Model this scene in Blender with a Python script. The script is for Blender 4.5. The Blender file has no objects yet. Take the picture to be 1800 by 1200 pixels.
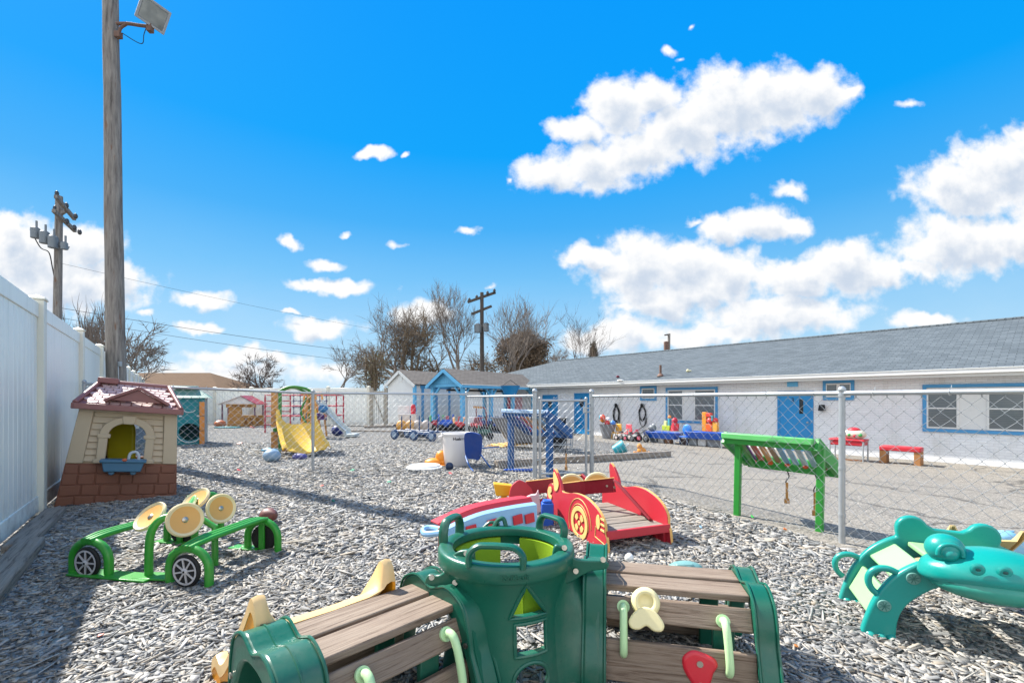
SUN, EXPO = 5.0, 1.1
SKYB = .10
SKYG = [(0, (.546,.76,.955)), (.05, (.53,.75,.95)), (.126, (.40,.69,.947)), (.245, (.19,.555,.94)), (.35, (.06,.435,.94)), (.47, (.0,.375,.98)), (.66, (.0,.335,1.0)), (1., (0.,.24,.8))]
import bpy, bmesh, math, random
import numpy as np
from mathutils import Vector as V, Matrix as M
R = math.radians; pi = math.pi
rnd = random.Random(11)
H, F, CX, HY = 1.25, 800.0, 900.0, 702.0          # eye height, focal length, horizon
scene = bpy.context.scene
COL = scene.collection

# ---- the lie of the land: level play yard, asphalt falling away to the building
SX, SY, SNX, SNY = 2.87, 3.95, .907, .421
def gz(x, y):
    s = (x-SX)*SNX+(y-SY)*SNY
    return -.52*min(max(s/8.4, 0), 1)
def P(px, py, d): return V(((px-CX)*d/F, d, H-(py-HY)*d/F))
def G(px, py):
    dx, dz = (px-CX)/F, -(py-HY)/F
    a, b = .5, 300.
    for _ in range(60):
        t = (a+b)/2
        if H+dz*t > gz(dx*t, t): a = t
        else: b = t
    return V((dx*a, a, gz(dx*a, a)))

# ---- bookkeeping
W = {}
def I4(): return M.Identity(4)
def tag(o, label=None, cat=None, group=None, kind=None):
    if label: o['label'] = label
    if cat: o['category'] = cat
    if group: o['group'] = group
    if kind: o['kind'] = kind
    return o
def thing(name, label, cat, loc, group=None, local=False, rot=(0, 0, 0)):
    o = bpy.data.objects.new(name, None); COL.objects.link(o)
    o.location = loc; o.rotation_euler = rot; o.empty_display_size = .2
    W[o] = I4() if local else M.Translation(V(loc))
    return tag(o, label, cat, group)
def kids(o): return [c for c in COL.objects if c.parent is o]
def copy_tree(o, loc=None, rotz=None, label=None, parent=None):
    c = o.copy(); COL.objects.link(c)
    if parent is not None: c.parent = parent
    if loc is not None: c.location = loc
    if rotz is not None: c.rotation_euler = (c.rotation_euler[0], c.rotation_euler[1], rotz)
    if label: c['label'] = label
    for k in KIDS.get(o.name, []): copy_tree(k, parent=c)
    return c
KIDS = {}

def basis(n, up=V((0, 0, 1))):
    n = V(n).normalized()
    x = V(up).cross(n)
    if x.length < 1e-4: x = V((1, 0, 0)).cross(n)
    if x.length < 1e-4: x = V((0, 1, 0)).cross(n)
    x.normalize(); y = n.cross(x)
    return x, y, n
def frame(o, x, y=None, z=None):
    x = V(x).normalized()
    if y is None: y = V(z).cross(x)
    y = V(y); y = (y-x*y.dot(x)).normalized(); z = x.cross(y)
    m = M.Identity(4)
    for i, c in enumerate((x, y, z, V(o))):
        for j in range(3): m[j][i] = c[j]
    return m
def crom(pts, n=6, closed=False):
    pts = [V(p) for p in pts]; out = []; N = len(pts)
    rng = range(N) if closed else range(N-1)
    for i in rng:
        g = (lambda k: pts[k % N]) if closed else (lambda k: pts[min(max(k, 0), N-1)])
        p0, p1, p2, p3 = g(i-1), g(i), g(i+1), g(i+2)
        for k in range(n):
            t = k/n
            out.append(.5*((2*p1)+(p2-p0)*t+(2*p0-5*p1+4*p2-p3)*t*t+(3*p1-p0-3*p2+p3)*t**3))
    if not closed: out.append(pts[-1])
    return out
def arc(c, r, a0, a1, n=10, ry=None):
    ry = r if ry is None else ry
    return [(c[0]+r*math.cos(R(a0+(a1-a0)*i/n)), c[1]+ry*math.sin(R(a0+(a1-a0)*i/n))) for i in range(n+1)]

class MB:
    def __init__(s): s.v = []; s.f = []; s.m = []; s.mi = 0; s.pc = []
    def add(s, vs, fs):
        o = len(s.v); s.pc.append((o, len(s.f))); s.v += [V(p) for p in vs]
        for f in fs: s.f.append(tuple(i+o for i in f)); s.m.append(s.mi)
        return s
    def box(s, c, size, X=(1, 0, 0), Y=(0, 1, 0)):
        c = V(c); X = V(X).normalized(); Y = V(Y); Y = (Y-X*Y.dot(X)).normalized(); Z = X.cross(Y)
        a, b, d = size[0]/2, size[1]/2, size[2]/2
        vs = [c+X*(i*a)+Y*(j*b)+Z*(k*d) for k in (-1, 1) for j in (-1, 1) for i in (-1, 1)]
        return s.add(vs, [(0, 2, 3, 1), (4, 5, 7, 6), (0, 1, 5, 4), (2, 6, 7, 3), (0, 4, 6, 2), (1, 3, 7, 5)])
    def bar(s, p0, p1, w, h, up=(0, 0, 1)):
        p0, p1 = V(p0), V(p1); d = p1-p0; L = d.length
        if L < 1e-6: return s
        z = V(up); X = d.normalized(); Y = z.cross(X)
        if Y.length < 1e-4: Y = V((0, 1, 0)).cross(X)
        return s.box((p0+p1)/2, (L, w, h), X, Y)
    def tube(s, pts, r, n=8, closed=False, ry=None, up=None):
        pts = [V(p) for p in pts]; N = len(pts); vs = []; fs = []
        rr = r if isinstance(r, (list, tuple)) else [r]*N
        x = None
        for i, p in enumerate(pts):
            t = (pts[(i+1) % N]-pts[i-1]) if closed else (pts[min(i+1, N-1)]-pts[max(i-1, 0)])
            if t.length < 1e-9: t = V((0, 0, 1))
            t.normalize()
            if x is None: x, y, _ = basis(t, up or (0, 0, 1))
            else:
                x = x-t*x.dot(t)
                if x.length < 1e-6: x, y, _ = basis(t)
                x.normalize(); y = t.cross(x)
            for k in range(n):
                a = 2*pi*k/n
                vs.append(p+x*(rr[i]*math.cos(a))+y*((ry or rr[i])*math.sin(a)))
        for i in range(N if closed else N-1):
            for k in range(n):
                a, b = i*n+k, i*n+(k+1) % n; j = (i+1) % N
                fs.append((a, b, j*n+(k+1) % n, j*n+k))
        if not closed:
            fs.append(tuple(range(n-1, -1, -1))); fs.append(tuple((N-1)*n+k for k in range(n)))
        return s.add(vs, fs)
    def prism(s, outline, th, O, X, Y):
        O, X, Y = V(O), V(X).normalized(), V(Y); Y = (Y-X*Y.dot(X)).normalized(); N = X.cross(Y)
        ol = [(p[0], p[1]) for p in outline]
        if sum(ol[i-1][0]*ol[i][1]-ol[i][0]*ol[i-1][1] for i in range(len(ol))) < 0: ol.reverse()
        n = len(ol)
        vs = [O+X*a+Y*b+N*(th/2) for a, b in ol]+[O+X*a+Y*b-N*(th/2) for a, b in ol]
        fs = [tuple(range(n)), tuple(range(2*n-1, n-1, -1))]+[(i, n+i, n+(i+1) % n, (i+1) % n) for i in range(n)]
        return s.add(vs, fs)
    def lathe(s, prof, O, X=(1, 0, 0), Y=(0, 1, 0), Z=(0, 0, 1), n=24, a0=0, a1=360, closed=False):
        O, X, Y, Z = V(O), V(X).normalized(), V(Y).normalized(), V(Z).normalized()
        full = abs(a1-a0) >= 360; k_ = n if full else n+1; m = len(prof); vs = []; fs = []
        for k in range(k_):
            a = R(a0+(a1-a0)*k/n); e = X*math.cos(a)+Y*math.sin(a)
            vs += [O+e*r+Z*z for r, z in prof]
        for k in range(n):
            b = ((k+1) % k_)
            for j in range(m if closed else m-1):
                q = (j+1) % m; fs.append((k*m+j, b*m+j, b*m+q, k*m+q))
        return s.add(vs, fs)
    def ell(s, c, r, X=(1, 0, 0), Y=(0, 1, 0), nu=16, nv=10, fn=None):
        c = V(c); X = V(X).normalized(); Y = V(Y); Y = (Y-X*Y.dot(X)).normalized(); Z = X.cross(Y); vs = []; fs = []
        def put(q):
            if fn: q = fn(V(q))
            return c+X*(q[0]*r[0])+Y*(q[1]*r[1])+Z*(q[2]*r[2])
        vs.append(put((0, 0, -1)))
        for j in range(1, nv):
            t = -pi/2+pi*j/nv
            for i in range(nu):
                a = 2*pi*i/nu; vs.append(put((math.cos(t)*math.cos(a), math.cos(t)*math.sin(a), math.sin(t))))
        vs.append(put((0, 0, 1))); e = len(vs)-1
        for i in range(nu):
            q = (i+1) % nu
            fs.append((0, 1+q, 1+i)); fs.append((e, 1+(nv-2)*nu+i, 1+(nv-2)*nu+q))
            for j in range(nv-2): fs.append((1+j*nu+i, 1+j*nu+q, 1+(j+1)*nu+q, 1+(j+1)*nu+i))
        return s.add(vs, fs)
    def disc(s, c, r, n, th, k=24, r2=None):           # short cylinder along n
        x, y, z = basis(n)
        return s.prism([(r*math.cos(2*pi*i/k), (r2 or r)*math.sin(2*pi*i/k)) for i in range(k)], th, c, x, y)
    def grid(s, rows, th=0):                            # quad surface from rows of points, given thickness along its normals
        nr, nc = len(rows), len(rows[0]); pts = [[V(p) for p in r] for r in rows]
        fs = [(i*nc+j, i*nc+j+1, (i+1)*nc+j+1, (i+1)*nc+j) for i in range(nr-1) for j in range(nc-1)]
        top = [p for r in pts for p in r]
        if not th: return s.add(top, fs)
        bot = []
        for i in range(nr):
            for j in range(nc):
                a = pts[min(i+1, nr-1)][j]-pts[max(i-1, 0)][j]; b = pts[i][min(j+1, nc-1)]-pts[i][max(j-1, 0)]
                nn = b.cross(a); nn.normalize(); bot.append(pts[i][j]-nn*th)
        o = nr*nc; fs2 = list(fs)+[tuple(k+o for k in reversed(f)) for f in fs]
        ring = [j for j in range(nc)]+[i*nc+nc-1 for i in range(1, nr)]+[(nr-1)*nc+j for j in range(nc-2, -1, -1)]+[i*nc for i in range(nr-2, 0, -1)]
        for k in range(len(ring)):
            a, b = ring[k], ring[(k+1) % len(ring)]; fs2.append((b, a, a+o, b+o))
        return s.add(top+bot, fs2)
    def mesh(s, name, inv=None, mats=(), ang=38):
        me = bpy.data.meshes.new(name)
        me.from_pydata([tuple(inv @ p) if inv else tuple(p) for p in s.v], [], s.f)
        for m in mats: me.materials.append(m)
        if len(mats) > 1: me.polygons.foreach_set('material_index', s.m)
        bm = bmesh.new(); bm.from_mesh(me); bmesh.ops.recalc_face_normals(bm, faces=bm.faces); bm.to_mesh(me); bm.free()
        if ang:
            me.polygons.foreach_set('use_smooth', [True]*len(me.polygons)); me.set_sharp_from_angle(angle=R(ang))
        me.update(); return me
    def build(s, name, mats, parent=None, mtx=None, bevel=0, ang=38, sub=0, label=None, seg=2):
        if not isinstance(mats, (list, tuple)): mats = [mats]
        if parent is not None: Wp = W[parent]
        else: Wp = I4()
        if mtx is not None: inv = None
        elif parent is not None: inv = Wp.inverted()
        else:
            lo = [min(p[i] for p in s.v) for i in range(3)]; hi = [max(p[i] for p in s.v) for i in range(3)]
            mtx = M.Translation(V(((lo[0]+hi[0])/2, (lo[1]+hi[1])/2, lo[2]))); inv = mtx.inverted()
        o = bpy.data.objects.new(name, s.mesh(name, inv, mats, ang)); COL.objects.link(o)
        if parent is not None:
            o.parent = parent; KIDS.setdefault(parent.name, []).append(o)
            W[o] = mtx if mtx is not None else Wp.copy()
            if mtx is not None: o.matrix_local = Wp.inverted() @ mtx
        else: W[o] = mtx; o.matrix_world = mtx
        if bevel:
            b = o.modifiers.new('bevel', 'BEVEL'); b.width = bevel; b.segments = seg; b.limit_method = 'ANGLE'; b.angle_limit = R(40)
            b.harden_normals = False
        if sub:
            b = o.modifiers.new('sub', 'SUBSURF'); b.levels = sub; b.render_levels = sub
        if label: o['label'] = label
        return o

def each(mb, name, mats, parent, **kw):                # every primitive of mb as a part of its own
    out = []
    for i, (o, f) in enumerate(mb.pc):
        o2, f2 = mb.pc[i+1] if i+1 < len(mb.pc) else (len(mb.v), len(mb.f))
        q = MB(); q.add(mb.v[o:o2], [tuple(k-o for k in g) for g in mb.f[f:f2]]); out.append(q.build(name, mats, parent, **kw))
    return out
# ---- materials
def C(h):
    h = h.lstrip('#'); c = [int(h[i:i+2], 16)/255 for i in (0, 2, 4)]
    return tuple(x/12.92 if x <= .04045 else ((x+.055)/1.055)**2.4 for x in c)
class NT:
    def __init__(s, nt): s.nt = nt; nt.nodes.clear()
    def n(s, t, **kw):
        x = s.nt.nodes.new(t)
        for k, v in kw.items():
            if k.startswith('i_'):
                key = k[2:]
                try: key = int(key)
                except ValueError: key = key.replace('_', ' ')
                x.inputs[key].default_value = v
            else: setattr(x, k, v)
        return x
    def l(s, a, b): s.nt.links.new(a, b)
    def math(s, op, a, b=None, c=None, clamp=False):
        x = s.n('ShaderNodeMath', operation=op, use_clamp=clamp)
        for i, q in enumerate((a, b, c)):
            if q is None: continue
            if isinstance(q, (int, float)): x.inputs[i].default_value = q
            else: s.l(q, x.inputs[i])
        return x.outputs[0]
    def mix(s, f, a, b, mode='MIX'):
        x = s.n('ShaderNodeMix', data_type='RGBA', blend_type=mode)
        for i, q in ((0, f), (6, a), (7, b)):
            if isinstance(q, (int, float)): x.inputs[i].default_value = q
            elif isinstance(q, tuple): x.inputs[i].default_value = (*q[:3], 1)
            else: s.l(q, x.inputs[i])
        return x.outputs[2]
    def ramp(s, f, stops, interp='LINEAR'):
        x = s.n('ShaderNodeValToRGB'); x.color_ramp.interpolation = interp
        e = x.color_ramp.elements
        while len(e) < len(stops): e.new(.5)
        for i, (p, c) in enumerate(stops):
            e[i].position = p; e[i].color = (*c, 1) if isinstance(c, tuple) else (c, c, c, 1)
        s.l(f, x.inputs[0]); return x.outputs[0]
    def coord(s, scale=(1, 1, 1), kind='Object', rot=(0, 0, 0), loc=(0, 0, 0)):
        t = s.n('ShaderNodeTexCoord'); m = s.n('ShaderNodeMapping')
        m.inputs['Scale'].default_value = scale; m.inputs['Rotation'].default_value = rot; m.inputs['Location'].default_value = loc
        s.l(t.outputs[kind], m.inputs[0]); return m.outputs[0]
    def noise(s, vec, scale, detail=4, rough=.55, dist=0):
        x = s.n('ShaderNodeTexNoise'); x.inputs['Scale'].default_value = scale; x.inputs['Detail'].default_value = detail
        x.inputs['Roughness'].default_value = rough; x.inputs['Distortion'].default_value = dist
        s.l(vec, x.inputs['Vector']); return x.outputs['Fac']
    def finish(s, col, rough=.5, metal=0, bump=None, bstr=.3, bdist=.01, spec=.5, coat=0, sub=0, emit=None, trans=0, alpha=None):
        b = s.n('ShaderNodeBsdfPrincipled'); o = s.n('ShaderNodeOutputMaterial')
        def put(k, q):
            if isinstance(q, (int, float)): b.inputs[k].default_value = q
            elif isinstance(q, tuple): b.inputs[k].default_value = (*q[:3], 1)
            else: s.l(q, b.inputs[k])
        put('Base Color', col); put('Roughness', rough); put('Metallic', metal); put('Specular IOR Level', spec); put('Coat Weight', coat)
        put('Transmission Weight', trans)
        if sub: put('Subsurface Weight', sub); b.inputs['Subsurface Radius'].default_value = (.02, .02, .02)
        if bump is not None:
            k = s.n('ShaderNodeBump'); k.inputs['Strength'].default_value = bstr; k.inputs['Distance'].default_value = bdist
            s.l(bump, k.inputs['Height']); s.l(k.outputs[0], b.inputs['Normal'])
        s.l(b.outputs[0], o.inputs[0]); return b
_mc = {}
def newmat(name):
    m = bpy.data.materials.new(name); m.use_nodes = True
    return m, NT(m.node_tree)
def mat(name, col, rough=.45, var=.12, scale=6., bump=.08, bscale=40., metal=0, spec=.5, dirt=0., dirtcol=(.25, .22, .18)):
    if name in _mc: return _mc[name]
    if isinstance(col, str): col = C(col)
    m, t = newmat(name); co = t.coord()
    n1 = t.noise(co, scale, 5, .6); n2 = t.noise(co, bscale, 4, .6)
    f = t.math('MULTIPLY_ADD', n1, 2*var, 1-var)
    g = t.math('MULTIPLY_ADD', n2, var*.8, 1-var*.4)
    v = t.mix(1., col, t.n('ShaderNodeCombineColor').outputs[0]) if 0 else None
    sc = t.n('ShaderNodeVectorMath', operation='SCALE'); sc.inputs[0].default_value = col
    t.l(t.math('MULTIPLY', f, g), sc.inputs['Scale']); c = sc.outputs[0]
    if dirt:
        n3 = t.noise(co, scale*.6, 8, .7)
        c = t.mix(t.math('MULTIPLY', t.math('SUBTRACT', n3, .5, clamp=True), dirt*4, clamp=True), c, dirtcol)
    r = t.math('MULTIPLY_ADD', n2, .25, rough-.12, clamp=True)
    t.finish(c, r, metal, n2, bump, .004, spec)
    _mc[name] = m; return m
def plastic(name, col, rough=.38, fade=.12, dirt=.1): return mat(name, col, rough, fade, 5, .05, 90, dirt=dirt)
def wood(name, c1, c2, rough=.75, sx=1.2, sy=30., bstr=.5, blot=None):
    if name in _mc: return _mc[name]
    m, t = newmat(name); co = t.coord((sx, sy, sy))
    oi = t.n('ShaderNodeObjectInfo'); ad = t.n('ShaderNodeVectorMath', operation='ADD'); t.l(co, ad.inputs[0])
    cr = t.n('ShaderNodeCombineXYZ'); t.l(t.math('MULTIPLY', oi.outputs['Random'], 50), cr.inputs[0]); t.l(t.math('MULTIPLY', oi.outputs['Random'], 31), cr.inputs[1])
    t.l(cr.outputs[0], ad.inputs[1]); co = ad.outputs[0]
    g = t.noise(co, 2.2, 8, .68, .4); b = t.noise(t.coord((1, 1.6, 1.6)), 4, 4, .6)
    f = t.math('MULTIPLY_ADD', g, 1.6, -.3, clamp=True)
    c = t.mix(f, C(c1) if isinstance(c1, str) else c1, C(c2) if isinstance(c2, str) else c2)
    cr2 = t.ramp(g, [(.36, (.25, .22, .2)), (.46, (1., 1., 1.))])
    c = t.mix(.75, c, cr2, 'MULTIPLY')
    fi = t.noise(t.coord((sx*.7, sy*3.2, sy*3.2)), 3, 3, .6); c = t.mix(t.ramp(fi, [(.56, 0.), (.66, .55)]), c, tuple(x*.35 for x in (C(c1) if isinstance(c1, str) else c1)))
    c = t.mix(t.math('MULTIPLY', b, .55), c, C(blot) if blot else tuple(x*.5 for x in (C(c1) if isinstance(c1, str) else c1)))
    t.finish(c, rough, 0, g, bstr, .006); _mc[name] = m; return m

galv = mat('galvanised_steel', '#a6abae', .42, .12, 10, .06, 150, metal=.5)
galv_dull = mat('dull_wire', '#92979a', .5, .1, 10, .0, 150, metal=.5)
galv_wire = mat('galvanised_wire', '#b4b8ba', .45, .1, 10, .0, 150, metal=.35)
dark_wire = mat('dark_cable', '#16171a', .6, .1)
rubber = mat('black_rubber', '#141416', .7, .2, 12, .1)
white_pl = plastic('white_plastic', '#dcdcd8', .4, .06)
glass_dark = mat('window_glass', '#2b3034', .08, .05, 2, 0, 5, spec=.8)
# ---------------- sky, sun, camera
sun_h = V((-.834, .552, 0)).normalized(); EL = R(45.5)
sun_dir = sun_h*math.cos(EL)+V((0, 0, math.sin(EL)))
w = bpy.data.worlds.new('World'); scene.world = w; w.use_nodes = True
t = NT(w.node_tree)
sky = t.n('ShaderNodeTexSky', sky_type='NISHITA', sun_disc=False)
sky.sun_elevation = EL; sky.sun_rotation = math.atan2(sun_h.x, sun_h.y); sky.air_density = 1.0; sky.dust_density = .3; sky.ozone_density = 3.0
hs = t.n('ShaderNodeHueSaturation'); hs.inputs['Hue'].default_value = .493; hs.inputs['Saturation'].default_value = 1.3; hs.inputs['Value'].default_value = 1.0
t.l(sky.outputs[0], hs.inputs['Color'])
tc = t.n('ShaderNodeTexCoord'); sp = t.n('ShaderNodeSeparateXYZ'); t.l(tc.outputs['Generated'], sp.inputs[0])
yy = t.math('MAXIMUM', sp.outputs['Y'], .02)
cu = t.math('DIVIDE', sp.outputs['X'], yy); cv = t.math('DIVIDE', sp.outputs['Z'], yy)
uv = t.n('ShaderNodeCombineXYZ'); t.l(cu, uv.inputs[0]); t.l(cv, uv.inputs[1])
CL = [  # bearing, height, half width, half height, weight  (tenths of degrees drawn as a tangent chart)
(965,312,62,30,1),(1040,290,75,42,1),(1120,268,75,42,1),(1200,232,85,58,1),(1290,190,95,66,1),(1370,172,85,58,1),(1440,165,60,46,1),(1492,155,32,16,.75),
(1020,228,62,24,.95),(1085,188,62,50,1),(1150,165,50,36,1),
(1270,405,42,27,1),(1335,392,62,34,1),(1388,392,38,24,1),(1385,335,44,17,.62),
(1035,447,52,23,.95),(1120,472,85,58,1),(1200,468,75,44,1),(1275,485,65,44,1),(1400,492,95,32,1),(1490,472,85,42,1),(1560,482,45,28,.9),(1150,530,80,34,.95),(1215,515,120,34,.9),
(1370,550,150,34,.95),(1100,590,75,34,.9),(1215,600,75,16,.85),(1622,566,64,18,.95),(1260,580,160,26,.75),
(1690,335,90,52,1),(1770,300,100,64,1),(1690,432,120,50,1),(1615,472,55,22,.8),(1790,420,90,44,1),(1860,330,110,90,1),
(40,450,100,58,1),(150,438,66,44,1),(205,490,48,34,1),(100,505,150,46,1),(10,420,40,40,1),
(355,525,50,19,.95),(545,495,45,12,.9),(598,500,48,15,1),(560,573,60,19,1),(575,460,42,12,.85),(513,425,22,13,.8),(690,425,36,14,.42),(661,275,28,12,.95),(717,277,12,8,.55),
(816,401,26,11,.62),(606,410,26,9,.36),(1178,90,22,18,.42),(1196,108,18,10,.36),(1216,45,18,9,.40),(1598,178,36,16,.5),(1214,390,28,10,.42),
(740,545,55,24,.95),(352,578,48,13,.8),(430,632,150,18,.7),(390,655,190,26,.6),(1045,600,80,30,.85),(255,548,24,10,.7),(890,315,14,12,.34),
(510,547,20,7,.7),(860,492,16,12,.36),(560,650,190,30,.45),(1100,545,60,20,.6)]
grp = bpy.data.node_groups.new('cloud_cover', 'ShaderNodeTree')
grp.interface.new_socket('Vector', in_out='INPUT', socket_type='NodeSocketVector')
grp.interface.new_socket('Value', in_out='OUTPUT', socket_type='NodeSocketFloat')
g = NT(grp); gi = g.n('NodeGroupInput'); go = g.n('NodeGroupOutput'); acc = None
for (x, y, a, b, wt) in CL:
    u0, v0, ua, vb = (x-CX)/F, (HY-y)/F, a*1.12/F, b*1.12/F
    ma = g.n('ShaderNodeVectorMath', operation='MULTIPLY_ADD'); g.l(gi.outputs[0], ma.inputs[0])
    ma.inputs[1].default_value = (1/ua, 1/vb, 0); ma.inputs[2].default_value = (-u0/ua, -v0/vb, 0)
    ln = g.n('ShaderNodeVectorMath', operation='LENGTH'); g.l(ma.outputs[0], ln.inputs[0])
    d = g.math('SUBTRACT', wt, ln.outputs['Value'])
    acc = d if acc is None else g.math('SMOOTH_MAX', acc, d, .12)
g.l(acc, go.inputs[0])
def cloud_at(off):
    ad = t.n('ShaderNodeVectorMath', operation='ADD'); t.l(uv.outputs[0], ad.inputs[0]); ad.inputs[1].default_value = off
    def warp(scale, amt, det):
        nz = t.n('ShaderNodeTexNoise'); nz.inputs['Scale'].default_value = scale; nz.inputs['Detail'].default_value = det; t.l(ad.outputs[0], nz.inputs['Vector'])
        s1 = t.n('ShaderNodeVectorMath', operation='SUBTRACT'); t.l(nz.outputs['Color'], s1.inputs[0]); s1.inputs[1].default_value = (.5, .5, .5)
        s2 = t.n('ShaderNodeVectorMath', operation='SCALE'); t.l(s1.outputs[0], s2.inputs[0]); s2.inputs['Scale'].default_value = amt; return s2.outputs[0]
    a1 = t.n('ShaderNodeVectorMath', operation='ADD'); t.l(ad.outputs[0], a1.inputs[0]); t.l(warp(12, .08, 4), a1.inputs[1])
    gn = t.n('ShaderNodeGroup'); gn.node_tree = grp; t.l(a1.outputs[0], gn.inputs[0])
    nz = t.noise(ad.outputs[0], 27, 6, .56)
    return t.math('ADD', gn.outputs[0], t.math('MULTIPLY_ADD', nz, 1.1, -.55)), nz
den, nz0 = cloud_at((0, 0, 0)); up, nz1 = cloud_at((-.014, .030, 0))
mr = t.n('ShaderNodeMapRange', interpolation_type='SMOOTHSTEP'); t.l(den, mr.inputs[0]); mr.inputs[1].default_value = -.20; mr.inputs[2].default_value = .40
front = t.math('GREATER_THAN', sp.outputs['Y'], .02)
rear_fill = t.ramp(t.noise(t.coord((1, 1, 2.2), 'Generated'), 2.6, 7, .62), [(.40, 0.), (.56, 1.)])
rear_fill = t.math('MULTIPLY', rear_fill, t.ramp(t.math('MULTIPLY', sp.outputs['Y'], -1.), [(0., 0.), (.25, 1.)]))
cov = t.math('MAXIMUM', t.math('MULTIPLY', mr.outputs[0], front), rear_fill)
thin = t.math('MULTIPLY', t.math('MULTIPLY_ADD', t.noise(t.coord((3, 14, 14), 'Generated'), 1.0, 5, .6), 1.6, -.72, clamp=True), t.ramp(sp.outputs['Z'], [(.05, .14), (.34, 0.)]))
cov = t.math('MAXIMUM', cov, thin)
sh = t.n('ShaderNodeMapRange', interpolation_type='SMOOTHSTEP'); t.l(up, sh.inputs[0]); sh.inputs[1].default_value = .12; sh.inputs[2].default_value = 1.05
ccol0 = t.mix(sh.outputs[0], (1.03, 1.03, 1.03), (.62, .71, .84))
ccol = t.mix(t.math('LESS_THAN', sp.outputs['Y'], .0), ccol0, (2.1, 2.05, 1.98))   # bright clouds added out of view behind the viewer to lift the shade
# deeper blue high up, milky near the ground
el = t.math('MULTIPLY', sp.outputs['Z'], 1.0)
kx = 1/(2**EXPO*SKYB)
grad = t.ramp(el, SKYG)
gs = t.n('ShaderNodeVectorMath', operation='SCALE'); t.l(grad, gs.inputs[0]); gs.inputs['Scale'].default_value = kx
skyc = t.mix(.95, hs.outputs[0], gs.outputs[0])
bg1 = t.n('ShaderNodeBackground'); t.l(skyc, bg1.inputs[0]); bg1.inputs[1].default_value = SKYB
bg2 = t.n('ShaderNodeBackground'); t.l(ccol, bg2.inputs[0]); bg2.inputs[1].default_value = 1/2**EXPO
mx = t.n('ShaderNodeMixShader'); t.l(cov, mx.inputs[0]); t.l(bg1.outputs[0], mx.inputs[1]); t.l(bg2.outputs[0], mx.inputs[2])
out = t.n('ShaderNodeOutputWorld'); t.l(mx.outputs[0], out.inputs[0])
w.cycles.sampling_method = 'MANUAL'; w.cycles.sample_map_resolution = 512

sd = bpy.data.lights.new('sun', 'SUN'); sd.energy = SUN; sd.angle = R(.53); sd.color = (1, .955, .88)
so = bpy.data.objects.new('sun', sd); COL.objects.link(so); so.rotation_euler = (-sun_dir).to_track_quat('-Z', 'Y').to_euler(); so.location = (0, 0, 30)
cam = bpy.data.cameras.new('camera'); co_ = bpy.data.objects.new('camera', cam); COL.objects.link(co_)
cam.sensor_width = 36; cam.lens = 16.0; co_.location = (0, 0, H); co_.rotation_euler = (R(90), 0, 0); cam.shift_y = (HY-600)/1800
cam.clip_start = .05; cam.clip_end = 3000; scene.camera = co_
scene.view_settings.view_transform = 'Standard'; scene.view_settings.look = 'None'; scene.view_settings.gamma = 1; scene.view_settings.exposure = EXPO
scene.cycles.max_bounces = 6; scene.cycles.diffuse_bounces = 3; scene.cycles.glossy_bounces = 3; scene.cycles.transparent_max_bounces = 6
scene.cycles.use_denoising = True
# ---------------- ground
def bis_sheet(name, outline, z, m, kind='structure', sub=None):
    bm = bmesh.new(); vs = [bm.verts.new((x, y, 0)) for x, y in outline]; bm.faces.new(vs)
    for s in (0, 8.4):
        bmesh.ops.bisect_plane(bm, geom=bm.verts[:]+bm.edges[:]+bm.faces[:], plane_co=(SX+SNX*s, SY+SNY*s, 0), plane_no=(SNX, SNY, 0))
    for v in bm.verts: v.co.z = gz(v.co.x, v.co.y)+z
    bmesh.ops.triangulate(bm, faces=bm.faces[:])
    bmesh.ops.recalc_face_normals(bm, faces=bm.faces[:])
    if sum(f.normal.z for f in bm.faces) < 0: bmesh.ops.reverse_faces(bm, faces=bm.faces[:])
    me = bpy.data.meshes.new(name); bm.to_mesh(me); bm.free(); me.materials.append(m)
    o = bpy.data.objects.new(name, me); COL.objects.link(o); return tag(o, kind=kind)

CHIP = [(0, C('#47494b')), (.16, C('#666868')), (.36, C('#868786')), (.57, C('#9f9d99')), (.75, C('#b9b4aa')), (.86, C('#867c6e')), (.91, C('#a39785')), (1, C('#d2ccc3'))]
m_grav, t = newmat('gravel_bed')
co = t.coord((1, 1, 1))
wv = t.n('ShaderNodeTexNoise'); wv.inputs['Scale'].default_value = 6; t.l(co, wv.inputs['Vector'])
ad = t.n('ShaderNodeVectorMath', operation='MULTIPLY_ADD'); t.l(wv.outputs['Color'], ad.inputs[0]); ad.inputs[1].default_value = (.12, .12, 0); t.l(co, ad.inputs[2])
def cells(rot, sc, st):
    mp = t.n('ShaderNodeMapping'); t.l(ad.outputs[0], mp.inputs[0]); mp.inputs['Rotation'].default_value = (0, 0, rot); mp.inputs['Scale'].default_value = (sc, sc*st, 1)
    v = t.n('ShaderNodeTexVoronoi', feature='F1'); v.inputs['Scale'].default_value = 1; t.l(mp.outputs[0], v.inputs['Vector'])
    e = t.n('ShaderNodeTexVoronoi', feature='DISTANCE_TO_EDGE'); e.inputs['Scale'].default_value = 1; t.l(mp.outputs[0], e.inputs['Vector'])
    s = t.n('ShaderNodeSeparateColor'); t.l(v.outputs['Color'], s.inputs[0])
    return s.outputs[0], e.outputs['Distance']
a, ae = cells(.5, 14, 2.4); b, be = cells(2.0, 13, 2.6)
sel = t.math('GREATER_THAN', t.noise(co, 9, 2), .5)
f = t.n('ShaderNodeMix'); t.l(sel, f.inputs[0]); t.l(a, f.inputs[2]); t.l(b, f.inputs[3])
fe = t.n('ShaderNodeMix'); t.l(sel, fe.inputs[0]); t.l(ae, fe.inputs[2]); t.l(be, fe.inputs[3])
cl = t.ramp(f.outputs[0], CHIP)
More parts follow.
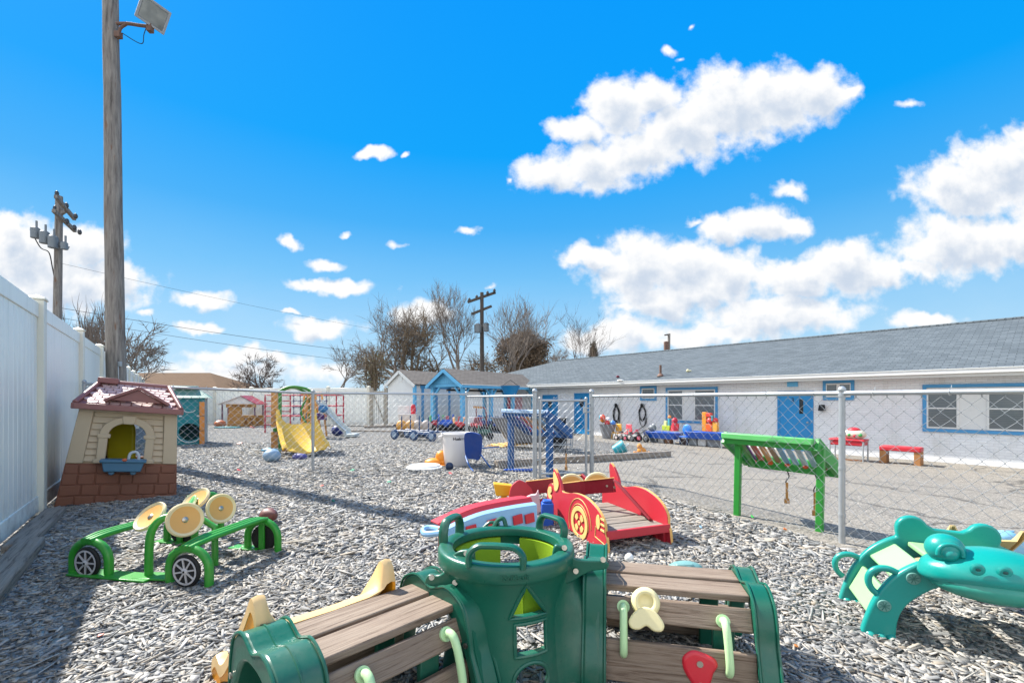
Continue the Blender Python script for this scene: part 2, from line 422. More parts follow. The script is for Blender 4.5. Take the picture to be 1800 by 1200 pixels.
cl = t.mix(t.math('MULTIPLY', t.ramp(fe.outputs[0], [(0, 1.), (.09, 0.)]), .85), cl, C('#2a2b2d'))
cl = t.mix(t.math('MULTIPLY', t.noise(co, .5, 4), .22), cl, C('#8d8473'))
hgt = t.math('ADD', t.ramp(fe.outputs[0], [(0, 0.), (.2, 1.)]), t.math('MULTIPLY', f.outputs[0], 1.4))
t.finish(cl, .85, 0, hgt, 1.0, .025)

m_chip, t = newmat('slate_chips')
ge = t.n('ShaderNodeNewGeometry'); rp = t.ramp(ge.outputs['Random Per Island'], CHIP)
co = t.coord((1, 1, 1)); n = t.noise(co, 90, 3)
c = t.mix(t.math('MULTIPLY', n, .3), rp, tuple(x*.45 for x in C('#8a8a88')))
big = t.noise(co, .9, 6, .65); c = t.mix(t.ramp(big, [(.42, 0.), (.68, .28)]), c, tuple(x for x in C('#857a6b'))); c = t.mix(t.ramp(t.noise(co, 2.3, 4, .6), [(.5, 0.), (.75, .45)]), c, C('#5d5c5a'))
t.finish(c, .72, 0, n, .35, .003)

m_asph, t = newmat('worn_asphalt')
co = t.coord((1, 1, 1)); v = t.n('ShaderNodeTexVoronoi'); v.inputs['Scale'].default_value = 70; t.l(co, v.inputs['Vector'])
s = t.n('ShaderNodeSeparateColor'); t.l(v.outputs['Color'], s.inputs[0])
c = t.ramp(s.outputs[0], [(0, C('#45423e')), (.45, C('#716d65')), (.8, C('#8a847b')), (1, C('#b3ada2'))])
c = t.mix(t.math('MULTIPLY', t.ramp(t.noise(co, .55, 7, .65), [(.35, 0.), (.7, 1.)]), .5), c, C('#877f72'))
c = t.mix(t.math('MULTIPLY', t.ramp(t.noise(t.coord((.5, 1.6, 1)), .9, 7, .7), [(.52, 0.), (.66, 1.)]), .3), c, C('#55534f'))
cr = t.n('ShaderNodeTexVoronoi', feature='DISTANCE_TO_EDGE'); cr.inputs['Scale'].default_value = .32
nz = t.n('ShaderNodeTexNoise'); nz.inputs['Scale'].default_value = 1.2; nz.inputs['Detail'].default_value = 6; t.l(co, nz.inputs['Vector'])
q = t.n('ShaderNodeVectorMath', operation='ADD'); t.l(co, q.inputs[0]); t.l(nz.outputs['Color'], q.inputs[1]); t.l(q.outputs[0], cr.inputs['Vector'])
c = t.mix(t.ramp(cr.outputs['Distance'], [(0, .8), (.008, .5), (.016, 0.)]), c, C('#35332f'))
t.finish(c, .9, 0, v.outputs['Distance'], .5, .006)
m_dirt = mat('bare_dirt', '#8b7c68', .9, .3, 6, .4, 60)

bis_sheet('ground', [(-700, -300), (900, -300), (900, 1200), (-700, 1200)], 0, m_grav)
# building wall line: P3 near right, U runs along it to the far left, N out of the wall
WU = V((-.633, .774, 0)).normalized(); WN = V((-WU.y, WU.x, 0)); WN = -WN if WN.y > 0 else WN
B3 = G(1800, 823.6); B3.z = -.52
bfar = B3+WU*13.5; bnear = B3-WU*12
AS = [tuple(G(*p)[:2]) for p in [(1480, 968), (1400, 944), (1300, 915), (1200, 888), (1100, 860), (1040, 845), (985, 843), (935, 840), (872, 823), (1030, 812), (1176, 802), (1150, 789), (1100, 781), (1030, 774), (985, 771)]]
AS += [tuple((bfar+WU*2+V((.3, .2, 0)))[:2]), tuple((bnear-WN*.1)[:2]), (9, -4), (4.4, .6)]
bis_sheet('asphalt_yard', AS, .006, m_asph)

def inpoly(x, y, poly):
    r = np.zeros(len(x), bool); n = len(poly); j = n-1
    for i in range(n):
        xi, yi = poly[i]; xj, yj = poly[j]
        c = ((yi > y) != (yj > y)) & (x < (xj-xi)*(y-yi)/(yj-yi+1e-12)+xi); r ^= c; j = i
    return r
VF = lambda d: -1.449-.75*d                        # vinyl fence runs x = VF(y)
rs = np.random.RandomState(5)
def chips(name, d0, d1, dens, L, wd, th, side, zmax):
    x0, x1 = -side*d1-1, side*d1+1; n = int((x1-x0)*(d1-d0)*dens)
    x = rs.uniform(x0, x1, n); y = rs.uniform(d0, d1, n)
    k = (np.abs(x) < side*y+1.0) & (x > -1.38-.75*y)
    jx, jy = x+rs.normal(0, .035, n), y+rs.normal(0, .035, n)
    k &= ~inpoly(jx, jy, AS); k &= ((x-SX)*SNX+(y-SY)*SNY < .35) | (y > 9)
    x, y = x[k], y[k]; n = len(x)
    z = -.52*np.clip(((x-SX)*SNX+(y-SY)*SNY)/8.4, 0, 1)
    l = L*rs.lognormal(0, .5, n)/2; ww = wd*rs.lognormal(0, .42, n)/2; h = th*rs.lognormal(0, .3, n)/2
    yaw = rs.uniform(0, 2*pi, n); pit = rs.normal(0, .11, n); rol = rs.normal(0, .17, n)
    ca, sa, cp, sp_, cr_, sr = np.cos(yaw), np.sin(yaw), np.cos(pit), np.sin(pit), np.cos(rol), np.sin(rol)
    X = np.stack([ca*cp, sa*cp, sp_], 1)
    Y0 = np.stack([-sa, ca, 0*ca], 1); Z0 = np.cross(X, Y0)
    Y = Y0*cr_[:, None]+Z0*sr[:, None]; Z = np.cross(X, Y)
    cz = z+h+rs.uniform(0, 1, n)**1.5*zmax+np.abs(sp_)*l*.55
    cen = np.stack([x, y, cz], 1); vs = np.empty((n, 8, 3), np.float32)
    q = 0
    for kz in (-1, 1):
        for i, j in ((-1, -1), (1, -1), (1, 1), (-1, 1)):
            fx = 1+rs.uniform(-.38, .05, n); fy = 1+rs.uniform(-.55, .1, n)
            vs[:, q] = cen+X*(i*l*fx)[:, None]+Y*(j*ww*fy)[:, None]+Z*(kz*h)[:, None]; q += 1
    vs = vs.reshape(-1, 3)
    ft = np.array([(4, 5, 6, 7), (0, 1, 5, 4), (1, 2, 6, 5), (2, 3, 7, 6), (3, 0, 4, 7)], np.int32)
    fs = (ft[None]+np.arange(n, dtype=np.int32)[:, None, None]*8).reshape(-1)
    me = bpy.data.meshes.new(name); nf = n*5
    me.vertices.add(n*8); me.vertices.foreach_set('co', vs.ravel()); me.loops.add(nf*4); me.loops.foreach_set('vertex_index', fs)
    me.polygons.add(nf); me.polygons.foreach_set('loop_start', np.arange(0, nf*4, 4, dtype=np.int32))
    me.update(calc_edges=True); me.materials.append(m_chip)
    return me
def stuff(name, me, label, cat):
    o = bpy.data.objects.new(name, me); COL.objects.link(o); return tag(o, label, cat, kind='stuff')
stuff('slate_mulch', chips('slate_mulch', .9, 3.6, 5600, .046, .0135, .0040, 1.22, .016), 'grey slate chips close to the green climber in the foreground', 'slate chips')
stuff('slate_mulch', chips('slate_mulch', 3.6, 7.2, 2300, .062, .018, .0075, 1.22, .02), 'grey slate chips around the playhouse and the red plywood seat', 'slate chips')
stuff('slate_mulch', chips('slate_mulch', 7.2, 13, 1600, .064, .019, .008, 1.0, .016), 'grey slate chips spread over the far play yard', 'slate chips')
# strip of bare soil between the chips and the asphalt
# ---------------- fences
def vinyl_mat():
    m, t = newmat('white_vinyl'); co = t.coord(); s = t.n('ShaderNodeSeparateXYZ'); t.l(co, s.inputs[0])
    c = t.mix(t.math('MULTIPLY', t.noise(t.coord((1, 1, .25)), 2.2, 6, .6), .22), C('#f0f1e8'), C('#c9cdc2'))
    sp_ = t.math('MULTIPLY', t.ramp(s.outputs[2], [(.02, 1.), (.42, 0.)]), t.ramp(t.noise(co, 7, 6, .7), [(.42, 0.), (.62, 1.)]))
    c = t.mix(t.math('MULTIPLY', sp_, .55), c, C('#8a8070'))
    st = t.ramp(t.noise(t.coord((9, 9, .35)), 1.6, 4, .6), [(.56, 0.), (.74, .3)]); c = t.mix(st, c, C('#a5aa9c'))
    t.finish(c, t.math('MULTIPLY_ADD', t.noise(co, 5, 3), .22, .22), 0, t.noise(co, 3.5, 3), .12, .02); return m
vinyl = vinyl_mat()
vinyl_post = mat('cream_vinyl', '#dbd8c8', .42, .06, 2, .03, 30)
def vinyl_fence(name, label, pts, h, posts=True, base=0., tops=None):
    t_ = thing(name, label, 'fence', (*pts[0], 0))
    for i in range(len(pts)-1):
        a, b = V((*pts[i], 0)), V((*pts[i+1], 0)); d = (b-a); L = d.length; d.normalize(); n_ = V((-d.y, d.x, 0))
        a1, b1 = a+d*.065, b-d*.065
        mb = MB(); k = max(int(L/.16), 1)             # tongue and groove boards
        for j in range(k):
            p0 = a1.lerp(b1, j/k); p1 = a1.lerp(b1, (j+1)/k); mb.box((p0+p1)/2+V((0, 0, h*.5+.02)), ((p1-p0).length-.011, .024, h-.22), d, n_)
        mb.build('panel', vinyl, t_, bevel=.004, seg=1)
        mr_ = MB()
        for z, hh in ((h-.07, .16), (.13, .17)): mr_.box((a1+b1)/2+V((0, 0, z)), ((b1-a1).length, .05, hh), d, n_)
        each(mr_, 'rail', vinyl, t_, bevel=.006, seg=1)
    for p in pts:
        mb = MB(); mb.box((p[0], p[1], h/2+.02), (.135, .135, h+.05), d, n_); mb.box((p[0], p[1], h+.055), (.16, .16, .022), d, n_)
        x, y = p; q = [V((x, y, h+.066))+d*a*.08+n_*b*.08 for a, b in ((-1, -1), (1, -1), (1, 1), (-1, 1))]+[V((x, y, h+.105))]
        mb.add(q, [(0, 1, 4), (1, 2, 4), (2, 3, 4), (3, 0, 4), (3, 2, 1, 0)])
        mb.build('post', vinyl_post, t_, bevel=.006, seg=1)
    return t_
dd = [.9, 2.85, 4.93, 7.15, 9.25, 11.3, 13.4, 15.5, 17.6, 19.7, 21.8, 23.9]
vinyl_fence('vinyl_fence', 'tall white vinyl privacy fence running beside the playhouse and the weathered timbers', [(VF(d), d) for d in dd], 2.28)
e = V((VF(23.9)+.1, 23.9)); wt = V(G(648, 748)[:2]); nb = 6
vinyl_fence('vinyl_fence', 'low white vinyl fence across the far end behind the yellow slide', [tuple(e.lerp(wt, i/nb)) for i in range(nb+1)], 1.80)
# wooden framed gate between that fence and the shed
ga, gb = V((wt.x+.14, wt.y, 0)), V(G(683, 748)); gb.z = 0; gd = (gb-ga).normalized(); gn = V((-gd.y, gd.x, 0))
post_w = wood('gate_wood', '#a39b8b', '#c3bba9', sx=8, sy=8)
gt = thing('yard_gate', 'white board gate with beige posts and diagonal brace left of the white shed', 'gate', ga)
for q in (ga, gb-gd*.12): MB().box(q+V((0, 0, .9)), (.16, .14, 1.8), gd, gn).build('post', post_w, gt, bevel=.01)
mb = MB()
for j in range(6): mb.box(ga.lerp(gb-gd*.12, (j+.7)/6.4)+V((0, 0, .88)), (.125, .03, 1.55), gd, gn)
mb.build('board_panel', vinyl, gt)
MB().bar(ga+gd*.1-gn*.03+V((0, 0, 1.55)), gb-gd*.2-gn*.03+V((0, 0, .2)), .03, .1, gn).bar(ga+gd*.1-gn*.03+V((0, 0, 1.6)), gb-gd*.2-gn*.03+V((0, 0, 1.6)), .03, .1).build('brace', post_w, gt)

# chain link
FH = 1.305
def fabric(mb, a, b, h, pitch=.112, r=.0025, z0=.04):
    a, b = V(a), V(b); L = (b-a).xy.length; d = V((b.x-a.x, b.y-a.y, 0)).normalized(); n_ = V((-d.y, d.x, 0)); hp = pitch/2
    k = int(L/hp); rows = int((h-z0)/hp)
    for i in range(k):
        pts = []
        for j in range(rows+1):
            f_ = i*hp+(hp*1.06 if (i+j) % 2 else -hp*.06); p = a+d*f_
            zb = a.z+(b.z-a.z)*min(f_/L, 1)
            pts.append(V((p.x, p.y, zb+z0+j*hp))+n_*(.004 if (j % 2) else -.004))
        pts.append(pts[-1]+V((0, 0, .02)))
        mb.tube(pts, r, 4)
def dome_post(mb, p, h, r):
    mb.tube([p-V((0, 0, .05)), p+V((0, 0, h))], r, 12); mb.ell(p+V((0, 0, h)), (r*1.25, r*1.25, r*1.3), nu=12, nv=8)
def run(name, label, pts, posts, h=FH, rail=.021, ends=(), wire_m=None, wr=.0025):
    t_ = thing(name, label, 'fence', pts[0])
    fb = MB()
    for a, b in zip(pts[:-1], pts[1:]): fabric(fb, a, b, h-.01, r=wr)
    fb.build('wire_mesh', wire_m or galv_wire, t_, ang=None)
    rb = MB()
    for a, b in zip(pts[:-1], pts[1:]): rb.tube([a+V((0, 0, h)), b+V((0, 0, h))], rail, 10)
    rl = rb.build('top_rail', galv, t_)
    for p in posts:
        mb = MB(); big = any((p-e_).length < .02 for e_ in ends); dome_post(mb, V(p), h+(.07 if big else .03), .034 if big else .025)
        for z in (h-.02, h-.35, h*.5, .25): mb.tube([p+V((0, 0, z-.012)), p+V((0, 0, z+.012))], (.039 if big else .029), 12)
        mb.build('post', galv, t_)
    tb = MB()
    for a, b in zip(pts[:-1], pts[1:]):
        k = max(int((b-a).length/.42), 1)
        for i in range(k):
            c = a.lerp(b, (i+.5)/k)+V((0, 0, h)); d = (b-a).normalized(); x, y, z = basis(d)
            tb.tube([c+x*(.025*math.cos(q*pi/3.))+y*(.025*math.sin(q*pi/3.)) for q in range(6)], .0032, 4, closed=True)
            tb.tube([c-V((0, 0, .02)), c+V((.01, 0, .05))], .003, 4)
    each(tb, 'tie_wire', galv_wire, t_)
    return t_
gA, gB = G(940, 842), G(1040, 838.5)               # gate posts
f1 = G(1480, 955); fdir = (f1-gB).normalized(); f2 = f1+fdir*2.9
gB.z = 0; f1.z = 0; f2.z = 0; gA.z = 0
run('chain_link_fence', 'long chain link fence between the slate chips and the asphalt', [gB, f1, f2], [gB, f1, f2], ends=(gB,), wire_m=galv_dull, wr=.0024)
cL = G(140, 812); cM = G(550, 828); cC = V(P(820, 700, 9.4)); cC.z = 0
run('chain_link_fence', 'chain link fence crossing behind the playhouse and in front of the yellow slide', [V((VF(6.95)+.13, 6.95, .13)), cM, cC], [V((VF(6.95)+.13, 6.95, .13)), cM, cC], h=1.36)
run('chain_link_fence', 'short stretch of chain link fence from its corner post to the gate', [cC, gA], [gA], h=1.31, ends=(gA,))
gt = thing('chain_link_gate', 'narrow chain link gate with a scrolled wire ornament on its top rail', 'gate', gA)
a = gA.lerp(gB, .09); b = gA.lerp(gB, .90); up = V((0, 0, 1))
gf = MB()
for q in (a, b): dome_post(gf, q+up*.05, FH-.09, .021)
for z in (.08, FH-.07): gf.tube([a+up*z, b+up*z], .02, 10)
for z in (.3, 1.0): gf.tube([gA+up*z, a+up*z], .012, 8)
for z in (.75, 1.05, 1.18): gf.tube([b+up*z, gB+up*z], .012, 8)
gf.build('gate_frame', galv, gt)
fb = MB(); fabric(fb, a, b, FH-.08, z0=.09); fb.build('wire_mesh', galv_wire, gt, ang=None)
MB().box(b+V((-.03, -.04, FH-.22)), (.05, .03, .09)).tube([b+V((0, -.03, FH-.2)), gB+V((0, -.05, FH-.17))], .009, 8).build('latch', galv, gt, bevel=.004)
sc = MB(); c = a.lerp(b, .5)+up*(FH-.06); e = (b-a).normalized()
for s_ in (-1, 1):
    sc.tube(crom([c+e*s_*.01+up*.085, c+e*s_*.05+up*.075, c+e*s_*.10+up*.045, c+e*s_*.14+up*.02, c+e*s_*.165+up*.03, c+e*s_*.15+up*.045, c+e*s_*.138+up*.033], 5), .004, 6)
    sc.tube(crom([c+e*s_*.005+up*.02, c+e*s_*.03+up*.05, c+e*s_*.012+up*.085, c+e*s_*.03+up*.10, c+e*s_*.034+up*.085], 5), .004, 6)
sc.build('scroll_ornament', galv, gt)

# utility poles
pole_w = wood('pole_wood', '#6f6a64', '#9b958c', .85, 14, 14, .6, '#5b4a3a')
def pole_wood_mat():
    m, t = newmat('weathered_pole'); co = t.coord((9, 9, .7)); n1 = t.noise(co, 2.5, 8, .7, .3)
    c = t.ramp(n1, [(.3, C('#4a443f')), (.45, C('#77716b')), (.7, C('#9c968d'))])
    n2 = t.noise(t.coord((7, 7, 1.3)), 1.5, 3, .5)
    c = t.mix(t.ramp(n2, [(.63, 0.), (.72, .8)]), c, C('#70492c'))
    t.finish(c, .88, 0, n1, .8, .02); return m
pole_w = pole_wood_mat()
pb = V((-8.42, 9.7, 0)); pt = V((-8.56, 9.7, 10.4))
pl = thing('light_pole', 'tall bare grey wooden pole rising behind the brown roofed playhouse', 'pole', pb)
MB().tube([pb.lerp(pt, i/12)+V((rnd.uniform(-.012, .012), 0, 0)) for i in range(13)], [.178-.045*i/12 for i in range(13)], 20).build('pole_shaft', pole_w, pl)
MB().box(pb+V((.15, -.1, 2.0)), (.05, .06, .1)).tube([pb+V((.14, -.12, 1.6)), pb+V((.13, -.12, 1.95))], .012, 6).build('junction_box', galv, pl, bevel=.006)
rust = mat('rusty_steel', '#71584c', .75, .3, 14, .2, 60, metal=.2)
lampgrey = mat('lamp_housing', '#9b9fa3', .5, .1, 4, .05, metal=.2)
fl = thing('floodlight', 'boxy grey floodlight on a rusty bracket near the top of the pole', 'floodlight', P(206, 45, 9.6))
q = lambda x, y, d=9.6: P(x, y, d)
MB().tube(crom([q(205, 42), q(225, 42), q(245, 45), q(262, 47)], 5), .035, 8).tube(crom([q(209, 62), q(212, 50), q(222, 43)], 5), .03, 8).box(q(208, 62), (.12, .1, .12)).box(q(264, 50), (.1, .1, .16)).build('bracket', rust, fl, bevel=.008)
fx = V((.62, -.62, -.48)).normalized(); fz = V((.30, .0, .95)); c = q(268, 26)
fy = fz.cross(fx).normalized(); fz = fx.cross(fy)
hb = MB(); sq = lambda o, w_, h_: [c+fx*o+fy*(a_*w_)+fz*(b_*h_) for a_, b_ in ((-1, -1), (1, -1), (1, 1), (-1, 1))]
rings = [sq(-.24, .11, .10), sq(-.19, .17, .15), sq(.10, .23, .21), sq(.10, .255, .235), sq(.14, .255, .235)]
vs = [p for r_ in rings for p in r_]; fs = [(0, 3, 2, 1)]+[(4*i+k, 4*i+(k+1) % 4, 4*i+4+(k+1) % 4, 4*i+4+k) for i in range(4) for k in range(4)]
o = len(vs); vs += sq(.14, .21, .19)+sq(.125, .21, .19); fs += [(16+k, 16+(k+1) % 4, o+(k+1) % 4, o+k) for k in range(4)]+[(o+k, o+(k+1) % 4, o+4+(k+1) % 4, o+4+k) for k in range(4)]+[(o+4, o+5, o+6, o+7)]
hb.add(vs, fs).build('lamp_housing', lampgrey, fl, bevel=.01)
m_lens, t = newmat('lamp_lens'); t.finish(t.ramp(t.noise(t.coord(), 2.6, 2), [(.35, C('#5c6365')), (.7, C('#a4a8a4'))]), .15)
MB().box(c+fx*.13, (.008, .41, .37), fx, fy).build('lens', m_lens, fl)
MB().tube(crom([c-fx*.24-fz*.1, c-fx*.32-fz*.4, c-fx*.2-fz*.62, q(214, 58)], 6), .008, 6).build('cable', dark_wire, fl)

insul = mat('insulator', '#3a3b3e', .4); trans_m = mat('transformer_grey', '#737b80', .5, .15, 4, metal=.2)
def arm(mb, c, d, L, tilt=0): mb.bar(c-d*L/2-V((0, 0, tilt)), c+d*L/2+V((0, 0, tilt)), .1, .12)
p0 = V(((98-900)*18/800, 18, 0)); p1 = P(104, 345, 18)
up_ = thing('utility_pole', 'utility pole with transformers and crossarms beyond the tall white fence', 'utility pole', p0)
MB().tube([p0, p1], [.16, .115], 14).build('pole_shaft', pole_w, up_)
ar = MB(); ar.bar(P(98, 345, 17.2), P(131, 385, 18.6), .11, .13).bar(P(94, 370, 17.4), P(132, 406, 18.8), .11, .13).bar(P(104, 378, 18), P(115, 371, 18), .1, .1); each(ar, 'crossarm', pole_w, up_)
ins = MB()
for (x, y) in ((100, 340), (133, 380), (117, 361), (97, 366), (131, 400), (140, 408), (118, 389)): ins.ell(P(x, y, 17.9), (.07, .07, .11), nu=8, nv=6)
each(ins, 'insulator', insul, up_)
for (x, y, r_, hh) in ((62, 409, .14, .42), (78, 417, .15, .48), (93, 425, .15, .48), (113, 432, .11, .28)):
    c = P(x, y, 17.7); mb = MB(); mb.lathe([(0, -hh/2), (r_, -hh/2), (r_*1.02, hh*.4), (r_*.7, hh/2), (0, hh/2)], c, n=14); mb.tube([c+V((.05, 0, hh/2)), c+V((.05, 0, hh/2+.25))], .035, 6); mb.build('transformer', trans_m, up_)
MB().bar(P(55, 402, 17.8), P(120, 436, 17.9), .08, .14).build('bracket', galv, up_)
MB().tube(crom([P(62, 420, 17.7), P(72, 436, 17.7), P(86, 444, 17.8), P(92, 470, 17.9), P(96, 490, 17.9)], 5), .02, 5).build('cable', dark_wire, up_)

c0 = V((-2.5, 38, 0)); c1 = P(847, 514, 38)
up2 = thing('utility_pole', 'utility pole with two crossarms standing among the bare trees', 'utility pole', c0)
pole_dk = mat('dark_pole', '#4d4640', .9, .25, 8, .3)
MB().tube([c0, c1], [.2, .15], 12).build('pole_shaft', pole_dk, up2)
ar = MB(); ar.bar(P(822, 531, 37.8), P(871, 514, 38.2), .18, .2).bar(P(829, 552, 37.8), P(864, 538, 38.2), .18, .2); each(ar, 'crossarm', pole_dk, up2)
c = P(840, 577, 37.6); tf_ = MB().lathe([(0, -.35), (.3, -.35), (.3, .3), (.2, .38), (0, .4)], c, n=12).lathe([(0, -.35), (.25, -.35), (.25, .3), (0, .4)], P(854, 575, 37.6), n=12); each(tf_, 'transformer', trans_m, up2)
ins = MB()
for (x, y) in ((825, 527), (838, 522), (857, 515), (869, 511)): ins.ell(P(x, y, 38), (.12, .12, .18), nu=8, nv=6)
each(ins, 'insulator', insul, up2)
c0 = P(1174, 640, 55); c0.z = -.5
up3 = thing('utility_pole', 'distant utility pole poking up behind the long shingled roof', 'utility pole', c0)
MB().tube([c0, P(1176, 587, 55)], [.2, .16], 10).build('pole_shaft', pole_w, up3)
MB().lathe([(0, -.5), (.3, -.5), (.3, .5), (0, .6)], P(1171, 608, 55), n=10).build('transformer', rust, up3)
MB().bar(P(1168, 589, 55), P(1178, 587, 55), .15, .15).build('crossarm', pole_dk, up3)
def wire(a, b, sag, r=.022):
    a, b = V(a), V(b)
    pts = [a.lerp(b, i/24)-V((0, 0, sag*4*(i/24)*(1-i/24))) for i in range(25)]
    return MB().tube(pts, r, 5)
for (la, lb, r_, txt) in (((100, 540), (847, 636), .011, 'middle black cable sagging from the transformer pole to the tree pole'), ((104, 558), (847, 654), .009, 'lowest black cable sagging from the transformer pole to the tree pole'), ((104, 462), (847, 606), .006, 'thin topmost cable sagging from the transformer pole to the tree pole')):
    tag(wire(P(*la, 18), P(*lb, 38), .35, r_).build('power_cable', dark_wire), txt, 'cable', 'power cables')
# ---------------- long school building
blue = plastic('blue_paint', '#4590c2', .5, .12); blue_l = plastic('sky_blue_paint', '#62b2dc', .5, .1); blue_d = plastic('door_blue', '#1a84c0', .4, .08)
frame_w = plastic('white_frame', '#d6d7d4', .4, .05)
def brick_mat(name, c1, c2, mortar, sx, sy, bump=.5):
    m, t = newmat(name); co = t.coord((1, 1, 1))
    b = t.n('ShaderNodeTexBrick'); t.l(co, b.inputs['Vector']); b.inputs['Scale'].default_value = 1
    b.inputs['Brick Width'].default_value = sx; b.inputs['Row Height'].default_value = sy; b.inputs['Mortar Size'].default_value = .006; b.inputs['Mortar Smooth'].default_value = .3
    for k, c in (('Color1', c1), ('Color2', c2), ('Mortar', mortar)): b.inputs[k].default_value = (*C(c), 1)
    n = t.noise(co, 3, 6, .65); c = t.mix(t.math('MULTIPLY', n, .22), b.outputs['Color'], C('#9a958c')); c = t.mix(t.ramp(t.noise(t.coord((1.1, .22, 1)), 1.7, 6, .65), [(.52, 0.), (.72, .4)]), c, C('#aaa598'))
    h = t.math('ADD', t.math('SUBTRACT', 1, b.outputs['Fac']), t.math('MULTIPLY', t.noise(co, 40, 4), .25))
    t.finish(c, .65, 0, h, bump, .008); return m
m_wall = brick_mat('white_painted_brick', '#eef0f2', '#e6e8ea', '#d3d5d8', .21, .075, .5)
def shingle(name, cs):
    m, t = newmat(name); co = t.coord((1, 1, 1))
    b = t.n('ShaderNodeTexBrick'); t.l(co, b.inputs['Vector']); b.inputs['Scale'].default_value = 1
    b.inputs['Brick Width'].default_value = .30; b.inputs['Row Height'].default_value = .145; b.inputs['Mortar Size'].default_value = .008; b.inputs['Bias'].default_value = 0
    b.inputs['Color1'].default_value = (*C(cs[0]), 1); b.inputs['Color2'].default_value = (*C(cs[1]), 1); b.inputs['Mortar'].default_value = (*C(cs[2]), 1)
    s = t.n('ShaderNodeSeparateXYZ'); t.l(co, s.inputs[0])
    saw = t.math('FRACT', t.math('DIVIDE', s.outputs[1], .145))
    n = t.noise(co, 1.1, 6, .7); n2 = t.noise(co, 60, 3)
    c = t.mix(t.math('MULTIPLY', n, .5), b.outputs['Color'], C(cs[3])); c = t.mix(t.math('MULTIPLY', n2, .35), c, C(cs[2]))
    h = t.math('ADD', t.math('SUBTRACT', 1.2, saw), t.math('MULTIPLY', t.math('SUBTRACT', 1, b.outputs['Fac']), .5))
    t.finish(c, .95, 0, h, 1., .02, .15); return m
m_shing = shingle('grey_shingles', ('#666e73', '#4d555a', '#363b3f', '#70787c'))
m_shing2 = shingle('brown_grey_shingles', ('#77716b', '#68635e', '#47433f', '#857e77'))
def Wp(t, o, z): return B3+WU*t+WN*o+V((0, 0, z-B3.z))
def tpx(px, o=0.):                                   # where along the wall a bearing meets it
    k = (px-CX)/F; q = B3+WN*o
    return (k*q.y-q.x)/(WU.x-k*WU.y)
def zpx(py, px, o=0.):
    q = Wp(tpx(px, o), o, 0); return H-(py-HY)*q.y/F
ZB = -.52; EAVE = 1.90; OV = .56; T0, T1 = -10., 27.; DEP = 10.; RZ = 3.93
bl = thing('school_building', 'long low white brick building with grey shingle roof and blue trimmed openings', 'building', Wp(0, 0, ZB))
wx = -WU                                              # seen from outside, x runs to the right
def wallpiece(t0, t1, z0, z1, nm='wall', o=0):
    w_, h_ = t1-t0, z1-z0
    MB().box((w_/2, h_/2, -.12), (w_, h_, .24)).build(nm, m_wall, bl, mtx=frame(Wp(t1, o, z0), wx, (0, 0, 1)))
# openings: (px0, px1, py0, py1, kind)
def op(px0, px1, py0, py1): 
    return min(tpx(px0), tpx(px1)), max(tpx(px0), tpx(px1)), zpx(py1, (px0+px1)/2), zpx(py0, (px0+px1)/2)
wallpiece(T0, T1, ZB-.3, EAVE+.05)
MB().box((DEP/2, (EAVE-ZB)/2, -.12), (DEP, EAVE-ZB, .24)).build('wall', m_wall, bl, mtx=frame(Wp(T1, 0, ZB), -WN, (0, 0, 1), ) if 0 else frame(Wp(T1, -DEP-.01, ZB), WN, (0, 0, 1)))
def trim(mb, t0, t1, z0, z1, wd, pr):
    for a, b, c, d in ((t0, t1, z1-wd, z1), (t0, t1, z0, z0+wd), (t0, t0+wd, z0+wd, z1-wd), (t1-wd, t1, z0+wd, z1-wd)):
        mb.box(Wp((a+b)/2, pr/2+.001, (c+d)/2), (b-a, pr, d-c), wx, WN)
def pane_mat():
    m, t = newmat('blind_behind_glass'); co = t.coord((1, 1, 1)); s = t.n('ShaderNodeSeparateXYZ'); t.l(co, s.inputs[0])
    st = t.math('FRACT', t.math('MULTIPLY', s.outputs[1], 22)); c = t.ramp(st, [(0, C('#474d50')), (.25, C('#6f7679')), (1, C('#7d8485'))])
    c = t.mix(t.math('MULTIPLY', t.noise(co, 1.4, 3), .5), c, C('#3f474a')); t.finish(c, .12, 0, spec=.9); return m
m_pane = pane_mat()
def window(px0, px1, py0, py1, panes, label=None, split=True):
    t0, t1, z0, z1 = op(px0, px1, py0, py1)
    mb = MB(); trim(mb, t0, t1, z0, z1, .09, .05)
    wn = mb.build('window', blue, bl, bevel=.005, label=label)
    q = MB(); q.box(Wp((t0+t1)/2, .012, (z0+z1)/2), (t1-t0-.19, .02, z1-z0-.19), wx, WN); 
    for a, b in panes:
        pa, pb_ = t1-(t1-t0)*a, t1-(t1-t0)*b; pa, pb_ = min(pa, pb_), max(pa, pb_)
        trim(q, pa, pb_, z0+.10, z1-.10, .045, .045)
        if split: q.box(Wp((pa+pb_)/2, .026, (z0+z1)/2), (pb_-pa-.09, .03, .04), wx, WN)
    q.build('frame', frame_w, wn, bevel=.004)
    for a, b in panes:
        pa, pb_ = t1-(t1-t0)*a, t1-(t1-t0)*b; pa, pb_ = min(pa, pb_), max(pa, pb_); ww = pb_-pa-.088; hh = z1-z0-.288
        MB().box((0, 0, 0), (ww, hh, .004)).build('pane', m_pane, wn, mtx=frame(Wp((pa+pb_)/2, .0255, (z0+z1)/2), wx, (0, 0, 1)))
window(1171, 1262, 680.5, 743.5, [(.04, .36), (.57, .96)])
window(1622, 1880, 673.5, 763, [(.03, .28), (.48, .74)])
window(1126, 1154.5, 678.5, 704, [(.1, .9)], split=False)
window(1447, 1502, 668, 703, [(.08, .5), (.5, .92)], split=False)
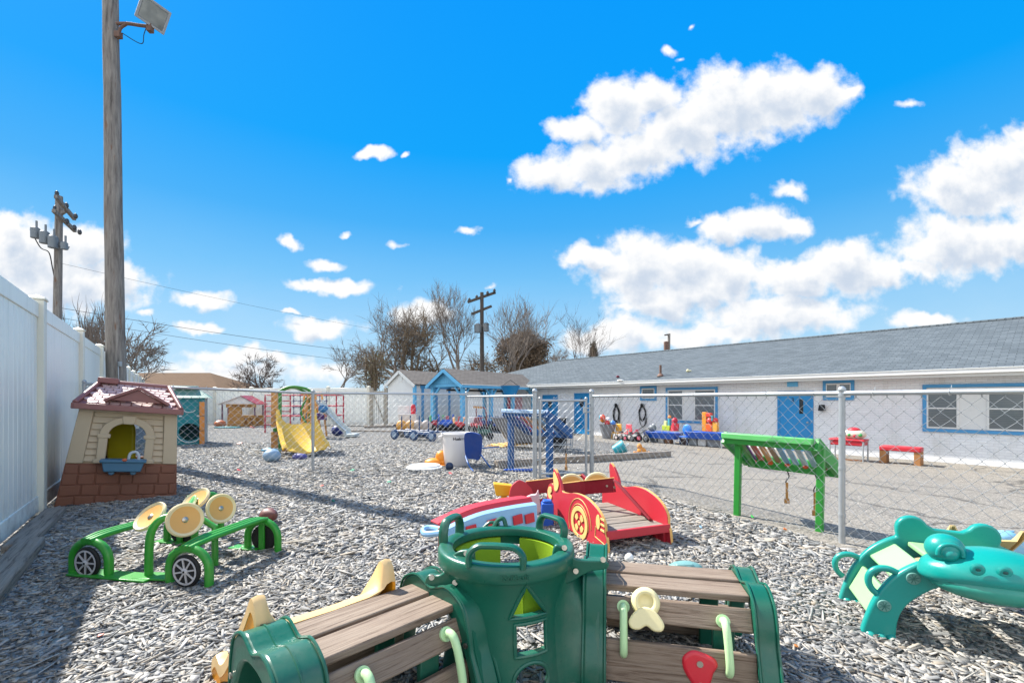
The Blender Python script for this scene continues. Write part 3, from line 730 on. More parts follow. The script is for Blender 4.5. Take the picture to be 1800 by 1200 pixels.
def door(px0, px1, py0, label=None, slot=True):
    t0, t1, z0, z1 = op(px0, px1, py0, 790); z0 = ZB+.02
    mb = MB()
    for a, b, c, d in ((t0-.07, t1+.07, z1, z1+.07), (t0-.07, t0, z0, z1), (t1, t1+.07, z0, z1)): mb.box(Wp((a+b)/2, .024, (c+d)/2), (b-a, .046, d-c), wx, WN)
    dr = mb.build('door_frame', blue_d, bl, bevel=.004)
    MB().box(Wp((t0+t1)/2, .012, (z0+z1)/2), (t1-t0-.004, .022, z1-z0-.004), wx, WN).build('door_leaf', blue_d, dr, bevel=.003)
    if slot:
        c = t0+(t1-t0)*.30; MB().box(Wp(c, .026, z1-.45), (.12, .008, .5), wx, WN).build('pane', glass_dark, dr)
        hb_ = MB(); hb_.ell(Wp(t0+.09, .07, ZB+1.0), (.035, .035, .035), nu=10, nv=8).tube([Wp(t0+.09, .02, ZB+1.), Wp(t0+.09, .07, ZB+1.)], .014, 8); hb_.build('handle', galv, dr)
    else:
        c = (t0+t1)/2; MB().disc(Wp(c, .026, z1-.42), .15, WN, .008, r2=.24).build('pane', glass_dark, dr)
door(1371, 1426, 691); door(1012, 1034, 693, slot=False); door(956, 979, 696, slot=False)
q = op(1384.5, 1403, 671, 679.5); MB().box(Wp((q[0]+q[1])/2, .03, (q[2]+q[3])/2), (q[1]-q[0], .055, q[3]-q[2]), wx, WN).build('vent_cover', blue_l, bl, bevel=.006)
q = tpx(1447); MB().box(Wp(q, .02, zpx(716, 1447)), (.1, .03, .16), wx, WN).lathe([(0, .1), (.08, .1), (.11, -.1), (0, -.12)], Wp(q, .13, zpx(716, 1447)), n=14).build('wall_lamp', dark_wire, bl, bevel=.004)
cu_ = bpy.data.curves.new('door_number', 'FONT'); cu_.body = '3'; cu_.size = .20; cu_.extrude = .003; cu_.align_x = 'CENTER'
o_ = bpy.data.objects.new('tmp_number', cu_); COL.objects.link(o_); bpy.context.view_layer.update()
me = bpy.data.meshes.new_from_object(o_.evaluated_get(bpy.context.evaluated_depsgraph_get())); bpy.data.objects.remove(o_)
mt_ = frame(Wp(tpx(1394), .029, zpx(706, 1394)), wx, (0, 0, 1)); me.transform(W[bl].inverted() @ mt_); me.materials.clear(); me.materials.append(dark_wire)
o_ = bpy.data.objects.new('door_number', me); COL.objects.link(o_); o_.parent = bl; W[o_] = W[bl]
# eaves: soffit, fascia with gutter
L = T1-T0+OV
gl = MB(); gl.box(Wp((T0+T1+OV)/2, OV+.055, EAVE+.05), (L, .11, .012), wx, WN).box(Wp((T0+T1+OV)/2, OV+.105, EAVE+.11), (L, .012, .13), wx, WN).box(Wp((T0+T1+OV)/2, OV+.113, EAVE+.165), (L, .028, .018), wx, WN)
gl.build('gutter', white_pl, bl, bevel=.004)
MB().box(Wp((T0+T1+OV)/2, OV-.012, EAVE+.07), (L, .024, .22), wx, WN).build('fascia', frame_w, bl)
MB().box(Wp((T0+T1+OV)/2, OV/2, EAVE-.02), (L-.05, OV-.03, .02), wx, WN).build('soffit', frame_w, bl)
for px in (930,):
    q = tpx(px); MB().tube([Wp(q, OV, EAVE), Wp(q, .1, EAVE-.25), Wp(q, .08, ZB+.1)], .04, 6).build('downspout', white_pl, bl)
half = DEP/2; E = EAVE+.175
sl = math.hypot(half+OV+.1, RZ-E)
def slope(nm, a, b, c, d, m=m_shing):                # a-b eave (right to left seen from outside), c-d ridge
    X = (b-a).normalized(); N_ = (b-a).cross(d-a); N_.normalize(); N_ = N_ if N_.z > 0 else -N_; Y = N_.cross(X)
    if Y.dot(d-a) < 0: X = -X; Y = N_.cross(X)
    fr = frame(a, X, Y); iv = fr.inverted(); loc = [iv @ p for p in ((a, b, c, d) if d is not c else (a, b, c))]
    mb = MB(); n = len(loc); mb.add([V((p.x, p.y, 0)) for p in loc]+[V((p.x, p.y, -.03)) for p in loc], [tuple(range(n)), tuple(range(2*n-1, n-1, -1))]+[(i, n+i, n+(i+1) % n, (i+1) % n) for i in range(n)])
    return mb.build(nm, m, bl, mtx=fr, ang=None)
e0, e1 = Wp(T0-.5, OV+.1, E), Wp(T1+OV, OV+.1, E); r0, r1 = Wp(T0-.5, -half, RZ), Wp(T1-half-.2, -half, RZ)
b0, b1 = Wp(T0-.5, -DEP-OV, E), Wp(T1+OV, -DEP-OV, E)
slope('roof', e0, e1, r1, r0); slope('roof', e1, b1, r1, r1); slope('roof', b1, b0, r0, r1)
MB().tube([r0+V((0, 0, .005)), r1+V((0, 0, .005))], .055, 8).build('ridge_cap', m_shing, bl)
# vent pipe and small things lying on the roof
def on_roof(px, py):
    k = V(((px-CX)/F, 1, -(py-HY)/F)); o_ = V((0, 0, H)); N_ = (e1-e0).cross(r0-e0)
    return o_+k*((e0-o_).dot(N_)/k.dot(N_))
q = on_roof(1161, 661); MB().lathe([(0, 0), (.16, 0), (.09, .1), (.05, .12), (.05, .48), (0, .48)], q, n=12).build('vent_pipe', rust, bl)
q = on_roof(1209, 653.5); tag(MB().ell(q+V((0, 0, .05)), (.07, .07, .07), nu=10, nv=8).ell(q+V((.12, .02, .04)), (.05, .04, .04), nu=8, nv=6).build('toy_ball', plastic('pale_yellow', '#c9c49a')), 'small pale ball lying on the grey roof right of the vent pipe', 'ball')
q = on_roof(1086, 663.5); tag(MB().ell(q+V((0, 0, .05)), (.09, .06, .05), nu=10, nv=8).box(q+V((0, 0, .09)), (.05, .05, .03)).build('toy_car', plastic('maroon', '#6b2030')), 'small dark red toy lying on the grey roof left of the vent pipe', 'toy')
q = on_roof(1091, 670); tag(MB().ell(q+V((0, 0, .04)), (.16, .1, .045), nu=10, nv=8).build('plastic_bag', white_pl), 'white crumpled scrap lying on the roof edge above the gutter', 'scrap')
# hoses on hooks
def hose(px, w_, seed):
    r_ = random.Random(seed); t_ = thing('garden_hose', '', 'hose', Wp(tpx(px), .08, zpx(715, px)), 'coiled hoses on the white wall')
    mb = MB(); z0 = zpx(713, px); tc_ = tpx(px)
    for k in range(6):
        ww = w_*r_.uniform(.75, 1.1); hh = r_.uniform(.55, .95); pts = []
        for i in range(20):
            a = 2*pi*i/20; pts.append(Wp(tc_-ww*math.sin(a)*(1 if math.cos(a) < .5 else .8), .05+.02*k*.6+.01*r_.random(), z0-hh/2+hh/2*math.cos(a)))
        mb.tube(crom(pts, 2, True), .017, 6, closed=True)
    mb.tube(crom([Wp(tc_-w_, .08, z0-.35), Wp(tc_-w_*1.15, .08, z0-.8), Wp(tc_-w_*1.6*(1 if seed == 1 else -.9), .12, z0-1.1), Wp(tc_-w_*2.2*(1 if seed == 1 else -1), .2, ZB+.25)], 6), .017, 6)
    mb.build('hose_coil', rubber, t_)
    MB().box(Wp(tc_, .05, z0+.0), (.12, .1, .05), wx, WN).disc(Wp(tc_, .09, z0+.02), .1, WN, .02, 14).build('hose_hook', rubber, t_)
    return t_
hose(1085, .17, 1)['label'] = 'black hose hung in an open loop on the white wall, the one nearer the gate'
hose(1131, .16, 2)['label'] = 'black hose hung in a dense coil on the white wall near the small window'

# ---------------- shed and pavilion
m_siding, t = newmat('white_vertical_siding'); co = t.coord((1, 1, 1)); s = t.n('ShaderNodeSeparateXYZ'); t.l(co, s.inputs[0])
gv = t.ramp(t.math('FRACT', t.math('MULTIPLY', s.outputs[0], 6.5)), [(0, 0.), (.06, 1.), (.94, 1.), (1, 0.)])
t.finish(t.mix(t.math('MULTIPLY', t.noise(co, 2, 5), .15), C('#dddddb'), C('#b8b8b2')), .6, 0, gv, .6, .012)
pd = V((.58, .814, 0)).normalized(); pw = V((-pd.y, pd.x, 0))     # ridge direction, and across to the left
def gable(mb_front, O, w_, z0, ze, zr, th, nm, m, par, off=0):
    # a gabled wall standing at O, going left w_ along pw
    fr = frame(O+pw*w_, -pw, (0, 0, 1)); mb = MB(); mb.prism([(0, z0), (w_, z0), (w_, ze), (w_/2, zr), (0, ze)], th, (0, 0, 0), (1, 0, 0), (0, 1, 0)); return mb.build(nm, m, par, mtx=fr)
def gable_roof(O, w_, L, ze, zr, ov, par, m, th=.05):
    for sgn in (0, 1):
        ed = O+(pw*(w_+ov) if sgn else -pw*ov)-pd*ov; rd = O+pw*(w_/2)-pd*ov; k = (zr-ze)/(w_/2)
        a = V((ed.x, ed.y, ze-k*ov)); r_ = V((rd.x, rd.y, zr)); LL = L+2*ov
        Y = (r_-a); Sl = Y.length; X = pd if not sgn else -pd; st = a if not sgn else a+pd*LL
        MB().box((LL/2, Sl/2, th/2), (LL, Sl, th)).build('roof', m, par, mtx=frame(st, X, Y))
def barge(O, w_, ze, zr, ov, mb, m=None):
    k = (zr-ze)/(w_/2)
    for sgn in (0, 1):
        ed = O+(pw*(w_+ov) if sgn else -pw*ov)-pd*(ov+.012); rd = O+pw*(w_/2)-pd*(ov+.012)
        mb.bar(V((ed.x, ed.y, ze-k*ov-.07)), V((rd.x, rd.y, zr-.07)), .03, .15)
So = G(729, 747); So.z = 0; sw = 1.62
while True:
    e_ = So+pw*sw; px = CX+F*e_.x/e_.y
    if px < 683: break
    sw += .05
zse = 1.25+(702-673)*So.y/800; zsr = 1.25+(702-651)*(So.y+.5)/800; SL = 3.4
sh_ = thing('garden_shed', 'white gabled shed with vertical siding left of the blue pavilion', 'shed', So)
gable(None, So, sw, 0, zse, zsr, .08, 'wall', m_siding, sh_); gable(None, So+pd*SL, sw, 0, zse, zsr, .08, 'wall', m_siding, sh_)
for sgn in (0, 1):
    st = So+(pw*sw if sgn else V((0, 0, 0)))
    MB().box((SL/2, zse/2, 0), (SL-.1, zse, .07)).build('wall', m_siding, sh_, mtx=frame(st, pd, (0, 0, 1)))
gable_roof(So, sw, SL, zse, zsr, .16, sh_, m_shing2)
mb = MB(); barge(So, sw, zse, zsr, .16, mb); mb.build('barge_board', frame_w, sh_)
MB().box(So+V((0, 0, zse/2))-pd*.02-pw*.02, (.14, .14, zse), pw, pd).build('corner_trim', blue_l, sh_, bevel=.005)
MB().box(So+pw*(sw/2)+V((0, 0, zsr-.42))-pd*.05, (.3, .05, .3), pw, pd).build('gable_vent', frame_w, sh_, bevel=.005)
sd_ = MB(); dx0 = .5; 
for a in (0, 1.0, 2.0): sd_.box(So+pd*(dx0+a)-pw*.055+V((0, 0, .95)), (.16, .05, 1.9), pd, pw)
sd_.box(So+pd*(dx0+1.)-pw*.055+V((0, 0, 1.92)), (2.3, .05, .18), pd, pw)
dr = sd_.build('door_frame', blue, sh_, bevel=.005)
for a in (.5, 1.5): MB().box(So+pd*(dx0+a)-pw*.045+V((0, 0, .92)), (.82, .03, 1.8), pd, pw).build('door_leaf', m_siding, dr)

Po = G(811, 755); Po.z = 0; pwid = 2.0; PL = 6.3; pze = 2.02; pzr = 2.70
pv = thing('pavilion', 'open blue timber pavilion with gabled shingle roof in front of the building', 'pavilion', Po)
def post(p, z1, s_=.17):
    z0 = gz(p.x, p.y); MB().box(V((p.x, p.y, (z0+z1)/2)), (s_, s_, z1-z0), pd, pw).build('post', blue_l, pv, bevel=.012)
for along in (.12, PL*.36, PL*.66, PL-.12):
    for side in (0.02, pwid-.02): post(Po+pd*along+pw*side, pze-.16)
for side in (.02, pwid-.02): MB().box(Po+pd*PL/2+pw*side+V((0, 0, pze-.09)), (PL, .14, .16), pd, pw).build('beam', blue_l, pv, bevel=.008)
for along in (.12, PL-.12): MB().box(Po+pd*along+pw*pwid/2+V((0, 0, pze-.09)), (.14, pwid-.2, .16), pd, pw).build('beam', blue_l, pv, bevel=.008)
br = lambda a, b: MB().bar(a, b, .09, .09).build('brace', blue_l, pv, bevel=.008)
for along in (.12, PL*.36, PL*.66, PL-.12):
    for side in (.02, pwid-.02):
        p = Po+pd*along+pw*side
        for sg in (-1, 1):
            if -.01 < along+sg*.5 < PL: br(p+V((0, 0, pze-.7)), p+pd*sg*.48+V((0, 0, pze-.18)))
        if along in (.12, PL-.12): br(p+V((0, 0, pze-.7)), p+pw*(.48 if side < 1 else -.48)+V((0, 0, pze-.18)))
for along in (.06, PL-.06):
    fr = frame(Po+pd*along+pw*pwid, -pw, (0, 0, 1)); m_bs = blue_l
    mb = MB(); nb = 14
    for j in range(nb):
        x0, x1 = pwid*j/nb+.004, pwid*(j+1)/nb-.004; zt = lambda x: pze+(pzr-pze)*(1-abs(x-pwid/2)/(pwid/2))-.02
        mb.prism([(x0, pze-.0), (x1, pze-.0), (x1, zt(x1)), ((x0+x1)/2, zt((x0+x1)/2)), (x0, zt(x0))], .03, (0, 0, 0), (1, 0, 0), (0, 1, 0))
    mb.build('gable_boards', blue_l, pv, mtx=fr, ang=None)
gable_roof(Po, pwid, PL, pze, pzr, .18, pv, m_shing2)
mb = MB(); barge(Po, pwid, pze, pzr, .18, mb); mb.build('barge_board', blue_l, pv)
k = (pzr-pze)/(pwid/2)
MB().box(Po+pd*PL/2-pw*.195+V((0, 0, pze-k*.18-.03)), (PL+.36, .03, .13), pd, pw).build('fascia', blue_l, pv)
MB().box(Po+pd*PL/2-pw*.215+V((0, 0, pze-k*.18+.055)), (PL+.36, .05, .04), pd, pw).build('drip_edge', white_pl, pv)
MB().bar(Po+pd*.3+pw*1.2+V((0, 0, 1.72)), Po+pd*(PL-.3)+pw*1.2+V((0, 0, 1.72)), .08, .1).build('inner_rail', wood('dark_beam', '#3a3531', '#55504a'), pv)
# red and pink door panels on the wall behind the pavilion
redd = plastic('deep_red_paint', '#a3132b', .45); pink = plastic('faded_pink', '#d79aa4', .55)
q = op(889, 905, 685, 770); MB().box(Wp((q[0]+q[1])/2, .03, .45), (q[1]-q[0], .05, 1.9), wx, WN).build('door_leaf', redd, bl, bevel=.006, label='deep red door at the back of the pavilion')
q = op(906, 918, 685, 770); MB().box(Wp((q[0]+q[1])/2, .03, .45), (q[1]-q[0], .05, 1.9), wx, WN).build('door_leaf', pink, bl, bevel=.006, label='faded pink door panel beside the red door')
# funnel shaped planter hung at the pavilion post
q = P(897, 683, 21.5); hp = thing('hanging_basin', 'blue bowl shaped planter hanging under the pavilion roof', 'planter', q)
MB().lathe([(0, -.3), (.26, -.3), (.46, .12), (.48, .14), (.42, .14), (.22, -.22), (0, -.22)], q, n=20).build('basin', blue_d, hp)
MB().tube([q+V((-.4, 0, .12)), q+V((0, 0, .42))], .012, 5).tube([q+V((.4, 0, .12)), q+V((0, 0, .42))], .012, 5).build('hanger', dark_wire, hp)

# neighbour's house beyond the fence
tan = shingle('tan_shingles', ('#6a523d', '#604934', '#493826', '#705a45')); hw = mat('house_wall', '#b9a990', .7)
hd = 36.; hx0, hx1 = (215-900)*hd/800, (384-900)*hd/800; hz0 = H+(702-684)*hd/800
hs_ = thing('neighbour_house', 'house with a plain tan hipped roof beyond the far white fence', 'house', (hx0, hd, 0))
MB().box(((hx0-6+hx1-.6)/2, hd+4.3, hz0/2), (hx1-.6-hx0+6, 7.6, hz0)).build('wall', hw, hs_)
a, b, c, d = V((hx0-6.5, hd, hz0)), V((hx1, hd, hz0)), P(369, 655, hd+4), P(226, 648, hd+4)
d = V((hx0-6.5, hd+4, c.z+.25)); c = V((c.x, c.y, c.z)); d.z = c.z
e, f = V((hx0-6.5, hd+8.6, hz0)), V((hx1, hd+8.6, hz0))
for pts in ((a, b, c, d), (f, e, d, c), (b, f, c)):
    X = (pts[1]-pts[0]).normalized(); N_ = (pts[1]-pts[0]).cross(pts[2]-pts[0]).normalized(); Y = N_.cross(X); fr = frame(pts[0], X, Y); iv = fr.inverted()
    lo = [iv @ p for p in pts]; n = len(lo); mb = MB(); mb.add(lo+[p-V((0, 0, .15)) for p in lo], [tuple(range(n)), tuple(range(2*n-1, n-1, -1))]+[(i, n+i, n+(i+1) % n, (i+1) % n) for i in range(n)]); mb.build('roof', tan, hs_, mtx=fr, ang=None)
mb = MB()
for x in (-26, -22, -18): pass
w1 = (hx0+hx1)/2; MB().box((w1, hd+.49, hz0*.62), (1.2, .06, 1.1)).build('window', frame_w, hs_); 

# ---------------- bare trees
bark = mat('grey_bark', '#776c62', .9, .3, 5, .3, 30); bark_b = mat('brown_bark', '#71624f', .9, .3, 5, .3, 30); bark_d = mat('dark_twigs', '#5c4f47', .9, .25, 5, .2, 30)
def grow(tb, cb, p, d, L, r, lev, maxlev, rg, spread, up, wob=.16, kids_n=(3, 5)):
    n = 5 if lev < 2 else 4; pts = [V(p)]; dirs = []
    d = V(d).normalized()
    for i in range(n):
        d = (d+V((rg.gauss(0, wob), rg.gauss(0, wob), rg.gauss(0, wob)+up*.09))).normalized(); pts.append(pts[-1]+d*(L/n)); dirs.append(d.copy())
    rr = [r*(1-.55*i/n) for i in range(n+1)] if lev < maxlev else [r*(1-.8*i/n) for i in range(n+1)]
    (tb if lev == 0 else cb).tube(pts, rr, 6 if lev == 0 else (4 if lev < 2 else 3))
    if lev >= maxlev: return
    k = rg.randint(*kids_n)+(1 if lev > 0 else 0)
    for j in range(k):
        f = rg.uniform(.35, 1.) if lev else rg.uniform(.45, 1.)
        if j == 0: f = 1.
        i = min(int(f*n), n-1); q = pts[i].lerp(pts[i+1], f*n-i) if f < 1 else pts[-1]
        b = dirs[i]; x, y, _ = basis(b); a = rg.uniform(0, 2*pi); s_ = spread*rg.uniform(.6, 1.25)*(.5 if j == 0 else 1)
        nd = b*math.cos(s_)+(x*math.cos(a)+y*math.sin(a))*math.sin(s_)
        grow(tb, cb, q, nd, L*rg.uniform(.58, .82), max(r*(1-.55*f)*rg.uniform(.6, .85), .0125), lev+1, maxlev, rg, spread, up, wob, kids_n)
def tree(label, px, d, ytop, seed, spread=.62, up=1., levels=5, m=bark, trunk=.32, rad=.2, lean=0, name='bare_tree', group='bare trees behind the yard', kn=(3, 4), wob=.14, y0=None, stems=1):
    rg = random.Random(seed); base = V(((px-CX)*d/F, d, -.1)); ht = 1.25+(702-ytop)*d/F
    o = thing(name, label, 'tree', base, group); tb, cb = MB(), MB()
    for s_ in range(stems):
        ln = lean+(rg.uniform(-.25, .25) if stems > 1 else 0)
        grow(tb, cb, base+V((s_*.25-.12*(stems-1), 0, 0)), V((ln, rg.uniform(-.05, .05), 1)), ht*trunk, rad, 0, levels, rg, spread, up, wob, kn)
    # scale to the height the tree has
    top = max(p.z for p in cb.v); k = ht/top; 
    for mbx in (tb, cb): mbx.v = [V((base.x+(p.x-base.x)*k, base.y+(p.y-base.y)*k, p.z*k)) for p in mbx.v]
    tb.build('trunk', m, o, ang=60); cb.build('crown', m, o, ang=60); return o
tree('upright twiggy bare tree behind the tall white fence beside the wooden pole', 160, 22, 512, 3, .34, 3.0, 3, bark, .3, .04, kn=(4, 5), stems=6)
tree('rounded bare tree between the tall wooden pole and the tan roof', 222, 22, 545, 8, .80, .4, 5, bark, .24, .07, kn=(3, 3))
tree('low wide bare tree behind the far fence above the yellow slide', 478, 40, 612, 5, .85, .3, 5, bark_d, .28, .26, kn=(3, 4))
tree('smaller low bare tree beside the wide one, over the market stall', 425, 42, 640, 15, .8, .3, 4, bark_d, .3, .14, kn=(4, 5))
tree('slim pale bare tree standing left of the brown thicket', 610, 38, 595, 21, .7, .5, 5, bark, .3, .14, kn=(2, 4))
tree('broad bare tree with a leaning crown at the left of the thicket', 700, 40, 512, 33, .74, .45, 5, bark, .26, .34, lean=-.12, kn=(3, 4))
tree('tangled reddish bare tree directly above the white shed', 740, 42, 530, 44, .74, .5, 5, bark_b, .26, .28, kn=(3, 4))
tree('tall thin bare tree left of the pole with crossarms', 815, 38, 478, 55, .5, 1.1, 5, bark, .34, .28, lean=.03, kn=(3, 4))
tree('forked bare tree directly behind the pole with crossarms', 780, 44, 540, 56, .74, .5, 5, bark_b, .28, .26, kn=(3, 3))
tree('tall spreading bare tree just right of the pole with crossarms', 893, 36, 496, 66, .56, .9, 5, bark, .32, .18, kn=(3, 3), stems=2)
tree('short bare tree with ivy on its trunk beyond the roof ridge', 1028, 48, 540, 77, .6, .9, 5, bark_d, .42, .28, lean=-.1, kn=(2, 4))
tree('faint thin bare tree between the ivy tree and the brown bush', 985, 52, 600, 78, .7, .7, 5, bark, .3, .12, kn=(3, 4))
# dense brown round tree: twigs plus dead leaves
def leafy(label, px, d, ybot, ytop, w_, seed, cols, n, name, lsz=.12, group=None, flat=1.):
    rg = np.random.RandomState(seed); base = V(((px-CX)*d/F, d, 0)); zt = H+(702-ytop)*d/F; zb = max(H+(702-ybot)*d/F, 0); rx = w_*d/F/2; rz = (zt-zb)/2; cz = (zt+zb)/2
    o = thing(name, label, 'tree' if rz > 1.5 else 'shrub', base, group); tb, cb = MB(), MB(); r2 = random.Random(seed)
    for k in range(5): tb.tube([base+V((r2.gauss(0, .1), 0, -.1)), base+V((r2.gauss(0, rx*.2), r2.gauss(0, .3), cz)), base+V((r2.gauss(0, rx*.4), r2.gauss(0, .5), zt*.93))], [.12, .07, .02], 5)
    for k in range(140):
        a = r2.uniform(0, 2*pi); e_ = r2.uniform(-.4, 1.2); q = V((math.cos(a)*math.cos(e_), math.sin(a)*math.cos(e_), math.sin(e_)))
        st = base+V((r2.gauss(0, rx*.25), r2.gauss(0, rx*.25), cz*r2.uniform(.6, 1.2))); en = V((base.x+q.x*rx*r2.uniform(.9, 1.12), base.y+q.y*rx, cz+q.z*rz*r2.uniform(.9, 1.1)))
        tb.tube([st, st.lerp(en, .5)+V((r2.gauss(0, .2), r2.gauss(0, .2), .15)), en], [.03, .02, .006], 3)
    tb.build('trunk', bark_b, o, ang=60)
    nc = 70; cc = rg.normal(0, 1, (nc, 3)); cc /= np.linalg.norm(cc, axis=1)[:, None]; cc *= (rg.uniform(.25, 1., nc)**.6)[:, None]
    idx = rg.randint(0, nc, n); p = cc[idx]+rg.normal(0, .15, (n, 3)); p = p*np.array([rx, rx*.8, rz])*.92+np.array([base.x, base.y, cz])
    A = rg.normal(0, 1, (n, 3)); A /= np.linalg.norm(A, axis=1)[:, None]; B = np.cross(A, rg.normal(0, 1, (n, 3))); B /= np.linalg.norm(B, axis=1)[:, None]
    s_ = lsz*rg.uniform(.5, 1.3, n)[:, None]; vs = np.stack([p-A*s_, p+B*s_*.45, p+A*s_, p-B*s_*.45], 1).reshape(-1, 3)
    me = bpy.data.meshes.new('crown'); me.from_pydata((vs-np.array(base)).tolist(), [], [(4*i, 4*i+1, 4*i+2, 4*i+3) for i in range(n)])
    m = bpy.data.materials.get('leaves_'+name)
    if not m:
        m, t = newmat('leaves_'+name); ge = t.n('ShaderNodeNewGeometry'); t.finish(t.ramp(ge.outputs['Random Per Island'], [(i/(len(cols)-1), C(c)) for i, c in enumerate(cols)]), .8)
    me.materials.append(m); q = bpy.data.objects.new('crown', me); COL.objects.link(q); q.parent = o; W[q] = W[o]; return o
leafy('dense round brown tree full of dead leaves right of the pole with crossarms', 922, 40, 672, 578, 98, 3, ['#66574a', '#857058', '#937d66', '#75654f'], 22000, 'brown_tree', .11)
leafy('dark evergreen scrub beside the slim pale tree, left of the white shed', 655, 36, 706, 606, 66, 4, ['#4f5538', '#6c6c48', '#7c6d4c', '#565638'], 900, 'scrub_tree', .08)
leafy('brown undergrowth thicket behind the white shed roof', 740, 44, 700, 628, 150, 5, ['#7c6a55', '#8a7862', '#66584a'], 1100, 'thicket', .07)
leafy('brown undergrowth behind the pavilion roof', 850, 46, 690, 612, 120, 6, ['#7c6a55', '#8a7862', '#66584a'], 800, 'thicket', .07)
leafy('ivy clump climbing the short tree beyond the roof ridge', 1043, 47.5, 650, 598, 16, 7, ['#26301a', '#39441f', '#4a4a2a'], 900, 'ivy_clump', .10)
# ---------------- green climber with plank tunnels (foreground)
grn = plastic('dark_green_plastic', '#125946', .32, .16, .22); lime = plastic('lime_plastic', '#86a626', .4, .08); lgrn = plastic('pale_green_plastic', '#b4d6a0', .35, .08)
beige = plastic('sun_faded_beige', '#d9b67e', .42, .12); shaded_beige = plastic('shaded_beige_plastic', '#e0900f', .4); cream = plastic('cream_plastic', '#e2d5a0', .4); redp = plastic('red_plastic', '#c81f30', .36)
deck = wood('weathered_plank', '#68523f', '#a69988', .75, 1.3, 26, .8, '#5a4030')
bolt = mat('zinc_bolt', '#b3ada0', .3, .1, metal=.9)
TC = V(((890-900)*2.15/800, 2.15, 0)); up = V((0, 0, 1))
cl_ = thing('play_climber', 'dark green climbing barrel with two weathered plank tunnels and a beige slide', 'climber', TC)
# barrel
def dg_mesh(o):
    dg = bpy.context.evaluated_depsgraph_get(); me = bpy.data.meshes.new_from_object(o.evaluated_get(dg)); return me
prof = [(.300, 0), (.285, .12), (.272, .25), (.272, .36), (.283, .44), (.300, .485), (.303, .498), (.314, .500), (.319, .508), (.319, .560), (.312, .571), (.300, .574), (.262, .574), (.252, .568), (.249, .555), (.249, .535), (.268, .530), (.275, .50), (.262, .44), (.250, .36), (.250, .25), (.262, .12), (.276, 0)]
body = MB(); body.lathe(prof, TC, n=64, closed=True)
bo = body.build('barrel', grn, cl_, ang=50)
holes = [[(.014, .352), (.150, .352), (.074, .478)], [(.036, .196), (.152, .196), (.148, .312), (.034, .312)], arc((.095, .085), .066, 0, 352, 22)]
cut = MB()
for h in holes: cut.prism(h, .5, TC+V((.012, -.30, 0)), (1, 0, 0), (0, 0, 1))
cut.prism([(-.17, -.01), (.17, -.01), (.17, .26), (.10, .335), (-.10, .335), (-.17, .26)], .3, TC+V((.03, .27, 0)), (1, 0, 0), (0, 0, 1)); cut.prism([(-.035, .37), (.075, .37), (.075, .485), (-.035, .485)], .3, TC+V((0, .27, 0)), (1, 0, 0), (0, 0, 1))
co_m = cut.mesh('cutter', W[cl_].inverted(), (grn,), None); co_o = bpy.data.objects.new('cutter', co_m); COL.objects.link(co_o); co_o.parent = cl_
md = bo.modifiers.new('b', 'BOOLEAN'); md.operation = 'DIFFERENCE'; md.object = co_o; md.solver = 'EXACT'
bpy.context.view_layer.update(); me = dg_mesh(bo); bo.modifiers.clear(); bo.data = me
bpy.data.objects.remove(co_o); 
me.polygons.foreach_set('use_smooth', [True]*len(me.polygons)); me.set_sharp_from_angle(angle=R(45))
# raised frames round the holes
fm = MB()
for h, grow_ in zip(holes, (1.16, 1.14, 1.12)):
    cx, cz = sum(p[0] for p in h)/len(h), sum(p[1] for p in h)/len(h); pts = []
    k = len(h)
    for i in range(k):
        a, b = h[i], h[(i+1) % k]
        for q in range(6 if k < 6 else 1):
            u_, v_ = a[0]+(b[0]-a[0])*q/6, a[1]+(b[1]-a[1])*q/6; u_, v_ = cx+(u_-cx)*grow_, cz+(v_-cz)*grow_
            rr = np.interp(v_, [p[1] for p in prof[:8]], [p[0] for p in prof[:8]]); x = u_+.012
            pts.append(TC+V((x, -math.sqrt(max(rr*rr-x*x, 1e-4)), v_)))
    fm.tube(pts, .009, 8, closed=True)
fm.build('hole_frame', grn, cl_)
# lime drum liner seen through the opening and holes
ln = MB(); ln.lathe([(.2485, .345), (.2485, .36), (.262, .44), (.268, .525), (.240, .525), (.240, .345)], TC, n=40, a0=10, a1=74, closed=True); ln.lathe([(.2485, .345), (.2485, .36), (.262, .44), (.268, .525), (.240, .525), (.240, .345)], TC, n=40, a0=98, a1=170, closed=True)
ln.build('inner_liner', lime, cl_)
# pyramid of lime panels leaning inside
pyr = MB()
for a, b in ((V((-.10, -.02, .0)), V((.02, -.13, .0))), (V((.02, -.13, .0)), V((.16, -.03, 0)))):
    L_ = (b-a).length; h0, h1 = (.09, .195) if a.x < 0 else (.195, .08)
    pyr.prism([(0, 0), (L_, 0), (L_, h1), (0, h0)], .008, TC+a+V((.055, -.075, .285)), b-a, V((0, 0, 1))+V((.0, .12, 0)))
each(pyr, 'inner_fin', lime, cl_)
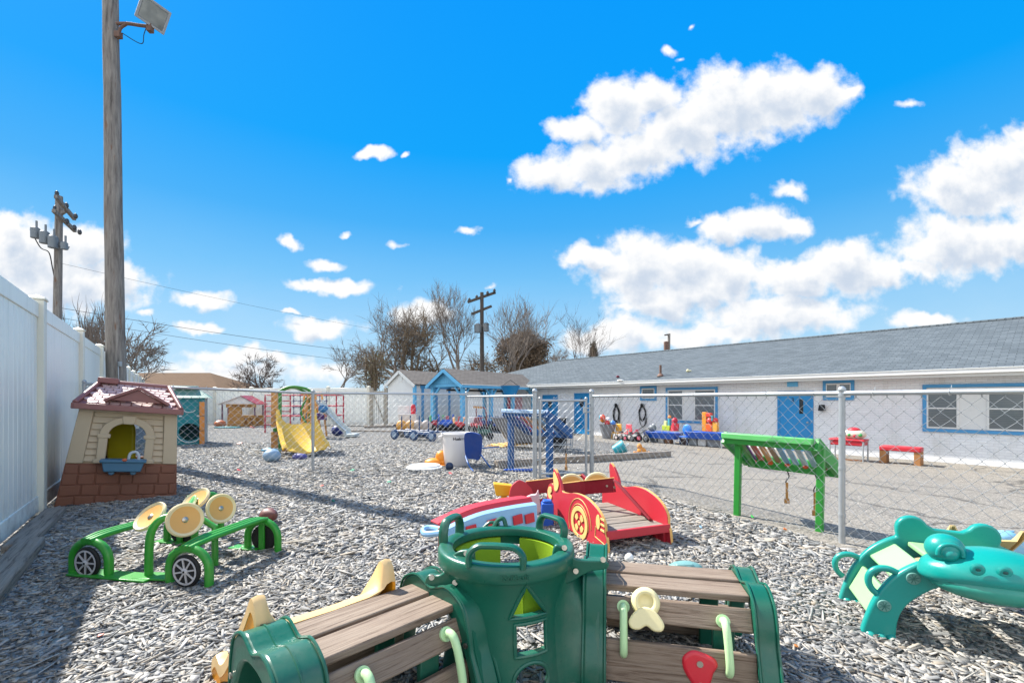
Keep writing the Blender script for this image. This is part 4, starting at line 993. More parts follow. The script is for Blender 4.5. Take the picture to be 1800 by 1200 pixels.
# three grab handles on the rim
def rim_handle(a, w_, hh, lean=.0):
    ca = V((math.cos(R(a)), math.sin(R(a)), 0)); tg = V((-ca.y, ca.x, 0)); mb = MB(); o = TC+ca*.288+V((0, 0, .562))
    pts = [o-tg*w_, o-tg*w_+up*hh*.55, o-tg*w_*.72+up*hh*.93, o-tg*w_*.3+up*hh, o+tg*w_*.3+up*hh, o+tg*w_*.72+up*hh*.93, o+tg*w_+up*hh*.55, o+tg*w_]
    pts = [p+ca*lean*((p.z-o.z)/hh) for p in pts]
    mb.tube(crom(pts, 5), .0145, 10, ry=.024, up=ca); return mb.build('rim_handle', grn, cl_)
rim_handle(262, .112, .085, -.01); rim_handle(160, .085, .105); rim_handle(38, .09, .085, .01)
mb = MB(); mb.tube(crom([TC+V((-.07, .29, .57)), TC+V((-.05, .30, .60)), TC+V((-.02, .30, .61)), TC+V((-.005, .29, .57))], 5), .012, 8); mb.tube(crom([TC+V((-.13, .31, .555)), TC+V((-.09, .32, .585)), TC+V((-.04, .31, .575))], 5), .009, 8).build('clip', grn, cl_)
# embossed word on the rim
def rim_text(body_, r_, z, size, m, par, a_c):
    cu_ = bpy.data.curves.new('rim_lettering', 'FONT'); cu_.body = body_; cu_.size = size; cu_.extrude = .0045; cu_.align_x = 'CENTER'
    o = bpy.data.objects.new('rim_lettering_tmp', cu_); COL.objects.link(o); bpy.context.view_layer.update(); me = dg_mesh(o); bpy.data.objects.remove(o)
    for v in me.vertices:
        a = R(a_c)+v.co.x/r_; rr = r_+v.co.z; p = TC+V((math.cos(a)*rr, math.sin(a)*rr, z+v.co.y)); v.co = W[par].inverted() @ p
    me.materials.clear(); me.materials.append(m); q = bpy.data.objects.new('rim_lettering', me); COL.objects.link(q); q.parent = par; W[q] = W[par]; return q
rim_text('KidKraft', .3192, .522, .034, grn, cl_, 277)

# plank tunnels
def plank(t0, t1, c, w_, th, ax, wn, par, nm='plank', m=None):
    # centre of top face c (at t=0), plank runs along ax, width along wn, thickness below
    ax = V(ax).normalized(); wn = V(wn); wn = (wn-ax*wn.dot(ax)).normalized(); nz = ax.cross(wn)
    if nz.z < -.2 : nz = -nz
    fr = frame(c+ax*(t0+t1)/2, ax, wn); L = t1-t0
    sg = 1 if fr.to_3x3() @ V((0, 0, 1)) @ nz > 0 else -1
    return MB().box((0, 0, -sg*th/2), (L, w_, th)).build(nm, m or deck, par, mtx=fr, bevel=.006, seg=2)
def tunnel(c, ax, wn, t0, t1, par, side):
    ax, wn = V(ax).normalized(), V(wn).normalized(); q = lambda s, z: c+wn*s+up*z
    plank(t0, t1, q(-.080, .402), .140, .032, ax, wn, par)
    plank(t0, t1, q(.082, .398), .145, .032, ax, wn, par)
    plank(t0, t1, q(.194, .308), .098, .032, ax, wn*.42-up*.91, par)
    plank(t0, t1, q(.238, .108), .172, .032, ax, wn*.10-up*.99, par)
    plank(t0, t1, q(-.198, .305), .138, .032, ax, -wn*.42-up*.91, par)
    plank(t0, t1, q(-.238, .108), .172, .032, ax, -wn*.10-up*.99, par)
def arch(c, ax, wn, t0, t1, par, hgt=.45, wide=.31, dip=True, nm='end_arch', seam=True):
    ax, wn = V(ax).normalized(), V(wn).normalized(); mid = (t0+t1)/2; mb = MB()
    half = [(wide, -.02), (wide*.985, .08), (wide*.90, .16), (wide*.80, .235), (wide*.76, .31), (wide*.66, hgt*.88), (wide*.47, hgt*.975), (wide*.30, hgt), (wide*.16, hgt*.97), (0, hgt*.935 if dip else hgt)]
    outer = crom([(a, b, 0) for a, b in half]+[(-a, b, 0) for a, b in reversed(half[:-1])], 5)
    inner = crom([(-wide*.86, -.02, 0), (-wide*.80, .10, 0), (-wide*.64, .235, 0), (-wide*.36, .345, 0), (0, .372, 0), (wide*.36, .345, 0), (wide*.64, .235, 0), (wide*.80, .10, 0), (wide*.86, -.02, 0)], 5)
    o_ = [(p.x, p.y) for p in outer]+[(p.x, p.y) for p in inner]
    mb.prism(o_, abs(t1-t0), c+ax*mid, wn, up)
    a_ = mb.build(nm, grn, par, bevel=.014, seg=3, ang=60)
    lip = MB()                                     # rolled lip along both edges and a seam down the middle
    for tt in (t0, t1):
        lip.tube([c+ax*tt+wn*p.x+up*(p.y+.002) for p in outer], .006, 6)
    if seam: lip.tube([c+ax*mid+wn*p.x+up*(p.y+.001) for p in outer], .004, 6)
    lip.build('moulded_lip', grn, a_)
    b_ = MB()
    for s_, z in ((-.88, .1), (.88, .1), (-.72, .26), (.72, .26)):
        b_.disc(c+ax*(t1+(.003 if t1 > t0 else -.003))+wn*(wide*s_)+up*z, .011, ax, .008, 12)
    each(b_, 'bolt', bolt, a_); return a_
LA = V((-.69, -.724, 0)).normalized(); LW = V((.724, -.69, 0)).normalized(); c0 = V((-.364, 1.99, 0))
RA = V((.975, -.22, 0)).normalized(); RW = V((-.22, -.975, 0)).normalized(); c1 = V((.472, 2.26, 0))
tunnel(c0, LA, LW, -.03, .57, cl_, 0); tunnel(c1, RA, RW, -.03, .61, cl_, 1)
arch(c0, LA, LW, .55, .70, cl_); arch(c1, RA, RW, .61, .69, cl_, .43, .32, seam=False)
arch(c0, LA, LW, -.12, -.01, cl_, .455, .33, nm='joint_arch', seam=False); arch(c1, RA, RW, -.10, -.005, cl_, .495, .32, nm='joint_arch', seam=False)
# moulded skirts joining the barrel to the joint arches
zs_ = [0., .06, .12, .18, .24, .30, .36, .42, .455]; sof = lambda z: float(np.interp(z, [0, .08, .16, .235, .31, .40, .455], [.325, .32, .29, .258, .245, .20, .11]))
rof = lambda z: float(np.interp(z, [p[1] for p in prof[:8]], [p[0] for p in prof[:8]]))
for a_, c, ax, wn in ((318, c1, RA, RW), (222, c0, LA, LW)):
    rows = []
    for z in zs_:
        a1 = TC+V((math.cos(R(a_)), math.sin(R(a_)), 0))*(rof(z)-.004)+up*z; b1 = c-ax*.03+wn*sof(z)+up*z; b2 = c-ax*.09+wn*(sof(z)-.012)+up*z
        m1 = a1.lerp(b2, .5)-V((0, -.022, 0)); rows.append([a1, a1.lerp(m1, .5), m1, m1.lerp(b2, .6), b2, b1])
    MB().grid(rows, .010).build('skirt', grn, cl_, ang=60)
# dark cross supports under the tunnels
sup = MB()
for c, ax, wn, tt in ((c0, LA, LW, .12), (c1, RA, RW, .50)):
    for s_ in (-1, 1): sup.box(c+ax*tt+wn*(s_*.16)+up*.17, (.09, .03, .34), ax, wn)
each(sup, 'inner_support', grn, cl_, bevel=.006)
# tabs that bolt the rim to the joint arches
tb = MB(); 
for tip, base, ol in ((P(762, 1004, 2.02), P(815, 968, 1.98), [(-.05, .585), (.0, .598), (.05, .570), (.08, .505), (.115, .478), (.17, .470), (.175, .41), (.09, .385), (.04, .38), (-.04, .44)]), (P(1066, 976, 2.06), P(985, 950, 2.06), [(-.03, .585), (.0, .592), (.03, .578), (.06, .540), (.10, .528), (.205, .522), (.21, .490), (.14, .478), (.09, .455), (.05, .43), (0, .42), (-.04, .46)])):
    d = (tip-base); d.z = 0; d.normalize(); o = V((base.x, base.y, 0))
    tb.prism([(p.x, p.y) for p in crom([(a, b, 0) for a, b in ol], 4, True)], .03, o, d, up)
each(tb, 'bracket', grn, cl_, bevel=.006)
bb = MB()
for x, y, d in ((820, 972, 1.955), (759, 1014, 1.985), (800, 1023, 1.95), (992, 962, 2.035), (1060, 983, 2.035), (1012, 1003, 2.03)): bb.disc(P(x, y, d), .012, (0, -1, .2), .012, 12).disc(P(x, y, d-.008), .005, (0, -1, .2), .006, 6)
each(bb, 'bolt', bolt, cl_)
# beige slide on the far side of the left tunnel
sl_ = MB(); rows = []
sp_ = [(-.15, .405), (-.20, .405), (-.27, .36), (-.36, .27), (-.46, .165), (-.56, .085), (-.65, .055), (-.74, .05)]
spc = crom([(a, b, 0) for a, b in sp_], 4); nS = len(spc)
def rail_h(i):
    f = i/(nS-1); return np.interp(f, [0, .08, .16, .3, .6, .8, .9, 1], [.03, .10, .125, .085, .07, .05, .085, .03])
T_L, T_R = .615, .10
for i, p in enumerate(spc):
    row = []; rh = rail_h(i)
    for t_, z in ((T_L+.03, rh-.05), (T_L+.028, rh), (T_L+.006, rh+.006), (T_L-.016, rh), (T_L-.03, rh*.45), (T_L-.055, .008), (T_L-.10, 0), ((T_L+T_R)/2, -.003), (T_R+.10, 0), (T_R+.055, .008), (T_R+.03, rh*.45), (T_R+.016, rh), (T_R-.006, rh+.006), (T_R-.028, rh), (T_R-.03, rh-.05)):
        row.append(c0+LA*t_+LW*p.x+up*(p.y+z))
    rows.append(row)
sl_.grid(rows, .009); sd = sl_.build('slide', beige, cl_, ang=50)
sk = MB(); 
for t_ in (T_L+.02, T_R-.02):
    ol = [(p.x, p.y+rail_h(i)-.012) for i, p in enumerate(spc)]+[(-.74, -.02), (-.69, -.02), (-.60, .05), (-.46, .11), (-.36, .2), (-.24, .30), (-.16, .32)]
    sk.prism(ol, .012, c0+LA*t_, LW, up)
sk.build('slide_side', shaded_beige, sd)  # orange of shaded translucent beige plastic, put into the colour
# grab bars and rock holds
def grab(p0, p1, out, par=cl_):
    p0, p1, out = V(p0), V(p1), V(out)
    mb = MB(); mb.tube(crom([p0-out*.2, p0+out*.55, p0.lerp(p1, .14)+out, p0.lerp(p1, .5)+out*1.12, p0.lerp(p1, .86)+out, p1+out*.55, p1-out*.2], 6), .0165, 12)
    for q in (p0, p1): mb.disc(q+out*.03, .028, out, .012, 16)
    return mb.build('grab_bar', lgrn, par)
ql = lambda t_, s_, z: c0+LA*t_+LW*s_+up*z
qr = lambda t_, s_, z: c1+RA*t_+RW*s_+up*z
ol_ = LW*.050+up*.022; or_ = RW*.050+up*.022
grab(ql(.06, .196, .318), ql(.05, .248, .10), ol_); grab(ql(.42, .200, .315), ql(.43, .248, .10), ol_)
grab(qr(.075, .196, .318), qr(.075, .246, .135), or_); grab(qr(.49, .205, .300), qr(.50, .248, .105), or_)
hd = MB(); c = qr(.17, .200, .318); n_ = (RW*.91+up*.42).normalized(); x_ = RA; y_ = n_.cross(x_)
# hold local frame: x along plank, y up the face, n outwards
hd.mi = 0; fr_c = c+n_*.004; yy_ = (up-n_*n_.dot(up)).normalized()
hd.lathe([(0, .0), (.062, 0), (.062, .03), (.052, .046), (.036, .048), (.026, .03), (.012, .022), (0, .022)], fr_c+yy_*.028, x_, yy_, n_, n=28)
ol = crom([(0, -.055, 0), (.03, -.072, 0), (.062, -.07, 0), (.074, -.045, 0), (.058, -.015, 0), (.03, .012, 0), (0, .02, 0), (-.03, .012, 0), (-.058, -.015, 0), (-.074, -.045, 0), (-.062, -.07, 0), (-.03, -.072, 0)], 4, True)
hd.prism([(p.x, p.y) for p in ol], .05, fr_c+n_*.03-yy_*.012, x_, yy_)
hd.build('climbing_hold', cream, cl_, bevel=.008, seg=3, label='cream two-lobed climbing hold')
c = qr(.385, .236, .11); n_ = (RW*.99+up*.10).normalized(); yy_ = (up-n_*n_.dot(up)).normalized()
ol = crom([(-.062, .055, 0), (-.03, .078, 0), (.01, .075, 0), (.06, .055, 0), (.072, .025, 0), (.055, -.005, 0), (.045, -.04, 0), (.03, -.085, 0), (0, -.09, 0), (-.03, -.06, 0), (-.062, -.01, 0), (-.07, .03, 0)], 4, True)
h2 = MB(); h2.prism([(p.x, p.y) for p in ol], .05, c+n_*.02, RA, yy_)
h2o = h2.build('climbing_hold', redp, cl_, bevel=.016, seg=4, label='red teardrop climbing hold')
MB().disc(c+n_*.046+RA*.0+yy_*.03, .013, n_, .006, 14).disc(c+n_*.046+RA*.002-yy_*.052, .010, n_, .006, 14).build('bolt', bolt, h2o)

# ---------------- frog climber at the right edge
teal = plastic('teal_plastic', '#0c8a81', .32, .12, .12); steps = plastic('mint_plastic', '#8dbd84', .4, .05)
F0 = V((1.885, 2.43, 0)); fx_ = V((.917, -.398, 0)).normalized(); fy_ = V((.398, .917, 0)); WID = .44
fg = thing('frog_climber', 'teal frog shaped toddler climber with mint green steps and a wide smiling head', 'climber', F0)
outer = crom([(-.03, -.02, 0), (.0, .10, 0), (.045, .22, 0), (.12, .335, 0), (.22, .415, 0), (.33, .455, 0), (.45, .47, 0)], 5)
inner = crom([(.45, .335, 0), (.32, .31, 0), (.235, .255, 0), (.17, .185, 0), (.135, .10, 0), (.125, -.02, 0)], 5)
def side(O, back):
    o1 = [(p.x, p.y) for p in outer]
    if back:
        L_ = [(.36, .462)]+[(.37+.075*(1-math.cos(a))/1.0, .47+.085*math.sin(a)) for a in [pi*i/10 for i in range(1, 9)]]
        o1 = [q for q in o1 if q[0] < .27]+arc((.335, .485), .078, 190, 25, 10)+[(.44, .498), (.56, .494)]+arc((.655, .475), .075, 150, -30, 10)
        mir = [(.99-a, b) for a, b in reversed([(p.x, p.y) for p in outer]) if a < .22]
        o1 += mir+[(.99-p.x, p.y) for p in reversed(inner)]+[(p.x, p.y) for p in inner]
    else:
        o1 += [(.99-a, b) for a, b in reversed(o1)]+[(.99-p.x, p.y) for p in reversed(inner)]+[(p.x, p.y) for p in inner]
    return MB().prism(o1, .045, O, fx_, up).build('side_panel', teal, fg, bevel=.014, seg=4, ang=60)
sa = side(F0, False); side(F0+fy_*WID, True)
# toes on the feet
for O in (F0, F0+fy_*WID):
    mb = MB()
    for k in range(3): mb.ell(O+fx_*(.015+.045*k)-fy_*.012+up*.006, (.026, .036, .026), nu=10, nv=8)
    each(mb, 'toe', teal, fg)
def step(x0, z0, x1, z1, wd):
    a, b = F0+fx_*x0+up*z0, F0+fx_*x1+up*z1; mb = MB(); c = (a+b)/2+fy_*WID/2
    return mb.box(c, ((b-a).length, WID-.045, .03), b-a, fy_).build('step', steps, fg, bevel=.01, seg=3)
step(.035, .085, .105, .235, 0); step(.135, .295, .26, .385, 0); step(.31, .40, .68, .40, 0); step(.73, .385, .87, .275, 0)
for O, x0, z0, a in ((F0+fy_*WID, .02, .205, 0), (F0, .075, .275, 0)):
    n1 = V((-.83, .55, 0)); tang = V((.55, .83, 0)); pts = []
    for i in range(9):
        an = pi*i/8; u = -.075*math.cos(an)*1.; h_ = .085*math.sin(an); pts.append(O+fx_*(x0+.02+tang.x*u+n1.x*h_)+up*(z0+.01+tang.y*u+n1.y*h_))
    MB().tube(crom(pts, 3), .0165, 10).build('loop_handle', teal, fg)
for x, z in ((.075, .175), (.195, .335)):
    mb = MB(); c = F0+fx_*x-fy_*.026+up*z; mb.disc(c, .030, -fy_, .010, 24); q = mb.build('cap', plastic('cap_teal', '#5c8d84', .5), fg, bevel=.003)
    m2 = MB()
    for a in range(4): d = fx_*math.cos(R(45*a+20))+up*math.sin(R(45*a+20)); m2.bar(c-fy_*.006-d*.024, c-fy_*.006+d*.024, .003, .003, fy_)
    m2.build('cap_rib', plastic('cap_dark', '#2f6b62', .5), q)
# the head: wide frog face looking at the camera
HC = F0+fx_*.475-fy_*.09+up*.43
def headfn(p):
    x, y, z = p
    zz = z
    if y < 0:                                       # mouth crease and soft snout
        cr_ = math.exp(-((z+.28+.22*x*x)/.10)**2); y *= 1-.10*cr_
    if z > .1: zz = .1+(z-.1)*(.86+.10*math.cos(x*3.2))
    wv_ = 1+.10*math.exp(-((z+.45)/.3)**2)
    return V((x*wv_, y, zz))
hb = MB(); hb.ell(HC, (.275, .17, .118), fx_, fy_, 40, 24, headfn)
hd_ = hb.build('head', teal, fg, ang=80)
jw = MB(); jw.ell(HC-up*.052-fy_*.012, (.250, .158, .080), fx_, fy_, 36, 16); jw.build('jaw', plastic('jaw_teal', '#2d8d7c', .35), hd_, ang=80)
for sx in (-1, 1):
    e_ = MB(); ec = HC+fx_*(.188*sx)+up*.098-fy_*.02
    e_.ell(ec, (.076, .07, .07), fx_, fy_, 24, 16)
    eo = e_.build('eye', teal, hd_, ang=80)
    lid = MB(); lid.tube([ec-fy_*(.058)+fx_*(.046*math.cos(a))+up*(-.012+.046*math.sin(a))+fy_*.012*0 for a in [R(-10+200*i/14) for i in range(15)]], .010, 8).ell(ec-fy_*.048-up*.015, (.036, .03, .034), fx_, fy_, 16, 10)
    lid.build('eyelid', teal, eo, ang=80)
    nn = MB(); nc = HC+fx_*(.046*sx-.075)-fy_*(.160)+up*.05
    nn.lathe([(0, .0), (.009, .0), (.015, .0025), (.023, -.001), (.028, -.006)], nc, fx_, up, -fy_, n=20).build('nostril', teal, hd_, ang=80)
    MB().ell(nc-fy_*.001, (.010, .003, .007), fx_, fy_, 12, 8).build('nostril_hole', plastic('nostril_dark', '#0a4a46'), hd_)
mo = MB(); pts = []
for i in range(25):
    x = -.215+.43*i/24; z = -.058+.6*(x*x)*.9; k = 1-(x/.275)**2-((z)/.118)**2; pts.append(HC+fx_*x+up*z-fy_*(.17*math.sqrt(max(k, .01))-.004))
mo.tube(pts, .006, 6).build('mouth_line', plastic('mouth_dark', '#14635a'), hd_)
# beige slide beyond the frog
bsl = MB(); O2 = F0+fy_*(WID+.06)+fx_*.70
rows = []
for i in range(13):
    f = i/12; y = f*.62; z = .40*(1-f)**1.4+.05; row = []
    for x, h_ in ((-.17, .03), (-.165, .065), (-.14, .065), (-.12, .01), (0, 0), (.12, .01), (.14, .065), (.165, .065), (.17, .03)): row.append(O2+fy_*y+fx_*x+up*(z+h_))
    rows.append(row)
bsl.grid(rows, .01).build('slide', beige, fg, ang=50)
q = G(1763, 970); tag(MB().box(q+V((0, 0, .07)), (.22, .14, .12), fx_, fy_).ell(q+V((0, 0, .13)), (.12, .08, .06), nu=14, nv=8).box(q+V((.05, 0, .18)), (.1, .02, .02)).build('toy_boat', plastic('light_blue', '#7fb3cf'), bevel=.015), 'pale blue toy lying behind the frog climber by the fence', 'toy')
# ---------------- playhouse
tanp = plastic('tan_siding', '#b9a68a', .5, .08, .08); brown = plastic('brown_stone', '#7c4e3a', .6, .18, .05); maroon = plastic('maroon_roof', '#8a5a56', .42, .1, .12); mar_l = plastic('maroon_shingle', '#c4a5a0', .45, .18, .15); flowerb = plastic('slate_blue_box', '#3f6b85', .45)
pA = G(97, 893); pA.z = 0; pB_ = pA+V((.80, .60, 0))*1.125
px_ = (pB_-pA).normalized(); pc = (pA+pB_)/2; PW = (pB_-pA).length
ph = thing('playhouse', 'tan and brown plastic playhouse with a maroon shingle roof, leaning beside the white fence', 'playhouse', pc, local=True, rot=(0, R(5.5), math.atan2(px_.y, px_.x)))
hw_, D = PW/2, .85; zb, ze = .47, 1.14             # base half width, depth, stone height, eave height
wl = lambda z: hw_-(.10*z/1.14)                    # flared walls
def wall_front(y, win, z0, z1, m, nm, th=.05):
    ol = [(-wl(z0), z0), (wl(z0), z0), (wl(z1), z1), (-wl(z1), z1)]
    if win:                                         # u-shaped outline round the window opening
        w_, wb, wt_ = .185, .52, .80
        ol = [(-wl(z0), z0), (wl(z0), z0), (wl(z1), z1), (.001, z1)]+[(p[0], p[1]) for p in arc((0, wt_), w_, 90, 0, 8, .16)]+[(w_, wb), (-w_, wb)]+[(p[0], p[1]) for p in arc((0, wt_), w_, 180, 90, 8, .16)]+[(-.001, z1), (-wl(z1), z1)]
    return MB().prism(ol, th, (0, y, 0), (1, 0, 0), (0, 0, 1)).build(nm, m, ph, ang=30)
wall_front(0, True, zb, ze, tanp, 'front_wall'); wall_front(-.012, False, -.10, zb, brown, 'stone_base', .07); wall_front(D, False, -.05, zb, brown, 'stone_base', .07)
# back wall has a big opening
for s_ in (-1, 1): MB().prism([(s_*wl(zb), zb), (s_*wl(ze), ze), (s_*.22, ze), (s_*.22, zb)], .05, (0, D, 0), (1, 0, 0), (0, 0, 1)).build('back_wall', tanp, ph)
for s_ in (-1, 1):
    mb = MB(); x0, x1 = s_*(wl(zb)-.03), s_*(wl(ze)-.03)
    mb.add([V((x, y, z)) for x, z in ((x0, zb), (x1, ze)) for y in (0, D)]+[V((x-s_*.05, y, z)) for x, z in ((x0, zb), (x1, ze)) for y in (0, D)], [(0, 1, 3, 2), (4, 6, 7, 5), (0, 2, 6, 4), (1, 5, 7, 3), (2, 3, 7, 6), (0, 4, 5, 1)]); mb.build('side_wall', tanp, ph)
    mb = MB(); x0, x1 = s_*(wl(0)-.02), s_*(wl(zb)-.02)
    mb.add([V((x, y, z)) for x, z in ((x0, -.05), (x1, zb)) for y in (0, D)]+[V((x-s_*.05, y, z)) for x, z in ((x0, -.05), (x1, zb)) for y in (0, D)], [(0, 1, 3, 2), (4, 6, 7, 5), (0, 2, 6, 4), (1, 5, 7, 3), (2, 3, 7, 6), (0, 4, 5, 1)]); mb.build('stone_base', brown, ph)
# siding laps, corner boards, stone courses
mb = MB(); nl = 8
for i in range(nl):
    z0, z1 = zb+.02+(ze-.06-zb)*i/nl, zb+.02+(ze-.06-zb)*(i+1)/nl
    for s_ in (-1, 1):
        xo, xi = wl(z0)-.15, .245 if z1 < 1.0 else .25
        if z0 > .94: xi = .16 if z0 < 1.0 else .0
        a = sorted((s_*xi, s_*xo))
        mb.add([V((a[0], -.026, z1)), V((a[1], -.026, z1)), V((a[1], -.048, z0+.006)), V((a[0], -.048, z0+.006)), V((a[0], -.024, z0)), V((a[1], -.024, z0))], [(0, 1, 2, 3), (3, 2, 5, 4)])
mb.build('siding', tanp, ph, ang=20)
cb = MB()
for s_ in (-1, 1): cb.prism([(s_*wl(zb), zb), (s_*(wl(zb)-.15), zb), (s_*(wl(ze)-.13), ze-.03), (s_*wl(ze), ze-.03)], .03, (0, -.045, 0), (1, 0, 0), (0, 0, 1))
cb.prism([(-wl(ze), ze-.06), (wl(ze), ze-.06), (wl(ze), ze), (-wl(ze), ze)], .03, (0, -.046, 0), (1, 0, 0), (0, 0, 1)); cb.build('corner_board', tanp, ph, bevel=.008)
st = MB(); r2 = random.Random(4); zz = [-.08, .09, .22, .35, .455]
for i in range(4):
    x = -wl(zz[i])+.01; 
    while x < wl(zz[i])-.05:
        w_ = r2.uniform(.12, .26); x1 = min(x+w_, wl(zz[i+1])-.008)
        if wl(zz[i])-x1 < .08: x1 = wl(zz[i+1])-.008
        j = lambda: r2.uniform(-.012, .012)
        if x1-x > .03: st.prism([(x+.006, zz[i]+.006+j()*.5), (x1-.006, zz[i]+.006+j()*.5), (x1-.006, zz[i+1]-.006+j()*.5), (x+.006, zz[i+1]-.006+j()*.5)], .022, (0, -.05, 0), (1, 0, 0), (0, 0, 1))
        x = x1
st.build('stone_course', brown, ph, bevel=.006, seg=2)
# window trim
wt = MB(); w_ = .185
for s_ in (-1, 1): wt.box((s_*(w_+.035), -.055, .655), (.085, .05, .33)).box((s_*(w_+.03), -.06, .80), (.12, .055, .05)).box((s_*(w_+.04), -.06, .50), (.12, .055, .05))
oa = [(p[0], p[1]) for p in arc((0, .815), w_+.075, 0, 180, 18, .225)]+[(p[0], p[1]) for p in arc((0, .815), w_-.01, 180, 0, 18, .145)]
wt.prism(oa, .05, (0, -.055, 0), (1, 0, 0), (0, 0, 1)); wt.prism([(-.055, .95), (.055, .95), (.07, 1.055), (-.07, 1.055)], .066, (0, -.058, 0), (1, 0, 0), (0, 0, 1))
wt.build('window_trim', tanp, ph, bevel=.008)
fb = MB(); fb.prism([(-.17, .39), (.17, .39), (.20, .53), (-.20, .53)], .17, (0, -.14, 0), (1, 0, 0), (0, 0, 1)).box((0, -.14, .515), (.43, .20, .035))
for s_ in (-1, 1): fb.tube([V((s_*.1, -.2, .38)), V((s_*.1, -.1, .37))], .03, 10)
fbo = fb.build('flower_box', flowerb, ph, bevel=.012, seg=3)
MB().ell((.01, -.235, .535), (.025, .02, .02), nu=10, nv=8).build('badge', plastic('badge_orange', '#c0603a'), fbo)
MB().tube(crom([V((.04, -.10, .53)), V((.05, -.10, .60)), V((.10, -.10, .62)), V((.13, -.10, .58)), V((.135, -.1, .53))], 5), .016, 8).build('faucet', plastic('pale_grey_pl', '#b9c0c4'), fbo)
# roof: front slope with shingles, two hip rails, chimney block and dormer
er, zt, yt = .035, 1.42, .40
L0, L1 = wl(ze)+er, wl(ze)-.12
def sl2(u, v): return V((u*(L0+(L1-L0)*v), -.13+(yt+.13)*v, ze+.02+(zt-ze)*v))
rf = MB(); rf.add([sl2(-1, 0), sl2(1, 0), sl2(1, 1), sl2(-1, 1), V((-L0, D+.13, ze+.02)), V((L0, D+.13, ze+.02)), V((L1, D-yt, zt+.02)), V((-L1, D-yt, zt+.02))], [(0, 1, 2, 3), (5, 4, 7, 6), (1, 5, 6, 2), (4, 0, 3, 7), (3, 2, 6, 7), (0, 4, 5, 1)])
rf.box((0, -.13, ze+.0), (2*L0+.02, .06, .07)).box((0, D+.13, ze), (2*L0+.02, .06, .07)); rf.box((-L0, D/2, ze), (.06, D+.30, .07)).box((L0, D/2, ze), (.06, D+.3, .07))
rfo = rf.build('roof', maroon, ph, bevel=.008, ang=30)
shn = MB(); nr = 8; n_ = (sl2(1, 0)-sl2(-1, 0)).cross(sl2(-1, 1)-sl2(-1, 0)).normalized(); yv = (sl2(0, 1)-sl2(0, 0)).normalized()
for i in range(nr):
    v0 = .05+.93*i/nr; hh = .93/nr*(sl2(0, 1)-sl2(0, 0)).length; hwid = (L0+(L1-L0)*v0)*.93; k = 9; sw_ = 2*hwid/k
    for j in range(k+1):
        x = -hwid+sw_*(j+(.5 if i % 2 else 0)); 
        if x-sw_/2 < -hwid-.02 or x+sw_/2 > hwid+.03: continue
        ol = [(-sw_*.46, hh*.98), (-sw_*.46, hh*.3), (-sw_*.38, hh*.1), (-sw_*.2, 0), (sw_*.2, 0), (sw_*.38, hh*.1), (sw_*.46, hh*.3), (sw_*.46, hh*.98)]
        o = sl2(0, v0)+V((x, 0, 0))+n_*.008
        shn.prism(ol, .016, o, (1, 0, 0), yv+n_*(-.06))
shn.build('shingle', mar_l, rfo, ang=30)
hr = MB()
for s_ in (-1, 1): hr.tube([sl2(s_, 0)+n_*.02, sl2(s_, 1)+n_*.02], .028, 8)
hr.tube([sl2(-1, 1)+n_*.015, sl2(1, 1)+n_*.015], .03, 8); hr.box((-L1+.07, yt+.0, zt+.05), (.20, .2, .07)); hr.build('hip_rail', maroon, rfo, bevel=.008)
dm = MB(); dz = ze+.05; dm.prism([(-.26, 0), (.26, 0), (0, .15)], .05, (.06, -.10, dz+.04), (1, 0, 0), (0, 0, 1)); 
for s_ in (-1, 1): dm.bar(V((.06+s_*.31, -.05, dz+.03)), V((.06, -.05, dz+.215)), .22, .035, (0, 0, 1))
dm.build('dormer', maroon, rfo, bevel=.008)
# things inside: a yellow board and a toy shelf
q = ph.location+V((-.10, .62, 0)); tag(MB().prism([(p.x, p.y) for p in crom([(-.15, 0, 0), (.15, 0, 0), (.15, .6, 0), (.13, .93, 0), (-.12, .98, 0), (-.15, .7, 0)], 4, True)], .06, q+V((-.30, -.12, .0)), (1, .2, 0), (0, 0, 1)).build('toy_slide', plastic('sun_yellow', '#d6cf2f'), bevel=.02), 'yellow plastic board standing inside the playhouse, seen through its window', 'toy')

# ---------------- landscape timbers by the left fence
tw = wood('grey_timber', '#7d7166', '#b0a799', .85, 1., 14, .8, '#5f5144')
def timber(p0, p1, w_, h_, label, name='landscape_timber', group=None, z=0):
    p0, p1 = V(p0), V(p1); c = (p0+p1)/2; c.z = (p0.z+p1.z)/2+h_/2+z; d = p1-p0
    return tag(MB().box((0, 0, 0), (d.length, w_, h_)).build(name, tw, None, mtx=frame(c, d, z=(0, 0, 1)), bevel=.018), label, 'timber', group)
timber(G(-45, 1085), G(55, 965), .17, .10, 'nearest weathered grey timber, split at its end, by the tall white fence', group='timbers along the tall fence')
timber(G(28, 975), G(98, 905), .17, .09, 'weathered grey timber leading up to the corner of the playhouse', group='timbers along the tall fence')
timber(G(50, 985), G(70, 965), .06, .05, 'short brown broken stake beside the split timber', 'wooden_stake')
tb_ = wood('dark_timber', '#4c443c', '#7d746a', .85, 1., 14, .6)
a, b, c = G(872, 823), G(1032, 812), G(1176, 802)
timber(a, b, .14, .15, 'dark border timber behind the blue legged table and the gate', group='border timbers beyond the gate'); timber(b, c, .14, .15, 'dark border timber ending in the open asphalt right of the gate', group='border timbers beyond the gate')
timber(G(640, 752), G(690, 751), .14, .1, 'pale border timber at the foot of the white shed', group='border timbers at the back')
timber(G(590, 757), G(700, 759), .12, .05, 'thin dark border timber lying right of the far slide', group='border timbers at the back')
timber(Po+pd*.3-pw*.6, Po+pd*3.2-pw*.6, .14, .14, 'border timber along the front of the pavilion', group='border timbers at the back')

